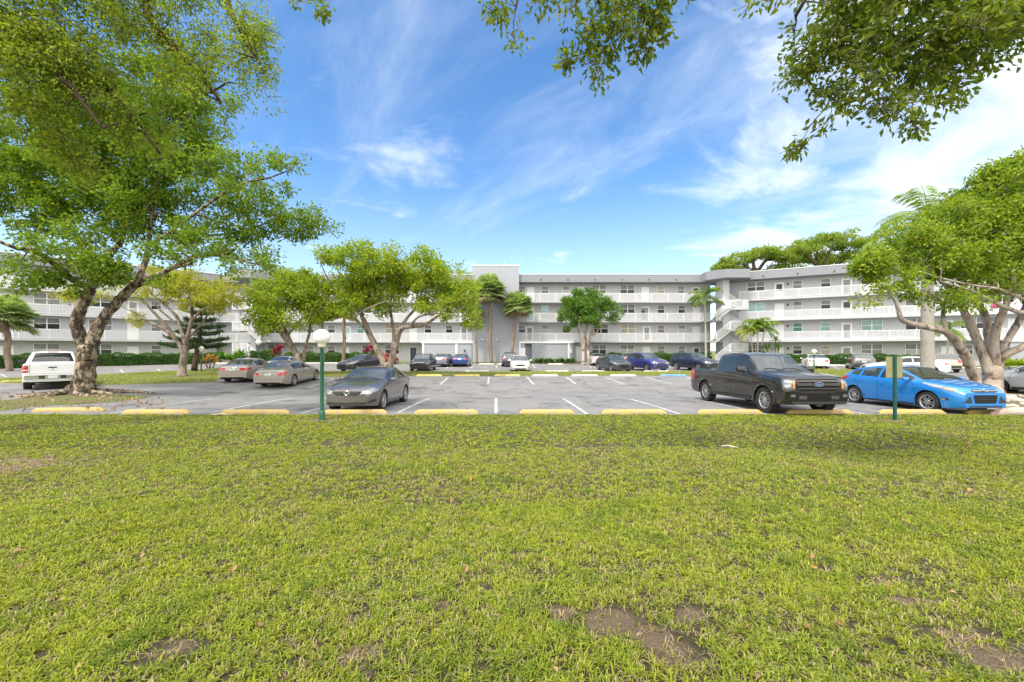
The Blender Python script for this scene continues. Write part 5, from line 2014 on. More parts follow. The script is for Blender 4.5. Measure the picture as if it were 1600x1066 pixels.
def build_car(name, key, sp, col, label, cat, loc, heading, group='cars parked in the lot', metal=.45, detail=2, pitch=True, rim='twin', spokes=5, rimdark=False, seat=None):
    car = _car_cache.get(('c', key))
    if car is None:
        car = Car(key, sp)
        _car_cache[('c', key)] = car
    hd = Vector((heading[0], heading[1], 0)).normalized()
    a = math.atan2(hd.y, hd.x)
    wb = sp['wb']
    pf, pr = Vector(loc) + hd * wb / 2, Vector(loc) - hd * wb / 2
    zf, zr = float(gz(pf.x, pf.y)), float(gz(pr.x, pr.y))
    root = empty(name, (loc[0], loc[1], (zf + zr) / 2 - .004), a)
    root.rotation_euler = (0, -math.atan2(zf - zr, wb), a)
    tag(root, label, cat, group)
    pm = paint('paint_' + key + '_%02d%02d%02d' % tuple(int(c * 99) for c in col), col, metal)
    V, Fc = car.sub(car.groups['body'] + car.groups['under'] + car.caps)
    me = bpy.data.meshes.new('body')
    me.from_pydata(V, [], Fc)
    me.materials.append(pm)
    me.materials.append(M_PLAST)
    nb = len(car.groups['body'])
    me.polygons.foreach_set('material_index', [0] * nb + [1] * len(car.groups['under']) + [0] * len(car.caps))
    me.polygons.foreach_set('use_smooth', [True] * len(Fc))
    me.set_sharp_from_angle(angle=R(38))
    me.update()
    link(bpy.data.objects.new('body', me), root)

    def part(nm, geo, m, parent=root, smooth=True):
        if geo is None:
            return None
        if isinstance(geo, MB):
            if not geo.f:
                return None
            return geo.build(nm, m, parent, smooth, 35 if smooth else None)
        mm = bpy.data.meshes.new(nm)
        mm.from_pydata(geo[0], [], geo[1])
        mm.materials.append(m)
        mm.polygons.foreach_set('use_smooth', [smooth] * len(geo[1]))
        mm.update()
        return link(bpy.data.objects.new(nm, mm), parent)

    tint = GL_DARK if sp.get('tint') else GL_SIDE
    for nm in ('windscreen', 'rear_window'):
        if car.groups[nm]:
            part(nm, car.sub(car.groups[nm]), GL_FRONT if nm == 'windscreen' else (GL_DARK if sp.get('tint') else GL_FRONT))
    for kq, fl in car.groups['side'].items():
        part('side_window', car.sub(fl), tint)
    # wheels
    tm, rm = wheel_meshes(sp['r'], sp['tw'], 'truck' if sp.get('truck') else rim, spokes, rimdark)
    for x in car.xa:
        for sg in (1, -1):
            y = sg * (sp['W'] / 2 - sp['tw'] / 2 - .015)
            w = link(bpy.data.objects.new('wheel', tm), root)
            w.location = (x, y, sp['r'])
            w.rotation_euler = (0, 0, 0 if sg > 0 else math.pi)
            g = link(bpy.data.objects.new('rim', rm), w)
    # dark wheel housings
    mb = MB()
    for x in car.xa:
        mb.box(x - car.Ra * .9, x + car.Ra * .9, -sp['W'] / 2 + sp['tw'] + .05, sp['W'] / 2 - sp['tw'] - .05, sp['clear'] + .02, sp['r'] + car.Ra * .8)
    mb.build('underbody', M_HUB, root)
    # cabin
    if detail >= 1:
        mb = MB()
        st = seat or M_SEAT
        zs = sp['clear'] + .28
        hz = sp['top_h']
        x0 = (car.ws0 + car.ws1) / 2 - .55
        rows = (x0, x0 - .85) if sp.get('rows', 2) > 1 else (x0,)
        for xr in rows:
            for y in (-.37, .37):
                mb.cbox(xr - .1, xr + .42, y - .24, y + .24, sp['clear'] + .1, zs + .1, .04)
                mb.cbox(xr - .24, xr - .10, y - .23, y + .23, zs, zs + .58, .05)
                mb.cbox(xr - .26, xr - .15, y - .13, y + .13, zs + .60, zs + .76, .04)
        mb.build('seats', st, root)
        mb = MB()
        mb.cbox(car.ws0 - .45, car.ws0 - .08, -sp['W'] * .40, sp['W'] * .40, zs, float(car.fbelt(car.ws0 - .3)) - .04, .05)
        Ms = Matrix.Translation((car.ws0 - .55, .37, zs + .34)) @ Matrix.Rotation(R(65), 4, 'Y')
        mb.lathe([(.17 + .014 * math.cos(q), .014 * math.sin(q)) for q in np.linspace(0, 2 * math.pi, 8)], 20, Ms)
        mb.build('dashboard', M_PLAST, root)
    # lamps, grille, trim
    for nm, view, poly, m, off in sp['patches']:
        mats_ = {'paint': pm}.get(m, globals().get(m) if isinstance(m, str) else m)
        for pg, vw in ((poly, view),) if not nm.endswith('*') else ((poly, view), (sym(poly) if view in 'fr' else poly[::-1], {'l': 'R', 'fl': 'fR', 'rl': 'rR'}.get(view, view))):
            part(nm.rstrip('*'), car.patch(pg, vw, off, .04 if detail > 1 else .08), mats_)
    # panel gaps, handles, mirrors
    if detail >= 1:
        gp = MB()
        for sd in ('l', 'R'):
            for ln in sp['gaps']:
                q = car.line([(car.xf - a_, z) for a_, z in ln], sd, .010 if detail > 1 else .014)
                if q.f:
                    gp.poly(q.v, q.f)
        for ln in sp.get('topgaps', []):
            for sg in (1, -1):
                q = car.line([(car.xf - a_, y * sg) for a_, y in ln], 't', .010)
                if q.f:
                    gp.poly(q.v, q.f)
        if gp.f:
            gp.build('panel_gap', M_SEAM, root)
        for sd in ('l', 'R'):
            for (a_, z) in sp['handles']:
                x = car.xf - a_
                part('handle', car.patch([(x - .09, z - .016), (x + .09, z - .016), (x + .09, z + .016), (x - .09, z + .016)], sd, .022), sp.get('handle_mat') and globals()[sp['handle_mat']] or pm)
    xm = car.ws0 - sp.get('mirror_back', .42)
    for sg in (1, -1):
        zm = float(car.fbelt(xm)) + sp.get('mirror_up', .07)
        y0 = float(car.hw(xm)) * .93
        sz = sp.get('mirror', 1.0)
        bm = bmesh.new()
        bmesh.ops.create_cube(bm, size=1)
        bmesh.ops.scale(bm, vec=(.11 * sz, .20 * sz, .13 * sz), verts=bm.verts)
        bmesh.ops.bevel(bm, geom=bm.edges[:], offset=.035, segments=3, affect='EDGES', profile=.6)
        bmesh.ops.translate(bm, vec=(xm + .03, sg * (y0 + .15 * sz), zm), verts=bm.verts)
        mm = bpy.data.meshes.new('mirror')
        bm.to_mesh(mm)
        bm.free()
        mm.polygons.foreach_set('use_smooth', [True] * len(mm.polygons))
        mm.materials.append(pm if sp.get('mirror_mat') is None else globals()[sp['mirror_mat']])
        mo = link(bpy.data.objects.new('mirror', mm), root)
        q = MB()
        q.box(xm - .005, xm + .05, *sorted((sg * (y0 - .04), sg * (y0 + .10))), zm - .05, zm - .02)
        q.build('mirror_arm', M_PLAST, mo)
        q = MB()
        q.box(xm - .026 * sz - .002, xm - .026 * sz + .004, *sorted((sg * (y0 + .08 * sz), sg * (y0 + .225 * sz))), zm - .042 * sz, zm + .042 * sz)
        q.build('mirror_glass', M_CHROME, mo)
    # windscreen wipers
    if detail > 1:
        q = MB()
        for y0_, y1_ in ((.62, -.02), (-.05, -.66)):
            pts = []
            for t in np.linspace(0, 1, 7):
                y = y0_ + (y1_ - y0_) * t
                x = car.ws0 - .05 - .10 * math.sin(t * 2.6)
                h = car.bvh.ray_cast(Vector((x, y, 5)), Vector((0, 0, -1)))
                if h[0] is not None:
                    pts.append(h[0] + Vector((0, 0, .014)))
            if len(pts) > 2:
                q.tube(pts, .009, 5)
        part('wiper', q, M_PLAST)
    return root, car, pm, part


def text_mesh(body, size, mat_, parent, M4, name='lettering', extrude=.002):
    cu_ = bpy.data.curves.new(name, 'FONT')
    cu_.body = body
    cu_.size = size
    cu_.align_x, cu_.align_y = 'CENTER', 'CENTER'
    cu_.extrude = extrude
    o = bpy.data.objects.new(name, cu_)
    C.objects.link(o)
    dg = bpy.context.evaluated_depsgraph_get()
    me = bpy.data.meshes.new_from_object(o.evaluated_get(dg))
    bpy.data.objects.remove(o)
    me.transform(M4)
    me.materials.clear()
    me.materials.append(mat_)
    return link(bpy.data.objects.new(name, me), parent)


def rect(y0, y1, z0, z1, c=.0):
    return [(y0, z0 + c), (y0 + c, z0), (y1 - c, z0), (y1, z0 + c), (y1, z1 - c), (y1 - c, z1), (y0 + c, z1), (y0, z1 - c)] if c else [(y0, z0), (y1, z0), (y1, z1), (y0, z1)]


def ell(cy, cz, a, b, n=20):
    return [(cy + a * math.cos(2 * math.pi * k / n), cz + b * math.sin(2 * math.pi * k / n)) for k in range(n)]


# ---- shapes: distances are measured back from the nose
SEDAN = dict(L=4.56, W=1.755, wb=2.67, fo=.93, r=.325, tw=.215, clear=.19, top_h=1.435, roofw=.70, nose=.30, tail=.17, nose_len=.85, tail_len=.75,
             top=[(0, .67), (.05, .745), (.25, .82), (.9, .94), (1.22, .985), (2.02, 1.37), (2.35, 1.425), (2.75, 1.435), (3.25, 1.40), (3.98, 1.10), (4.35, 1.07), (4.50, .98), (4.56, .80)],
             belt=[(0, .64), (.3, .76), (1.2, .91), (2.5, .95), (3.6, 1.00), (4.3, .99), (4.56, .78)],
             ws0=1.20, ws1=2.08, rg0=3.20, rg1=3.95, side=[(1.50, 2.52), (2.60, 3.42)],
             gaps=[[(1.28, .30), (1.25, .55), (1.32, .90)], [(2.55, .28), (2.56, .93)], [(3.42, .70), (3.50, .95)], [(1.32, .27), (3.0, .27), (3.25, .5), (3.42, .70)]], topgaps=[[(.30, .60), (1.2, .74)], [(4.0, 0), (4.0, .62)]],
             handles=[(2.32, .80), (3.25, .84)],
             patches=[('grille', 'f', [(-.40, .60), (-.44, .69), (0, .705), (.44, .69), (.40, .60), (.25, .555), (0, .545), (-.25, .555)], 'M_PLAST', .016),
                      ('headlight*', 'f', [(.47, .60), (.49, .69), (.72, .775), (.845, .80), (.835, .70), (.72, .61)], 'M_LAMP', .008),
                      ('air_intake', 'f', [(-.62, .29), (-.56, .36), (.56, .36), (.62, .29), (.4, .25), (-.4, .25)], 'M_PLAST', .008),
                      
                      ('fog_recess*', 'f', [(.60, .31), (.80, .34), (.80, .44), (.70, .42)], 'M_PLAST', .008),
                      ('tail_light*', 'r', [(.50, .80), (.48, .93), (.74, .95), (.80, .88), (.78, .78)], 'M_RED', .008),
                      ('tail_light_side*', 'l', [(-2.20, .80), (-2.20, .93), (-1.95, .95), (-2.02, .84)], 'M_RED', .008),
                      ('number_plate', 'r', rect(-.16, .16, .80, .93), 'M_PLATE', .012),
                      ('rear_valance', 'r', [(-.7, .30), (.7, .30), (.62, .40), (-.62, .40)], 'M_PLAST', .008)])

MEDAN = dict(SEDAN)      # larger saloon
MEDAN.update(L=4.95, W=1.84, wb=2.90, fo=.92, r=.335, top_h=1.46,
             top=[(0, .62), (.06, .72), (.25, .80), (1.0, .94), (1.35, .99), (2.2, 1.39), (2.6, 1.45), (3.05, 1.46), (3.55, 1.42), (4.25, 1.12), (4.70, 1.08), (4.90, 1.00), (4.95, .80)],
             belt=[(0, .60), (.3, .75), (1.3, .92), (2.7, .96), (3.9, 1.01), (4.7, 1.0), (4.95, .78)], ws0=1.34, ws1=2.24, rg0=3.50, rg1=4.22, side=[(1.64, 2.72), (2.80, 3.72)], tail=.15,
             gaps=[[(1.42, .30), (1.39, .55), (1.46, .92)], [(2.76, .28), (2.77, .95)], [(3.75, .72), (3.80, .97)], [(1.45, .27), (3.3, .27), (3.6, .5), (3.75, .72)]], topgaps=[[(4.28, 0), (4.28, .64)]],
             handles=[(2.50, .82), (3.52, .86)],
             patches=[('grille', 'f', rect(-.38, .38, .50, .72, .05), 'M_GLOSSB', .008), ('headlight*', 'f', [(.44, .62), (.46, .70), (.72, .76), (.85, .77), (.82, .66)], 'M_LAMP', .008), ('air_intake', 'f', rect(-.6, .6, .27, .38, .03), 'M_PLAST', .008),
                      ('tail_light*', 'r', [(.42, .80), (.40, .92), (.70, .95), (.84, .95), (.84, .78)], 'M_RED', .008), ('tail_light_side*', 'l', [(-2.42, .80), (-2.42, .94), (-2.15, .96), (-2.2, .84)], 'M_RED', .008),
                      ('number_plate', 'r', rect(-.16, .16, .76, .90), 'M_PLATE', .012), ('plate_band', 'r', rect(-.10, .10, .80, .85), 'M_PLATEG', .014), ('boot_trim', 'r', rect(-.36, .36, .93, .955), 'M_CHROME', .012),
                      ('bumper_trim', 'r', rect(-.72, .72, .50, .52), 'M_CHROME', .01), ('rear_valance', 'r', [(-.7, .30), (.7, .30), (.62, .38), (-.62, .38)], 'M_PLAST', .008)])

LUXE = dict(MEDAN)       # long limousine saloon with a dropping boot
LUXE.update(L=5.20, W=1.87, wb=3.12, fo=.88, r=.345, top_h=1.475, handle_mat='M_CHROME',
            top=[(0, .64), (.06, .74), (.25, .82), (1.1, .97), (1.45, 1.02), (2.3, 1.41), (2.75, 1.465), (3.2, 1.475), (3.75, 1.44), (4.45, 1.14), (4.95, 1.06), (5.12, .98), (5.20, .78)],
            belt=[(0, .62), (.3, .77), (1.4, .94), (2.8, .97), (4.0, 1.0), (4.9, .97), (5.20, .75)], ws0=1.44, ws1=2.36, rg0=3.70, rg1=4.42, side=[(1.74, 2.88), (2.95, 3.98)],
            gaps=[[(1.5, .30), (1.47, .55), (1.54, .94)], [(2.91, .28), (2.92, .96)], [(3.98, .72), (4.02, .97)], [(1.5, .27), (3.5, .27), (3.8, .5), (3.98, .72)]], topgaps=[[(4.46, 0), (4.46, .62)]], handles=[(2.66, .83), (3.78, .86)],
            patches=[('grille', 'f', rect(-.38, .38, .50, .74, .05), 'M_CHROME', .008), ('headlight*', 'f', [(.44, .62), (.46, .72), (.72, .78), (.85, .79), (.82, .66)], 'M_LAMP', .008),
                     ('tail_light*', 'r', [(.54, .72), (.50, .84), (.66, .92), (.85, .96), (.86, .74)], 'M_RED', .008), ('tail_light_side*', 'l', [(-2.65, .74), (-2.65, .92), (-2.40, .97), (-2.44, .86)], 'M_RED', .008),
                     ('number_plate', 'r', rect(-.16, .16, .72, .86), 'M_PLATE', .012), ('plate_band', 'r', rect(-.10, .10, .77, .81), 'M_PLATEG', .014), ('boot_trim', 'r', rect(-.42, .42, .88, .905), 'M_CHROME', .012),
                     ('bumper_trim', 'r', rect(-.74, .74, .52, .54), 'M_CHROME', .01), ('rear_valance', 'r', [(-.7, .29), (.7, .29), (.62, .36), (-.62, .36)], 'M_PLAST', .008), ('sill_trim*', 'l', rect(-1.1, 1.1, .36, .385), 'M_CHROME', .01)])

HATCH = dict(L=4.36, W=1.82, wb=2.65, fo=.88, r=.325, tw=.215, clear=.17, top_h=1.48, roofw=.68, nose=.27, tail=.16, nose_len=.9, tail_len=.6, tail_up=.10, crease=.72,
             top=[(0, .68), (.05, .775), (.2, .855), (.7, .965), (1.12, 1.04), (2.0, 1.425), (2.35, 1.48), (2.75, 1.485), (3.2, 1.44), (3.6, 1.36), (4.10, 1.08), (4.25, .99), (4.33, .84), (4.36, .62)],
             belt=[(0, .65), (.3, .80), (1.1, .94), (2.3, 1.0), (3.2, 1.06), (3.8, 1.11), (4.2, .96), (4.36, .6)],
             ws0=1.06, ws1=2.08, rg0=3.52, rg1=4.06, side=[(1.36, 2.48), (2.56, 3.24), (3.32, 3.66)],
             gaps=[[(1.26, .30), (1.22, .55), (1.30, .92)], [(2.54, .28), (2.55, .97)], [(3.36, .74), (3.46, 1.0)], [(1.30, .25), (2.95, .25), (3.2, .48), (3.36, .74)]], topgaps=[[(.16, .52), (1.05, .74)]],
             handles=[(2.34, .84), (3.28, .90)],
             patches=[('upper_grille', 'f', [(-.42, .71), (-.38, .775), (.38, .775), (.42, .71), (.3, .69), (-.3, .69)], 'M_PLAST', .014),
                      ('grille_trim', 'f', [(-.39, .732), (.39, .732), (.39, .746), (-.39, .746)], 'M_CHROME', .018),
                      ('grille', 'f', [(-.38, .60), (-.33, .36), (.33, .36), (.38, .60)], 'M_HUB', .010), ('grille_bar', 'f', rect(-.36, .36, .47, .49), 'M_PLAST', .014), ('grille_bar', 'f', rect(-.35, .35, .41, .43), 'M_PLAST', .014), ('grille_bar', 'f', rect(-.37, .37, .53, .55), 'M_PLAST', .014),
                      ('air_intake*', 'f', [(.42, .36), (.70, .37), (.48, .58)], 'M_PLAST', .008),
                      ('air_intake', 'f', rect(-.52, .52, .235, .285, .01), 'M_PLAST', .008),
                      ('headlight*', 'fl', [(-.22, .70), (-.26, .775), (.05, .86), (.45, .945), (.50, .925), (.30, .83), (.05, .745)], 'M_LAMP', .012),
                      ('indicator*', 'fl', [(-.19, .712), (-.21, .735), (-.02, .785), (.03, .755)], 'M_AMBER', .017),
                      ('fog_recess*', 'fl', [(-.10, .43), (-.02, .50), (.22, .50), (.28, .44), (.15, .41)], 'M_PLAST', .008), ('fog_light*', 'fl', ell(.06, .455, .055, .036, 14), 'M_LAMP', .014),
                      ('tail_light*', 'rl', [(-.30, .86), (-.34, .97), (-.02, 1.05), (.30, 1.06), (.22, .96), (.0, .86)], 'M_RED', .009),
                      ('number_plate', 'r', rect(-.16, .16, .66, .80), 'M_PLATE', .012), ('rear_valance', 'r', rect(-.68, .68, .30, .42, .03), 'M_PLAST', .008),
                      ('side_skirt*', 'l', [(-1.0, .19), (.98, .19), (.98, .235), (-1.0, .235)], 'M_PLAST', .006)])

SUV = dict(L=4.60, W=1.85, wb=2.66, fo=.93, r=.36, tw=.225, clear=.24, top_h=1.68, roofw=.74, nose=.24, tail=.10, nose_len=.7, tail_len=.5, tail_up=.12, rows=2,
           top=[(0, .80), (.05, .90), (.2, .98), (1.1, 1.12), (1.3, 1.16), (2.0, 1.60), (2.4, 1.67), (3.0, 1.68), (3.8, 1.63), (4.15, 1.56), (4.48, 1.12), (4.57, .98), (4.60, .70)],
           belt=[(0, .78), (.3, .94), (1.2, 1.05), (2.5, 1.09), (3.8, 1.14), (4.4, 1.10), (4.60, .7)], ws0=1.26, ws1=2.08, rg0=4.12, rg1=4.48, side=[(1.52, 2.55), (2.63, 3.42), (3.50, 4.12)],
           gaps=[[(1.34, .36), (1.31, .6), (1.38, 1.05)], [(2.58, .34), (2.59, 1.08)], [(3.42, .80), (3.48, 1.1)], [(1.36, .32), (3.0, .32), (3.25, .55), (3.42, .80)]], topgaps=[[(.2, .6), (1.25, .78)]], handles=[(2.36, .94), (3.28, .98)],
           patches=[('grille', 'f', rect(-.42, .42, .72, .86, .03), 'M_GLOSSB', .008), ('grille_trim', 'f', rect(-.42, .42, .785, .80), 'M_CHROME', .013), ('headlight*', 'f', [(.46, .70), (.45, .86), (.72, .92), (.86, .90), (.84, .74)], 'M_LAMP', .008),
                    ('air_intake', 'f', rect(-.6, .6, .38, .54, .04), 'M_PLAST', .008), ('fog_light*', 'f', ell(.66, .50, .06, .05, 12), 'M_LAMP', .012),
                    ('tail_light*', 'r', [(.60, .84), (.60, 1.12), (.80, 1.16), (.84, .84)], 'M_RED', .008), ('number_plate', 'r', rect(-.16, .16, .78, .92), 'M_PLATE', .012), ('plate_band', 'r', rect(-.10, .10, .83, .87), 'M_PLATEG', .014),
                    ('rear_bumper', 'r', rect(-.8, .8, .40, .60, .04), 'M_PLAST', .01), ('side_skirt*', 'l', [(-.95, .26), (.95, .26), (.95, .36), (-.95, .36)], 'M_PLAST', .006)])

CUV = dict(SUV)          # lower crossover
CUV.update(L=4.46, W=1.80, wb=2.665, top_h=1.60, clear=.22, r=.345,
           top=[(0, .74), (.05, .84), (.2, .93), (1.0, 1.05), (1.25, 1.10), (2.0, 1.52), (2.4, 1.59), (2.9, 1.60), (3.6, 1.55), (3.95, 1.48), (4.32, 1.10), (4.42, .96), (4.46, .68)],
           belt=[(0, .72), (.3, .88), (1.2, 1.0), (2.5, 1.04), (3.6, 1.11), (4.2, 1.08), (4.46, .68)], ws0=1.20, ws1=2.06, rg0=3.92, rg1=4.32, side=[(1.48, 2.50), (2.58, 3.34), (3.42, 3.90)],
           gaps=[[(1.34, .36), (1.31, .6), (1.36, 1.0)], [(2.54, .34), (2.55, 1.03)], [(3.34, .78), (3.42, 1.06)], [(1.36, .32), (2.95, .32), (3.2, .55), (3.34, .78)]], topgaps=[[(.2, .6), (1.2, .76)]], handles=[(2.32, .88), (3.2, .92)],
           patches=[('grille', 'f', [(-.40, .66), (-.36, .80), (.36, .80), (.40, .66)], 'M_GLOSSB', .008), ('grille_trim', 'f', rect(-.40, .40, .80, .82), 'M_CHROME', .013), ('headlight*', 'fl', [(-.24, .68), (-.26, .80), (.05, .88), (.42, .92), (.30, .80)], 'M_LAMP', .008),
                    ('air_intake', 'f', rect(-.62, .62, .34, .56, .04), 'M_PLAST', .008), ('fog_recess*', 'fl', rect(-.05, .18, .42, .58, .03), 'M_PLAST', .008), ('fog_light*', 'fl', ell(.06, .50, .05, .05, 12), 'M_LAMP', .012),
                    ('tail_light*', 'rl', [(-.22, .84), (-.24, .98), (.05, 1.04), (.26, 1.02), (.2, .86)], 'M_RED', .008), ('number_plate', 'r', rect(-.16, .16, .74, .88), 'M_PLATE', .012), ('plate_band', 'r', rect(-.10, .10, .79, .83), 'M_PLATEG', .014),
                    ('rear_bumper', 'r', rect(-.75, .75, .36, .56, .04), 'M_PLAST', .01), ('side_skirt*', 'l', [(-.95, .24), (.95, .24), (.95, .36), (-.95, .36)], 'M_PLAST', .006)])

TRUCK = dict(L=5.89, W=2.03, wb=3.68, fo=.96, r=.405, tw=.285, clear=.32, gap=.075, top_h=1.95, roofw=.73, nose=.13, tail=.03, nose_len=.6, tail_len=.3, nose_up=.05, tail_up=.10, win=.05, truck=True, tint=False, mirror=1.5, mirror_up=.10, mirror_mat='M_GLOSSB', mirror_back=.55, crease=.76,
             bed=3.92, bed_floor=.88,
             top=[(0, 1.03), (.04, 1.12), (.14, 1.19), (.9, 1.27), (1.40, 1.31), (2.15, 1.86), (2.45, 1.93), (3.0, 1.95), (3.7, 1.91), (3.90, 1.86), (3.92, 1.84), (3.935, 1.34), (5.82, 1.33), (5.89, 1.30)],
             belt=[(0, 1.0), (.2, 1.13), (1.4, 1.24), (2.6, 1.27), (3.92, 1.28), (5.8, 1.31), (5.89, 1.28)], ws0=1.36, ws1=2.22, rg0=3.9, rg1=3.9, side=[(1.62, 2.72), (2.82, 3.66)],
             gaps=[[(1.50, .50), (1.47, .8), (1.52, 1.24)], [(2.77, .48), (2.78, 1.26)], [(3.74, .50), (3.74, 1.28)], [(3.93, .50), (3.93, 1.30)], [(1.5, .46), (3.74, .46)], [(3.93, .62), (4.05, .62)]], topgaps=[[(.12, .78), (1.3, .84)]], handles=[(2.58, 1.10), (3.58, 1.12)],
             patches=[('grille', 'f', [(-.66, .82), (-.64, 1.10), (-.55, 1.13), (.55, 1.13), (.64, 1.10), (.66, .82), (.56, .75), (-.56, .75)], 'M_GLOSSB', .006),
                      ('grille_slot', 'f', rect(-.60, .60, 1.075, 1.105), 'M_HUB', .012), ('grille_slot', 'f', rect(-.60, .60, .995, 1.03), 'M_HUB', .012), ('grille_slot', 'f', rect(-.60, .60, .85, .905), 'M_HUB', .012), ('grille_slot', 'f', rect(-.56, .56, .765, .81), 'M_HUB', .012), ('grille_bar', 'f', rect(-.62, .62, 1.035, 1.07), 'M_GREYP', .016), ('grille_bar', 'f', rect(-.64, -.17, .915, .985, .01), 'M_GREYP', .024), ('grille_bar', 'f', rect(.17, .64, .915, .985, .01), 'M_GREYP', .024), ('grille_bar', 'f', rect(-.60, .60, .815, .845), 'M_GREYP', .018),
                      ('headlight*', 'f', [(.68, .80), (.68, 1.08), (.92, 1.10), (.955, 1.06), (.955, .80), (.86, .77)], 'M_LAMPD', .008),
                      ('lamp_lens*', 'f', rect(.775, .93, .85, .95, .015), 'M_LAMP', .014), ('lamp_lens*', 'f', rect(.775, .93, .985, 1.06, .015), 'M_LAMP', .014),
                      ('indicator*', 'f', rect(.70, .755, .84, 1.05, .01), 'M_AMBER', .014),
                      ('bumper', 'f', [(-.93, .56), (-.93, .74), (-.6, .74), (-.5, .70), (.5, .70), (.6, .74), (.93, .74), (.93, .56), (.8, .46), (-.8, .46)], 'M_GLOSSB', .035),
                      ('bumper_slot', 'f', rect(-.32, .32, .50, .64, .02), 'M_HUB', .040), ('bumper_pad*', 'f', rect(.36, .60, .52, .62, .02), 'M_GREYP', .042), ('fog_light*', 'f', rect(.70, .84, .58, .66, .02), 'M_LAMPD', .042),
                      ('air_dam', 'f', [(-.86, .36), (-.80, .30), (.80, .30), (.86, .36), (.82, .45), (-.82, .45)], 'M_PLAST', .03),
                      ('tail_light*', 'rl', [(-.22, .86), (-.22, 1.24), (.10, 1.24), (.10, .86)], 'M_RED', .008), ('tailgate_handle', 'r', rect(-.14, .14, 1.10, 1.17, .02), 'M_PLAST', .012), ('number_plate', 'r', rect(-.16, .16, .60, .73), 'M_PLATE', .03),
                      ('rear_window', 'r', [(-.62, 1.42), (-.54, 1.80), (.54, 1.80), (.62, 1.42)], 'GL_DARK', .006)])
M_GREYP = paint('trim_grey', (.055, .052, .050), .4)

RAMP = dict(TRUCK)       # white single-cab-looking pickup seen from behind
RAMP.update(W=2.02, top_h=1.93, tint=False, mirror=1.45, mirror_mat='M_PLAST',
            patches=[('headlight*', 'f', [(.62, .84), (.62, 1.04), (.92, 1.06), (.92, .80)], 'M_LAMP', .008), ('grille', 'f', rect(-.55, .55, .76, 1.10, .05), 'M_CHROME', .008),
                     ('tail_light*', 'rl', [(-.33, .88), (-.33, 1.22), (-.08, 1.22), (-.08, .88)], 'M_RED', .010), ('tail_light_clear*', 'rl', [(-.32, .965), (-.32, 1.02), (-.10, 1.02), (-.10, .965)], 'M_PLATE', .014),
                     ('tailgate_gap', 'r', [(-.76, .80), (.76, .80), (.76, .812), (-.76, .812)], 'M_SEAM', .004), ('tailgate_gap*', 'r', [(.752, .81), (.764, .81), (.764, 1.29), (.752, 1.29)], 'M_SEAM', .004),
                     ('tailgate_handle', 'r', rect(-.15, .15, 1.09, 1.15, .02), 'M_PLAST', .012), ('tailgate_badge', 'r', ell(0, 1.02, .05, .045, 12), 'M_CHROME', .012), ('rear_window', 'r', [(-.76, 1.37), (-.62, 1.83), (.62, 1.83), (.76, 1.37)], 'GL_DARK', .008),
                     ('brake_light', 'r', rect(-.20, .20, 1.865, 1.90), 'M_RED', .010)])


def pick(px, d, dz=0):
    return ((px - CX) * d / F, d, 0)


# ---- near row
root, car, pm, part = build_car('pickup_truck', 'truck', TRUCK, (.020, .0165, .0145), 'black crew-cab pickup truck facing the lawn, left of the blue hatchback', 'pickup truck', (8.86, 14.75, 0), (.03, -1), 'vehicles parked in the near row', metal=.35, spokes=6)
# running boards, arch flares, grille emblem
q = MB()
for sg in (1, -1):
    q.cbox(-1.18, 1.12, *sorted((sg * .93, sg * 1.06)), .37, .43, .015)
q.mi = 0
q.build('running_board', M_PLAST, root)
for xa in car.xa:
    for sg in (1, -1):
        q = MB()
        pts_o = []
        an = np.linspace(R(-8), R(188), 25)
        V, Fc = [], []
        for i, t in enumerate(an):
            for rr_, yy in ((car.Ra - .012, .965), (car.Ra - .005, 1.035), (car.Ra + .055, 1.025), (car.Ra + .062, .975)):
                V.append((xa + rr_ * math.cos(t), sg * yy, .405 + rr_ * math.sin(t)))
        for i in range(len(an) - 1):
            for j in range(4):
                fq = (i * 4 + j, i * 4 + (j + 1) % 4, (i + 1) * 4 + (j + 1) % 4, (i + 1) * 4 + j)
                Fc.append(fq if sg < 0 else fq[::-1])
        q.poly(V, Fc)
        q.build('arch_flare', pm, root, True, 40)
xg = car.bvh.ray_cast(Vector((6, 0, .95)), Vector((-1, 0, 0)))[0].x
em = part('emblem', car.patch(ell(0, .95, .155, .068, 28), 'f', .034), M_CHROME)
part('emblem_field', car.patch(ell(0, .95, .143, .057, 28), 'f', .038), M_OVAL, em)
Mt = Matrix.Translation((xg + .040, 0, .95)) @ Matrix.Rotation(R(90), 4, 'Z') @ Matrix.Rotation(R(90), 4, 'X') @ Matrix.Shear('XZ', 4, (.25, 0))
text_mesh('Ford', .085, M_CHROME, em, Mt)
q = MB()
q.tube([Vector((car.ws1 - .25, .05, 1.93)), Vector((car.ws1 - .38, .05, 2.02))], [.02, .008], 6)
q.build('antenna', M_PLAST, root)

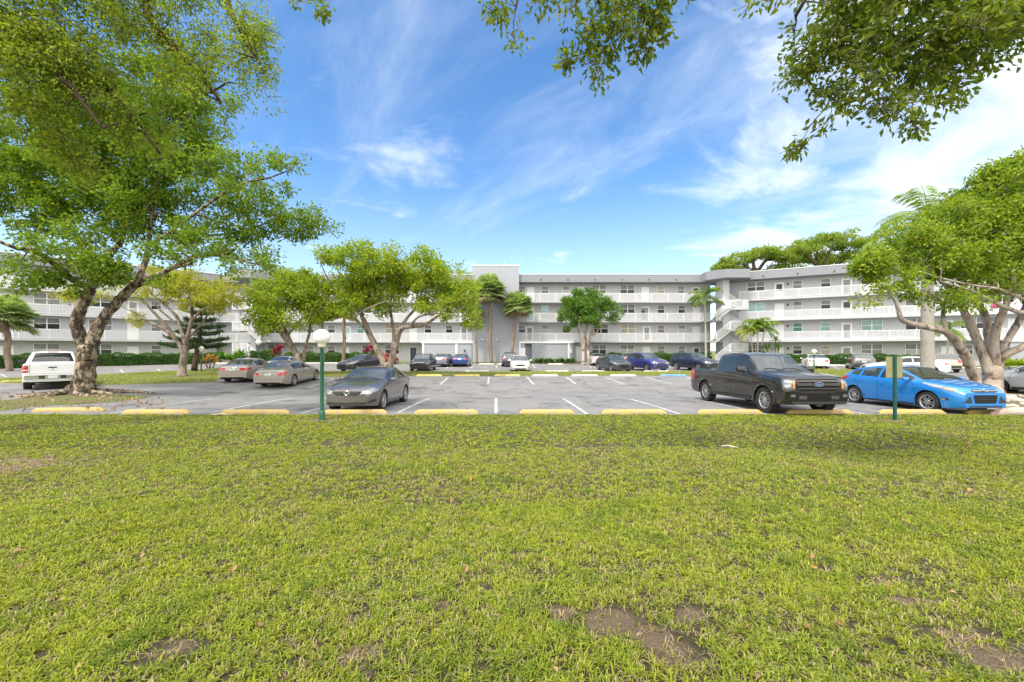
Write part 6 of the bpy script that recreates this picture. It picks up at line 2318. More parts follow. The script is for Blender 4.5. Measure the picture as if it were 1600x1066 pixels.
root, car, pm, part = build_car('sedan_car', 'sedan', SEDAN, (.15, .135, .135), 'dark grey sedan facing the lawn beside the near green lamp post', 'sedan', (-5.08, 14.9, 0), (-.01, -1), 'vehicles parked in the near row', metal=.6, rim='twin', spokes=5)
xg = car.bvh.ray_cast(Vector((6, 0, .64)), Vector((-1, 0, 0)))[0].x
q = MB()
for (y0, y1, z0, z1) in ((-.055, -.035, .585, .685), (.035, .055, .585, .685), (-.04, .04, .625, .643)):
    q.box(xg + .012, xg + .022, y0, y1, z0, z1)
V = [(xg + .016, .085 * math.cos(t) * (.95 + .12 * math.sin(t)), .636 + .066 * math.sin(t)) for t in np.linspace(0, 2 * math.pi, 25)]
q.tube([Vector(v) for v in V], .007, 6, caps=False)
q.build('emblem', M_CHROME, root)
part('grille_trim', car.line([(-.52, .715), (-.44, .60), (-.28, .548), (0, .53), (.28, .548), (.44, .60), (.52, .715)], 'f', .022, .013), M_CHROME)
part('bumper_trim', car.line([(-.62, .385), (-.35, .362), (0, .355), (.35, .362), (.62, .385)], 'f', .018, .012), M_CHROME)
q = MB()
q.box(car.ws0 - .40, car.ws0 - .36, -.50, -.22, 1.0, 1.09)
q.build('dashboard_card', mat('card_yellow', (.75, .68, .18), .7), root)

root, car, pm, part = build_car('hatchback_car', 'hatch', HATCH, (.010, .21, .60), 'bright blue hatchback facing the lawn behind the green sign post', 'hatchback', (14.12, 14.5, 0), (.05, -1), 'vehicles parked in the near row', metal=.35, rim='twin', spokes=5, seat=M_SEATT)
xg = car.bvh.ray_cast(Vector((6, 0, .74)), Vector((-1, 0, 0)))[0].x
em = part('emblem', car.patch(ell(0, .74, .088, .037, 24), 'f', .024), M_CHROME)
part('emblem_field', car.patch(ell(0, .74, .079, .030, 24), 'f', .028), M_OVAL, em)
text_mesh('Ford', .046, M_CHROME, em, Matrix.Translation((xg + .032, 0, .74)) @ Matrix.Rotation(R(90), 4, 'Z') @ Matrix.Rotation(R(90), 4, 'X'))

# ---- left side
root, car, pm, part = build_car('pickup_truck', 'ram', RAMP, (.78, .78, .77), 'white pickup truck seen from behind, left of the mottled tree trunk', 'pickup truck', (-25.3, 22.6, 0), (-.74, .67), 'vehicles parked across the lot on the left', metal=.0, spokes=6)
q = MB()
q.cbox(car.xr - .13, car.xr + .04, -.94, .94, .56, .74, .03)
q.build('rear_bumper', M_CHROME, root)
q = MB()
q.box(car.xr - .145, car.xr - .131, -.16, .16, .58, .72)
q.build('number_plate', M_PLATE, root)
for sg in (1, -1):
    q = MB()
    q.box(car.xr - .140, car.xr - .131, *sorted((sg * .26, sg * .46)), .575, .725)
    q.build('bumper_step', M_PLAST, root)
build_car('sedan_car', 'medan', MEDAN, (.40, .355, .30), 'tan sedan with wide red tail lights, left one of the tail-on pair', 'sedan', (-17.5, 27.6, 0), (-.16, 1), 'vehicles parked across the lot on the left', metal=.55, spokes=7, rim='plain')
build_car('sedan_car', 'luxe', LUXE, (.37, .335, .285), 'long tan limousine-like sedan, right one of the tail-on pair, with chrome trim', 'sedan', (-13.95, 25.9, 0), (-.06, 1), 'vehicles parked across the lot on the left', metal=.55, spokes=9, rim='plain')
build_car('sedan_car', 'sedan', SEDAN, (.70, .70, .68), 'whitish sedan roof just showing between the two tan sedans', 'sedan', (-18.2, 33.2, 0), (-.1, 1), 'vehicles parked across the lot on the left', metal=.2, detail=0)

# ---- beyond the island, noses towards the viewer
GI = 'vehicles parked along the far side of the island'
build_car('hatchback_car', 'hatch', HATCH, (.045, .045, .048), 'dark hatchback angled to the left, behind the dark grey sedan roof', 'hatchback', (-14.0, 38.0, 0), (-.42, -.9), GI, detail=1)
build_car('crossover_car', 'cuv', CUV, (.022, .022, .024), 'black crossover facing the viewer, right of the round tree trunk', 'crossover', (-8.25, 38.2, 0), (.02, -1), GI, metal=.3, detail=1)
build_car('sedan_car', 'sedan', SEDAN, (.76, .74, .66), 'cream-white sedan facing the viewer before the blank tower', 'sedan', (.72, 37.6, 0), (.0, -1), GI, metal=.1, detail=1)
build_car('hatchback_car', 'hatch', HATCH, (.045, .055, .065), 'dark slate hatchback facing the viewer, left of the blue SUV', 'hatchback', (9.35, 37.9, 0), (.22, -1), GI, detail=1)
build_car('suv_car', 'suv', SUV, (.030, .040, .22), 'bright navy-blue SUV with pale headlights, between the slate hatchback and the other SUV', 'SUV', (12.5, 38.0, 0), (.28, -1), GI, detail=1)
build_car('suv_car', 'suv', SUV, (.022, .026, .060), 'very dark blue SUV nosing out above the bed of the black pickup', 'SUV', (17.0, 38.2, 0), (.40, -1), GI, detail=1)
# ---- parked nose-in against the middle block
GJ = 'vehicles parked nose-in before the middle block'
build_car('sedan_car', 'sedan', SEDAN, (.50, .016, .014), 'red sedan mostly hidden behind the round tree trunk', 'sedan', (-15.6, 50.2, 0), (.25, 1), GJ, metal=.2, detail=1)
build_car('sedan_car', 'medan', MEDAN, (.27, .30, .36), 'silver-blue sedan behind the black crossover', 'sedan', (-7.55, 46.3, 0), (.12, 1), GJ, detail=1)
build_car('sedan_car', 'sedan', SEDAN, (.028, .06, .24), 'blue sedan tail-on before the left store room', 'sedan', (-5.65, 46.3, 0), (.0, 1), GJ, detail=1)
build_car('suv_car', 'cuv', CUV, (.05, .048, .085), 'dusky purple-grey crossover tail-on behind the cream-white sedan', 'crossover', (-.25, 46.2, 0), (.0, 1), GJ, detail=1)
build_car('sedan_car', 'sedan', SEDAN, (.62, .60, .60), 'silver sedan tail-on by the dense tree trunks', 'sedan', (10.0, 48.2, 0), (.12, 1), GJ, detail=1)
build_car('sedan_car', 'medan', MEDAN, (.12, .16, .22), 'steel-blue sedan glimpsed between the slate hatchback and blue SUV', 'sedan', (13.6, 48.6, 0), (.1, 1), GJ, detail=0)
# ---- right side
GR = 'vehicles parked before the angled block'
build_car('sedan_car', 'medan', MEDAN, (.72, .71, .67), 'white sedan tail-on before the angled block, behind the far lamp post', 'sedan', (30.7, 41.6, 0), (.47, .88), GR, metal=.1, detail=1)
build_car('suv_car', 'cuv', CUV, (.10, .105, .115), 'dark grey SUV tail-on, above the boot of the blue hatchback', 'SUV', (34.2, 40.3, 0), (.52, .85), GR, detail=1)
build_car('suv_car', 'suv', SUV, (.42, .36, .26), 'gold-beige SUV tail-on between the royal palm and pale-limbed tree', 'SUV', (38.0, 36.6, 0), (.50, .87), GR, metal=.5, detail=1)
build_car('sedan_car', 'medan', MEDAN, (.74, .75, .76), 'white sedan partly hidden behind the royal palm trunk', 'sedan', (30.4, 32.0, 0), (-.85, .35), GR, metal=.1, detail=1)
build_car('crossover_car', 'cuv', dict(CUV, clear=.24), (.50, .51, .53), 'silver crossover with black wheels cut off by the right edge of the picture', 'crossover', (23.65, 18.0, 0), (-.42, .91), GR, metal=.6, rimdark=True)
# ------------------------------------------------------------------ grass, litter, small things
def patch_noise(X, Y, s, seed):
    r = np.random.default_rng(seed)
    out = np.zeros_like(X)
    for k in range(7):
        a, f, p = r.uniform(0, 6.28), s * r.uniform(.6, 2.2), r.uniform(0, 6.28)
        out += np.sin((X * math.cos(a) + Y * math.sin(a)) * f + p + 1.2 * np.sin((X * -math.sin(a) + Y * math.cos(a)) * f * .7 + p * 2))
    return out / 7


def blades(n, y0, y1, hgt, wid, seed, xlim=None, zf=None, inside=None, lay=0.0, xmul=1.32, bare=True):
    r = np.random.default_rng(seed)
    # even density over a trapezoid
    Y = np.sqrt(r.uniform(0, 1, n) * (y1 ** 2 - y0 ** 2) + y0 ** 2)
    X = (r.uniform(-1, 1, n)) * (Y * xmul + 3.6)
    # gather into tufts
    # gather into tufts of a dozen blades leaning outwards
    tc_ = r.integers(0, max(1, n // 11), n)
    X, Y = X[tc_], Y[tc_]
    ta = r.uniform(0, 2 * math.pi, n)
    tr_ = np.abs(r.normal(0, 1, n)) * (.011 + .0016 * Y)
    X = X + np.cos(ta) * tr_
    Y = Y + np.sin(ta) * tr_
    keep = np.ones(n, bool)
    pn = patch_noise(X, Y, 1.7, 5) + .7 * patch_noise(X, Y, 5.5, 6) + .5 * patch_noise(X, Y, 14, 9)
    th = r.uniform(0, 1, n)
    if bare:
        bm_ = bare_mask(X, Y)
        keep &= th < np.clip(.94 + .045 * (Y - 3) + .66 * pn - 1.5 * np.clip(bm_ + .75 * patch_noise(X, Y, 11, 21) * (bm_ > .08), 0, 1), .03, 1)
    if inside is not None:
        keep &= inside(X, Y)
    X, Y, pn = X[keep], Y[keep], pn[keep]
    n = len(X)
    Z = zf(X, Y)
    a = ta[keep] + r.normal(0, .7, n)
    tilt = np.clip(r.normal(.85, .32, n) + lay, .1, 1.5)
    h = hgt * r.uniform(.5, 1.25, n) * (1 + .25 * np.clip(pn, -1, 1))
    d = np.stack([np.cos(a), np.sin(a)], -1)
    wv = np.stack([-np.sin(a), np.cos(a), np.zeros(n)], -1) * (wid * r.uniform(.6, 1.2, n))[:, None] / 2
    b = np.stack([X, Y, Z - .004], -1)
    m = b + np.stack([d[:, 0] * h * .45 * np.sin(tilt * .7), d[:, 1] * h * .45 * np.sin(tilt * .7), h * .55 * np.cos(tilt * .7)], -1)
    tp = b + np.stack([d[:, 0] * h * np.sin(tilt), d[:, 1] * h * np.sin(tilt), np.maximum(h * .75 * np.cos(tilt), .004)], -1)
    V = np.stack([b - wv, b + wv, m + wv * .85, m - wv * .85, tp], 1).reshape(-1, 3)
    k = np.arange(n)[:, None] * 5
    T = np.concatenate([k + np.array([[0, 1, 2]]), k + np.array([[0, 2, 3]]), k + np.array([[3, 2, 4]])], 0)
    straw = r.uniform(0, 1, n) < np.clip(.06 - .20 * pn, .01, .4)
    return V, T, np.concatenate([straw, straw, straw]).astype(int)


def grass_mat():
    t = NT('grass_blade')
    g = t.n.new('ShaderNodeNewGeometry')
    big, mid_ = t.noise(.22, 3, .5), t.noise(1.4, 5, .65)
    c = t.ramp(g.outputs['Random Per Island'], [(0, (.075, .13, .014)), (.4, (.19, .275, .017)), (.8, (.35, .405, .030)), (1, (.50, .50, .09))])
    c = t.mix(t.ramp(mid_, [(.38, 0.0), (.68, .6)]), c, (.36, .37, .026))
    c = t.mix(t.ramp(big, [(.42, 0.0), (.66, .4)]), c, (.34, .38, .026))
    dk = t.noise(2.6, 6, .7)
    c = t.mix(t.ramp(dk, [(.50, 0.0), (.66, .6)]), c, (.085, .155, .016))
    br = t.noise(4.5, 6, .7)
    c = t.mix(t.ramp(br, [(.56, 0.0), (.70, .32)]), c, (.30, .25, .10))
    t.col(c)
    t.set(Roughness=.5)
    t.p.inputs['Specular IOR Level'].default_value = .3
    tr = t.n.new('ShaderNodeBsdfTranslucent')
    t.l.new(c, tr.inputs['Color'])
    mx = t.n.new('ShaderNodeMixShader')
    mx.inputs[0].default_value = .3
    t.l.new(t.p.outputs[0], mx.inputs[1])
    t.l.new(tr.outputs[0], mx.inputs[2])
    t.l.new(mx.outputs[0], t.out.inputs['Surface'])
    return t.m


M_GRASS = grass_mat()
M_STRAW = mat('grass_straw', (.33, .25, .13), .8, var=.45, scale=11)
gl = Leaves()


def lz(X, Y):
    return lawn_z(X, Y)


def edge(X, Y):
    return Y < LAWN_Y + .03 * np.sin(X * 5) + .04 * np.sin(X * 2.1)


for (n, a, b, h, w, sd) in ((210000, 1.2, 3.4, .066, .0085, 1), (235000, 3.4, 5.2, .064, .0098, 2), (270000, 5.2, 8.0, .056, .0125, 3), (320000, 8.0, 12.6, .050, .0165, 4)):
    V, T, mi = blades(n, a, b, h, w, sd, zf=lz, inside=edge)
    gl.V.append(V); gl.F.append(T + gl.n); gl.M.append(mi); gl.n += len(V)
# straw lying flat, thickest on the worn patches
V, T, mi = blades(190000, 1.2, 8.0, .07, .0042, 9, zf=lambda X, Y: lz(X, Y) + .006, inside=lambda X, Y: (rng.uniform(0, 1, X.shape) < .45 + .5 * bare_mask(X, Y)) & edge(X, Y), lay=.7, bare=False)
gl.V.append(V); gl.F.append(T + gl.n); gl.M.append(np.ones(len(T), int)); gl.n += len(V)
tag(np_obj('grass', np.concatenate(gl.V), np.concatenate(gl.F), [M_GRASS, M_STRAW], None, np.concatenate(gl.M)), kind='stuff')

# grass on the island, verges and root beds
gi = Leaves()
for poly, n, z, h, w in ((ISLAND, 90000, .085, .09, .032), (ROOT_BED, 9000, .05, .06, .02), (VERGE, 40000, .095, .10, .04)):
    p = np.array(poly)
    r = np.random.default_rng(77)
    X, Y = r.uniform(p[:, 0].min(), p[:, 0].max(), n * 3), r.uniform(p[:, 1].min(), p[:, 1].max(), n * 3)
    k = in_poly(X, Y, poly)
    pn = patch_noise(X, Y, .8, 3)
    k &= r.uniform(0, 1, n * 3) < np.clip((.75 if poly is not ROOT_BED else .05) + .7 * pn, .05, 1)
    if poly is ISLAND:   # bare mulch round the trunks
        for tx, ty, rr in [(at(607, 583.5).x, 29.5, 2.6), (at(474, 584).x, 30.5, 2.0), (at(283, 590).x, 29, 1.3)]:
            k &= ((X - tx) ** 2 + (Y - ty) ** 2) > rr ** 2 * r.uniform(.5, 1.2, n * 3)
    X, Y = X[k][:n], Y[k][:n]
    m = len(X)
    a = r.uniform(0, 6.283, m)
    d = np.stack([np.cos(a), np.sin(a), np.zeros(m)], -1)
    wv = np.stack([-np.sin(a), np.cos(a), np.zeros(m)], -1) * w * .5
    b = np.stack([X, Y, gz(X, Y) + z - .01], -1)
    hh = (h * r.uniform(.5, 1.3, m))[:, None]
    tp = b + d * hh * .6 + np.array([0, 0, 1.0]) * hh * .75
    V = np.stack([b - wv, b + wv, tp], 1).reshape(-1, 3)
    T = np.arange(m)[:, None] * 3 + np.array([[0, 1, 2]])
    gi.V.append(V); gi.F.append(T + gi.n); gi.M.append((r.uniform(0, 1, m) < .12).astype(int)); gi.n += len(V)
tag(np_obj('island_grass', np.concatenate(gi.V), np.concatenate(gi.F), [M_GRASS, M_STRAW], None, np.concatenate(gi.M)), kind='stuff')

# fallen leaves
r = np.random.default_rng(5)
n = 420
Y = np.sqrt(r.uniform(2.3 ** 2, 12.3 ** 2, n))
X = r.uniform(-1.3, 1.3, n) * Y
pts = np.stack([X, Y, lawn_z(X, Y) + .03], -1)
fl_ = Leaves()
fl_.add(leaf_faces(pts, np.zeros((n, 3)), .065, .1, up=2.0, aspect=.6, fold=.22, r=r))
tb = [at(r.uniform(-20, 260), r.uniform(618, 645)) for _ in range(160)] + [at(r.uniform(440, 660), r.uniform(584, 590)) for _ in range(120)]
pts = np.array([[p.x, p.y, p.z + .11] for p in tb])
fl_.add(leaf_faces(pts, np.zeros((len(pts), 3)), .12, .1, up=2.0, aspect=.6, fold=.2, r=r))
M_DEAD = leafmat('leaf_fallen', (.14, .07, .03), (.26, .15, .07), (.40, .26, .13), (.45, .22, .05), .1)
tag(fl_.build('leaf_litter', M_DEAD), kind='stuff')

# ------------------------------------------------------------------ wheel stops
M_STOPY = NT('wheel_stop_yellow')
_n = M_STOPY.noise(5, 6, .75)
_e = M_STOPY.noise(1.3, 4, .6)
M_STOPY.col(M_STOPY.mix(M_STOPY.ramp(_n, [(.50, 0.0), (.62, .85)]), M_STOPY.mix(_e, (.46, .30, .055), (.46, .34, .14)), (.31, .26, .19)))
M_STOPY.set(Roughness=.8)
M_STOPY = M_STOPY.m
M_STOPF = mat('wheel_stop_fresh', (.58, .46, .15), .7, var=.25, scale=4)
M_STOPW = mat('wheel_stop_white', (.58, .57, .53), .75, var=.2, scale=4)
M_STOPB = mat('wheel_stop_blue', (.12, .28, .60), .7, var=.25, scale=4)


def stop_mesh(m, w=1.85, h=.135):
    mb = MB()
    sec = [(-.085, 0), (-.085, h * .45), (-.055, h - .015), (-.04, h), (.04, h), (.055, h - .015), (.085, h * .45), (.085, 0)]
    xs = [-w / 2, -w / 2 + .10, -w / 2 + .13, 0, w / 2 - .13, w / 2 - .10, w / 2]
    sc_ = [.35, .92, 1, 1, 1, .92, .35]
    V = [(x, y * (.8 + .2 * s), z * s) for x, s in zip(xs, sc_) for y, z in sec]
    k = len(sec)
    f = [(i * k + j, i * k + (j + 1) % k, (i + 1) * k + (j + 1) % k, (i + 1) * k + j) for i in range(len(xs) - 1) for j in range(k)]
    f += [tuple(range(k - 1, -1, -1)), tuple((len(xs) - 1) * k + j for j in range(k))]
    mb.poly(V, f)
    for x in (-w * .3, w * .3):
        mb.lathe([(.022, h + .001), (.018, h + .006), (0, h + .006)], 8, Matrix.Translation((x, 0, 0)))
    return mb.mesh('wheel_stop', m)


SM = {'y': stop_mesh(M_STOPY), 'f': stop_mesh(M_STOPF), 'w': stop_mesh(M_STOPW), 'b': stop_mesh(M_STOPB)}


def stop(x0, x1, py, kind, lab, grp, rz=0.0):
    a = at((x0 + x1) / 2, py)
    o = link(bpy.data.objects.new('wheel_stop', SM[kind]))
    w = abs(at(x1, py).x - at(x0, py).x)
    s = min(1.25, max(.8, w / 1.85))
    o.location = (a.x, a.y, a.z - .003)
    o.scale = (s, 1.0, .95)
    o.rotation_euler = (0, 0, rz)
    tag(o, lab, 'wheel stop', grp)


GN = 'yellow wheel stops along the lawn edge'
for x0, x1, k, lab, rz in ((57, 159, 'y', 'chipped yellow wheel stop sitting askew before the mottled tree roots', .10), (193, 296, 'y', 'worn yellow wheel stop just right of the mottled tree roots', 0),
                           (347, 453, 'y', 'tan-yellow wheel stop left of the near lamp post', 0), (505, 605, 'y', 'yellow wheel stop under the nose of the dark grey sedan', 0),
                           (648, 747, 'y', 'yellow wheel stop right of the dark grey sedan', 0), (812, 897, 'y', 'yellow wheel stop in the middle of the near row, before an empty bay', 0),
                           (940, 1040, 'y', 'yellow wheel stop two bays left of the black pickup', 0), (1090, 1190, 'y', 'yellow wheel stop just left of the black pickup nose', 0),
                           (1228, 1330, 'y', 'yellow wheel stop under the nose of the black pickup', 0), (1373, 1475, 'y', 'pale yellow wheel stop beside the green sign post', 0),
                           (1508, 1612, 'y', 'yellow wheel stop in front of the blue hatchback, by the thick root', 0)):
    stop(x0, x1, 646.2 if rz == 0 else 643, k, lab, GN, rz)
GM = 'wheel stops along the near side of the island'
for x0, x1, k, lab in ((650, 691, 'f', 'yellow wheel stop on the island edge below the black crossover'), (709, 750, 'f', 'yellow wheel stop on the island edge below the blue sedan'), (772, 813, 'f', 'yellow wheel stop on the island edge, left of the white sedan bonnet'),
                       (832, 872, 'w', 'whitish wheel stop on the island edge below the white sedan'), (893, 934, 'w', 'pale wheel stop on the island edge, left of the dark hatchback'), (953, 994, 'w', 'pale wheel stop on the island edge below the dark hatchback'),
                       (1032, 1072, 'b', 'blue wheel stop on the island edge below the blue SUV')):
    stop(x0, x1, 587.8, k, lab, GM)
GF = 'pale wheel stops along the far side of the island'
for x0, x1, lab in ((722, 768, 'pale wheel stop on the far island edge, before the two fan palms'), (852, 889, 'white wheel stop on the far island edge, right of the white sedan'), (908, 946, 'white wheel stop on the far island edge, left of the dark hatchback'), (995, 1056, 'pale wheel stop on the far island edge under the blue SUV')):
    stop(x0, x1, 581.4, 'w', lab, GF)
GB = 'white wheel stops before the buildings'
for x0, x1, py, lab in ((748, 772, 569.6, 'white wheel stop at the foot of the taller fan palm'), (780, 793, 569.6, 'white wheel stop at the foot of the shorter fan palm'), (856, 880, 569.6, 'white wheel stop before the right store room shrubs'), (1360, 1387, 571.5, 'white wheel stop before the angled hedge, right of the grey SUV'),
                        (1095, 1112, 569.5, 'white wheel stop beyond the navy SUV')):
    stop(x0, x1, py, 'w', lab, GB)
stop(21, 40, 597.5, 'f', 'yellow wheel stop left of the white pickup rear wheel', 'wheel stops along the near side of the island', 0.7)

# ------------------------------------------------------------------ lamp posts
M_GREEN = mat('green_paint', (.018, .10, .055), .42, var=.25, scale=5)
M_GLOBE = NT('lamp_globe')
M_GLOBE.col((.82, .80, .74))
M_GLOBE.set(Roughness=.35)
M_GLOBE.p.inputs['Subsurface Weight'].default_value = .2
M_GLOBE = M_GLOBE.m


def lamp_post(px, py, top, lab, d=None, r=.215, cat='lamp post'):
    b = at(px, py) if d is None else Vector(((px - CX) * d / F, d, float(gz((px - CX) * d / F, d)) + .08))
    h = P(px, top, b.y).z - b.z
    root = empty('lamp_post', b)
    tag(root, lab, cat, 'globe lamp posts')
    mb = MB()
    mb.lathe([(0, -.1), (.085, -.1), (.085, .22), (.075, .26), (.052, .28), (.050, h - 2 * r - .10), (.06, h - 2 * r - .08), (.0, h - 2 * r - .08)], 16)
    mb.lathe([(.0, .012), (.12, .012), (.125, 0), (.125, -.1)], 20)
    for q in range(4):
        mb.lathe([(.016, .012), (.016, .03), (0, .032)], 6, Matrix.Translation((.1 * math.cos(q * 1.571 + .6), .1 * math.sin(q * 1.571 + .6), 0)))
    mb.box(-.022, .022, -.089, -.080, .06, .17)
    mb.build('post', M_GREEN, root, smooth=True, sharp=35)
    mb = MB()
    mb.lathe([(.05, h - 2 * r - .09), (.10, h - 2 * r - .06), (.115, h - 2 * r + .01), (.10, h - 2 * r + .03)], 16)
    mb.build('collar', mat('collar_cream', (.62, .58, .48), .5), root, smooth=True, sharp=35)
    mb = MB()
    mb.lathe([(max(1e-4, r * math.sin(a)), h - r - r * math.cos(a)) for a in np.linspace(0.02, math.pi, 22)], 28)
    mb.build('globe', M_GLOBE, root, smooth=True)


lamp_post(503, 657, 514.5, 'green lamp post with white globe on the near lawn edge, beside the dark grey sedan')
lamp_post(314.5, 582, 541, 'small far green lamp post beside the dark conifer', r=.2)
lamp_post(1272, 575, 546, 'thin far lamp post standing before the white sedan by the angled block', d=38, r=.2)
lamp_post(404, 570, 531, 'far lamp post with white globe at the foot of the left stairs', d=47, r=.28)

# ------------------------------------------------------------------ sign seen from behind
b = at(1398, 656.5)
root = empty('parking_sign', b)
tag(root, 'green post carrying a plain olive sign board seen from behind, before the blue hatchback', 'sign')
H = P(1398, 557, b.y).z - b.z
mb = MB()
mb.box(-.045, .045, -.022, -.017, -.2, H)
mb.box(-.045, -.038, -.017, .012, -.2, H)
mb.box(.038, .045, -.017, .012, -.2, H)
mb.box(-.02, .02, -.034, -.0225, -.2, H)
mb.build('post', mat('sign_post_green', (.012, .075, .05), .45, .2, var=.25), root)
mb = MB()
w, z0, z1 = .235, H - .60, H - .01
mb.cbox(-w, w, .0125, .017, z0, z1, .004)
mb.build('sign_board', mat('sign_back_olive', (.23, .22, .115), .6, .0, var=.15, scale=3), root)
mb = MB()
for z in (z0 + .1, z1 - .1):
    mb.lathe([(0, -.012), (.012, -.012), (.012, 0)], 8, Matrix.Translation((0, -.036, z)) @ Matrix.Rotation(R(90), 4, 'X'))
mb.build('bolt', M_METAL, root)

# ------------------------------------------------------------------ stones and a thick surface root at the right edge
def blob(rx, ry, rz, seed, m, name, n=2):
    bm = bmesh.new()
    bmesh.ops.create_icosphere(bm, subdivisions=3, radius=1)
    r = np.random.default_rng(seed)
    ph = r.uniform(0, 6.28, 6)
    for v in bm.verts:
        c = v.co
        k = 1 + .16 * math.sin(c.x * 2.6 + ph[0]) + .14 * math.sin(c.y * 3.1 + ph[1]) + .12 * math.sin(c.z * 3.7 + ph[2]) + .06 * math.sin(c.x * 7 + c.y * 6 + ph[3])
        v.co = Vector((c.x * rx * k, c.y * ry * k, c.z * rz * k))
    me = bpy.data.meshes.new(name)
    bm.to_mesh(me)
    bm.free()
    me.polygons.foreach_set('use_smooth', [True] * len(me.polygons))
    me.materials.append(m)
    return link(bpy.data.objects.new(name, me))


M_ROCK = mat('coral_stone', (.50, .43, .34), .9, var=.3, scale=5, bump=.6)
for i, (px, py, a, c, lab) in enumerate(((1577, 629, .30, .19, 'largest tan stone at the root of the pale-limbed tree, right of the hatchback nose'), (1592, 631, .2, .13, 'middle-sized pale stone right of the largest one'),
                                         (1585, 637, .15, .09, 'flat little stone nearest the wheel stop'), (1604, 634, .24, .15, 'pale stone at the picture edge, right of the others'), (1571, 637, .12, .08, 'smallest stone beside the blue hatchback bumper'))):
    o = blob(a, a * .8, c, 90 + i, M_ROCK, 'stone')
    o.location = at(px, py) + Vector((0, 0, c * .45))
    tag(o, lab, 'stone', 'stones round the pale-limbed tree')
mb = MB()
pts = [at(1548, 650.5) + Vector((0, 0, -.05)), at(1556, 649.5) + Vector((0, 0, .04)), at(1572, 649) + Vector((0, 0, .09)), at(1600, 649) + Vector((0, 0, .10)), at(1640, 648) + Vector((0, 0, .08)), at(1690, 644) + Vector((0, 0, .03)), at(1720, 640) + Vector((0, 0, -.06))]
c = cr([(p.x, p.y, p.z, q) for p, q in zip(pts, (.05, .10, .14, .15, .15, .12, .08))], 5)
mb.tube([Vector(q[:3]) for q in c], list(c[:, 3]), 12)
tag(mb.build('tree_root', BARK_PALE, None, smooth=True), 'thick pale surface root lying across the lawn edge at the lower right', 'root')
# strip of fallen bark on the lawn
for (px, py, L, rz, lab) in ((1140, 703, .30, -.5, 'bleached stick lying on the lawn, right of the middle'), (345, 651, .55, .1, 'dry fallen twig at the lawn edge, left of the lamp post')):
    p = at(px, py)
    mb = MB()
    mb.tube([Vector((-L / 2, 0, 0)), Vector((-L * .1, .03, .02)), Vector((L * .2, -.01, .015)), Vector((L / 2, .04, 0))], [.012, .016, .015, .008], 6)
    o = mb.build('stick', mat('bleached_wood', (.55, .47, .36), .9, var=.25), None, smooth=True)
    o.location = (p.x, p.y, float(lawn_z(p.x, p.y)) + .045)
    o.rotation_euler = (0, 0, rz)
    tag(o, lab, 'stick', 'sticks lying on the lawn')
# handrail beside the small dense tree
p = Vector(((934 - CX) * 52 / F, 51.2, .3))
root = empty('handrail', p)
tag(root, 'white metal handrail on the path beside the dense tree trunks', 'handrail')
mb = MB()
for y in (0, 1.6):
    mb.tube([Vector((0, y, 0)), Vector((0, y, .95))], .03, 8)
mb.build('post', M_RAIL, root, smooth=True)
mb = MB()
mb.tube([Vector((0, -.15, .95)), Vector((0, 1.75, .95))], .032, 8)
mb.tube([Vector((0, 0, .5)), Vector((0, 1.6, .5))], .024, 8)
mb.build('rail', M_RAIL, root, smooth=True)

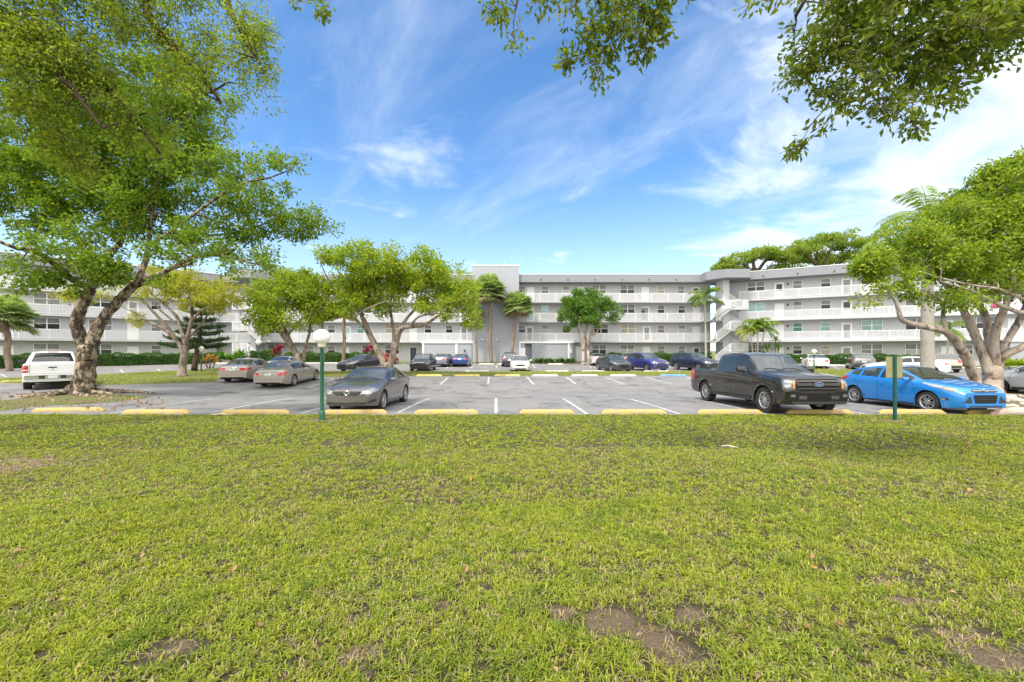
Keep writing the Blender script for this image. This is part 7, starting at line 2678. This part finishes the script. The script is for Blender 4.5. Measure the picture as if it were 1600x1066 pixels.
# ------------------------------------------------------------------ the person on the upper walkway
def person(loc, rz):
    root = empty('person', loc, rz)
    tag(root, 'person in a dark top and blue-grey trousers standing at an open doorway on the walkway', 'person')
    skin = mat('skin', (.36, .22, .15), .6)
    J = {'pelvis': ((0, 0, .93), .145), 'waist': ((0, .01, 1.08), .13), 'chest': ((0, .0, 1.30), .155), 'neck': ((0, -.01, 1.48), .055), 'jaw': ((0, -.03, 1.57), .075), 'head': ((0, -.02, 1.67), .095), 'crown': ((0, 0, 1.74), .06)}
    for s, n in ((1, 'l'), (-1, 'r')):
        J.update({'sh' + n: ((s * .18, 0, 1.40), .065), 'el' + n: ((s * .235, .03 - .02 * s, 1.13), .045), 'wr' + n: ((s * .22, -.08, .90), .032), 'ha' + n: ((s * .215, -.11, .81), .03),
                  'hip' + n: ((s * .09, 0, .86), .098), 'kn' + n: ((s * .10, -.02 - .02 * s, .49), .066), 'an' + n: ((s * .105, .03, .09), .045), 'to' + n: ((s * .115, -.13, .035), .036)})
    E = [('pelvis', 'waist'), ('waist', 'chest'), ('chest', 'neck'), ('neck', 'jaw'), ('jaw', 'head'), ('head', 'crown')]
    for n in 'lr':
        E += [('chest', 'sh' + n), ('sh' + n, 'el' + n), ('el' + n, 'wr' + n), ('wr' + n, 'ha' + n), ('pelvis', 'hip' + n), ('hip' + n, 'kn' + n), ('kn' + n, 'an' + n), ('an' + n, 'to' + n)]
    names = list(J)
    me = bpy.data.meshes.new('body')
    me.from_pydata([J[k][0] for k in names], [(names.index(a), names.index(b)) for a, b in E], [])
    o = link(bpy.data.objects.new('body', me), root)
    sk = o.modifiers.new('skin', 'SKIN')
    for i, k in enumerate(names):
        v = me.skin_vertices[0].data[i]
        v.radius = (J[k][1], J[k][1] * (.72 if k in ('pelvis', 'waist', 'chest') else 1))
        v.use_root = (k == 'pelvis')
    o.modifiers.new('sub', 'SUBSURF').render_levels = 2
    dg = bpy.context.evaluated_depsgraph_get()
    bm = bmesh.new()
    bm.from_object(o, dg)
    o.modifiers.clear()
    mats_ = [skin, mat('top_dark', (.02, .022, .03), .9), mat('trousers_bluegrey', (.16, .19, .26), .9), mat('shoe_pale', (.7, .69, .66), .7)]
    for f in bm.faces:
        c = f.calc_center_median()
        f.smooth = True
        f.material_index = 3 if c.z < .11 else 2 if c.z < .97 and abs(c.x) < .19 else 1 if c.z < 1.46 and c.z > .93 else 0
    # fingers rooted in each palm
    nm = bpy.data.meshes.new('body')
    bm.to_mesh(nm)
    bm.free()
    for m_ in mats_:
        nm.materials.append(m_)
    o.data = nm
    mb = MB()
    for s in (1, -1):
        for k in range(5):
            a = Vector((s * .215, -.14 + .018 * k, .80 - (.0 if k else -.02)))
            L = (.045, .07, .078, .07, .055)[k]
            mb.tube([a, a + Vector((-s * .004, -.02 if k == 0 else -.006, -L * .55)), a + Vector((-s * .014, -.03 if k == 0 else -.012, -L))], [.0085, .008, .006], 6)
    mb.build('fingers', skin, root, smooth=True)
    h = MB()
    h.lathe([(.02, 1.785), (.07, 1.765), (.102, 1.70), (.106, 1.64), (.09, 1.585), (.05, 1.56)], 14)
    for i, v in enumerate(h.v):
        h.v[i] = (v[0], v[1] * 1.08 + .018, v[2])
    h.build('hair', mat('hair_black', (.012, .01, .01), .6), root, smooth=True)
    f = MB()
    for s in (1, -1):
        f.lathe([(0, -.008), (.011, 0), (0, .008)], 8, Matrix.Translation((s * .034, -.112, 1.665)))
    f.lathe([(0, -.03), (.014, -.02), (.008, .03), (0, .035)], 7, Matrix.Translation((0, -.122, 1.64)))
    f.box(-.022, .022, -.112, -.104, 1.592, 1.60)
    f.build('face', mat('face_features', (.16, .08, .06), .6), root, smooth=True)


pp = P(1004.6, 497, YB + .75)
person((pp.x, YB + .75, FL[2]), R(200))
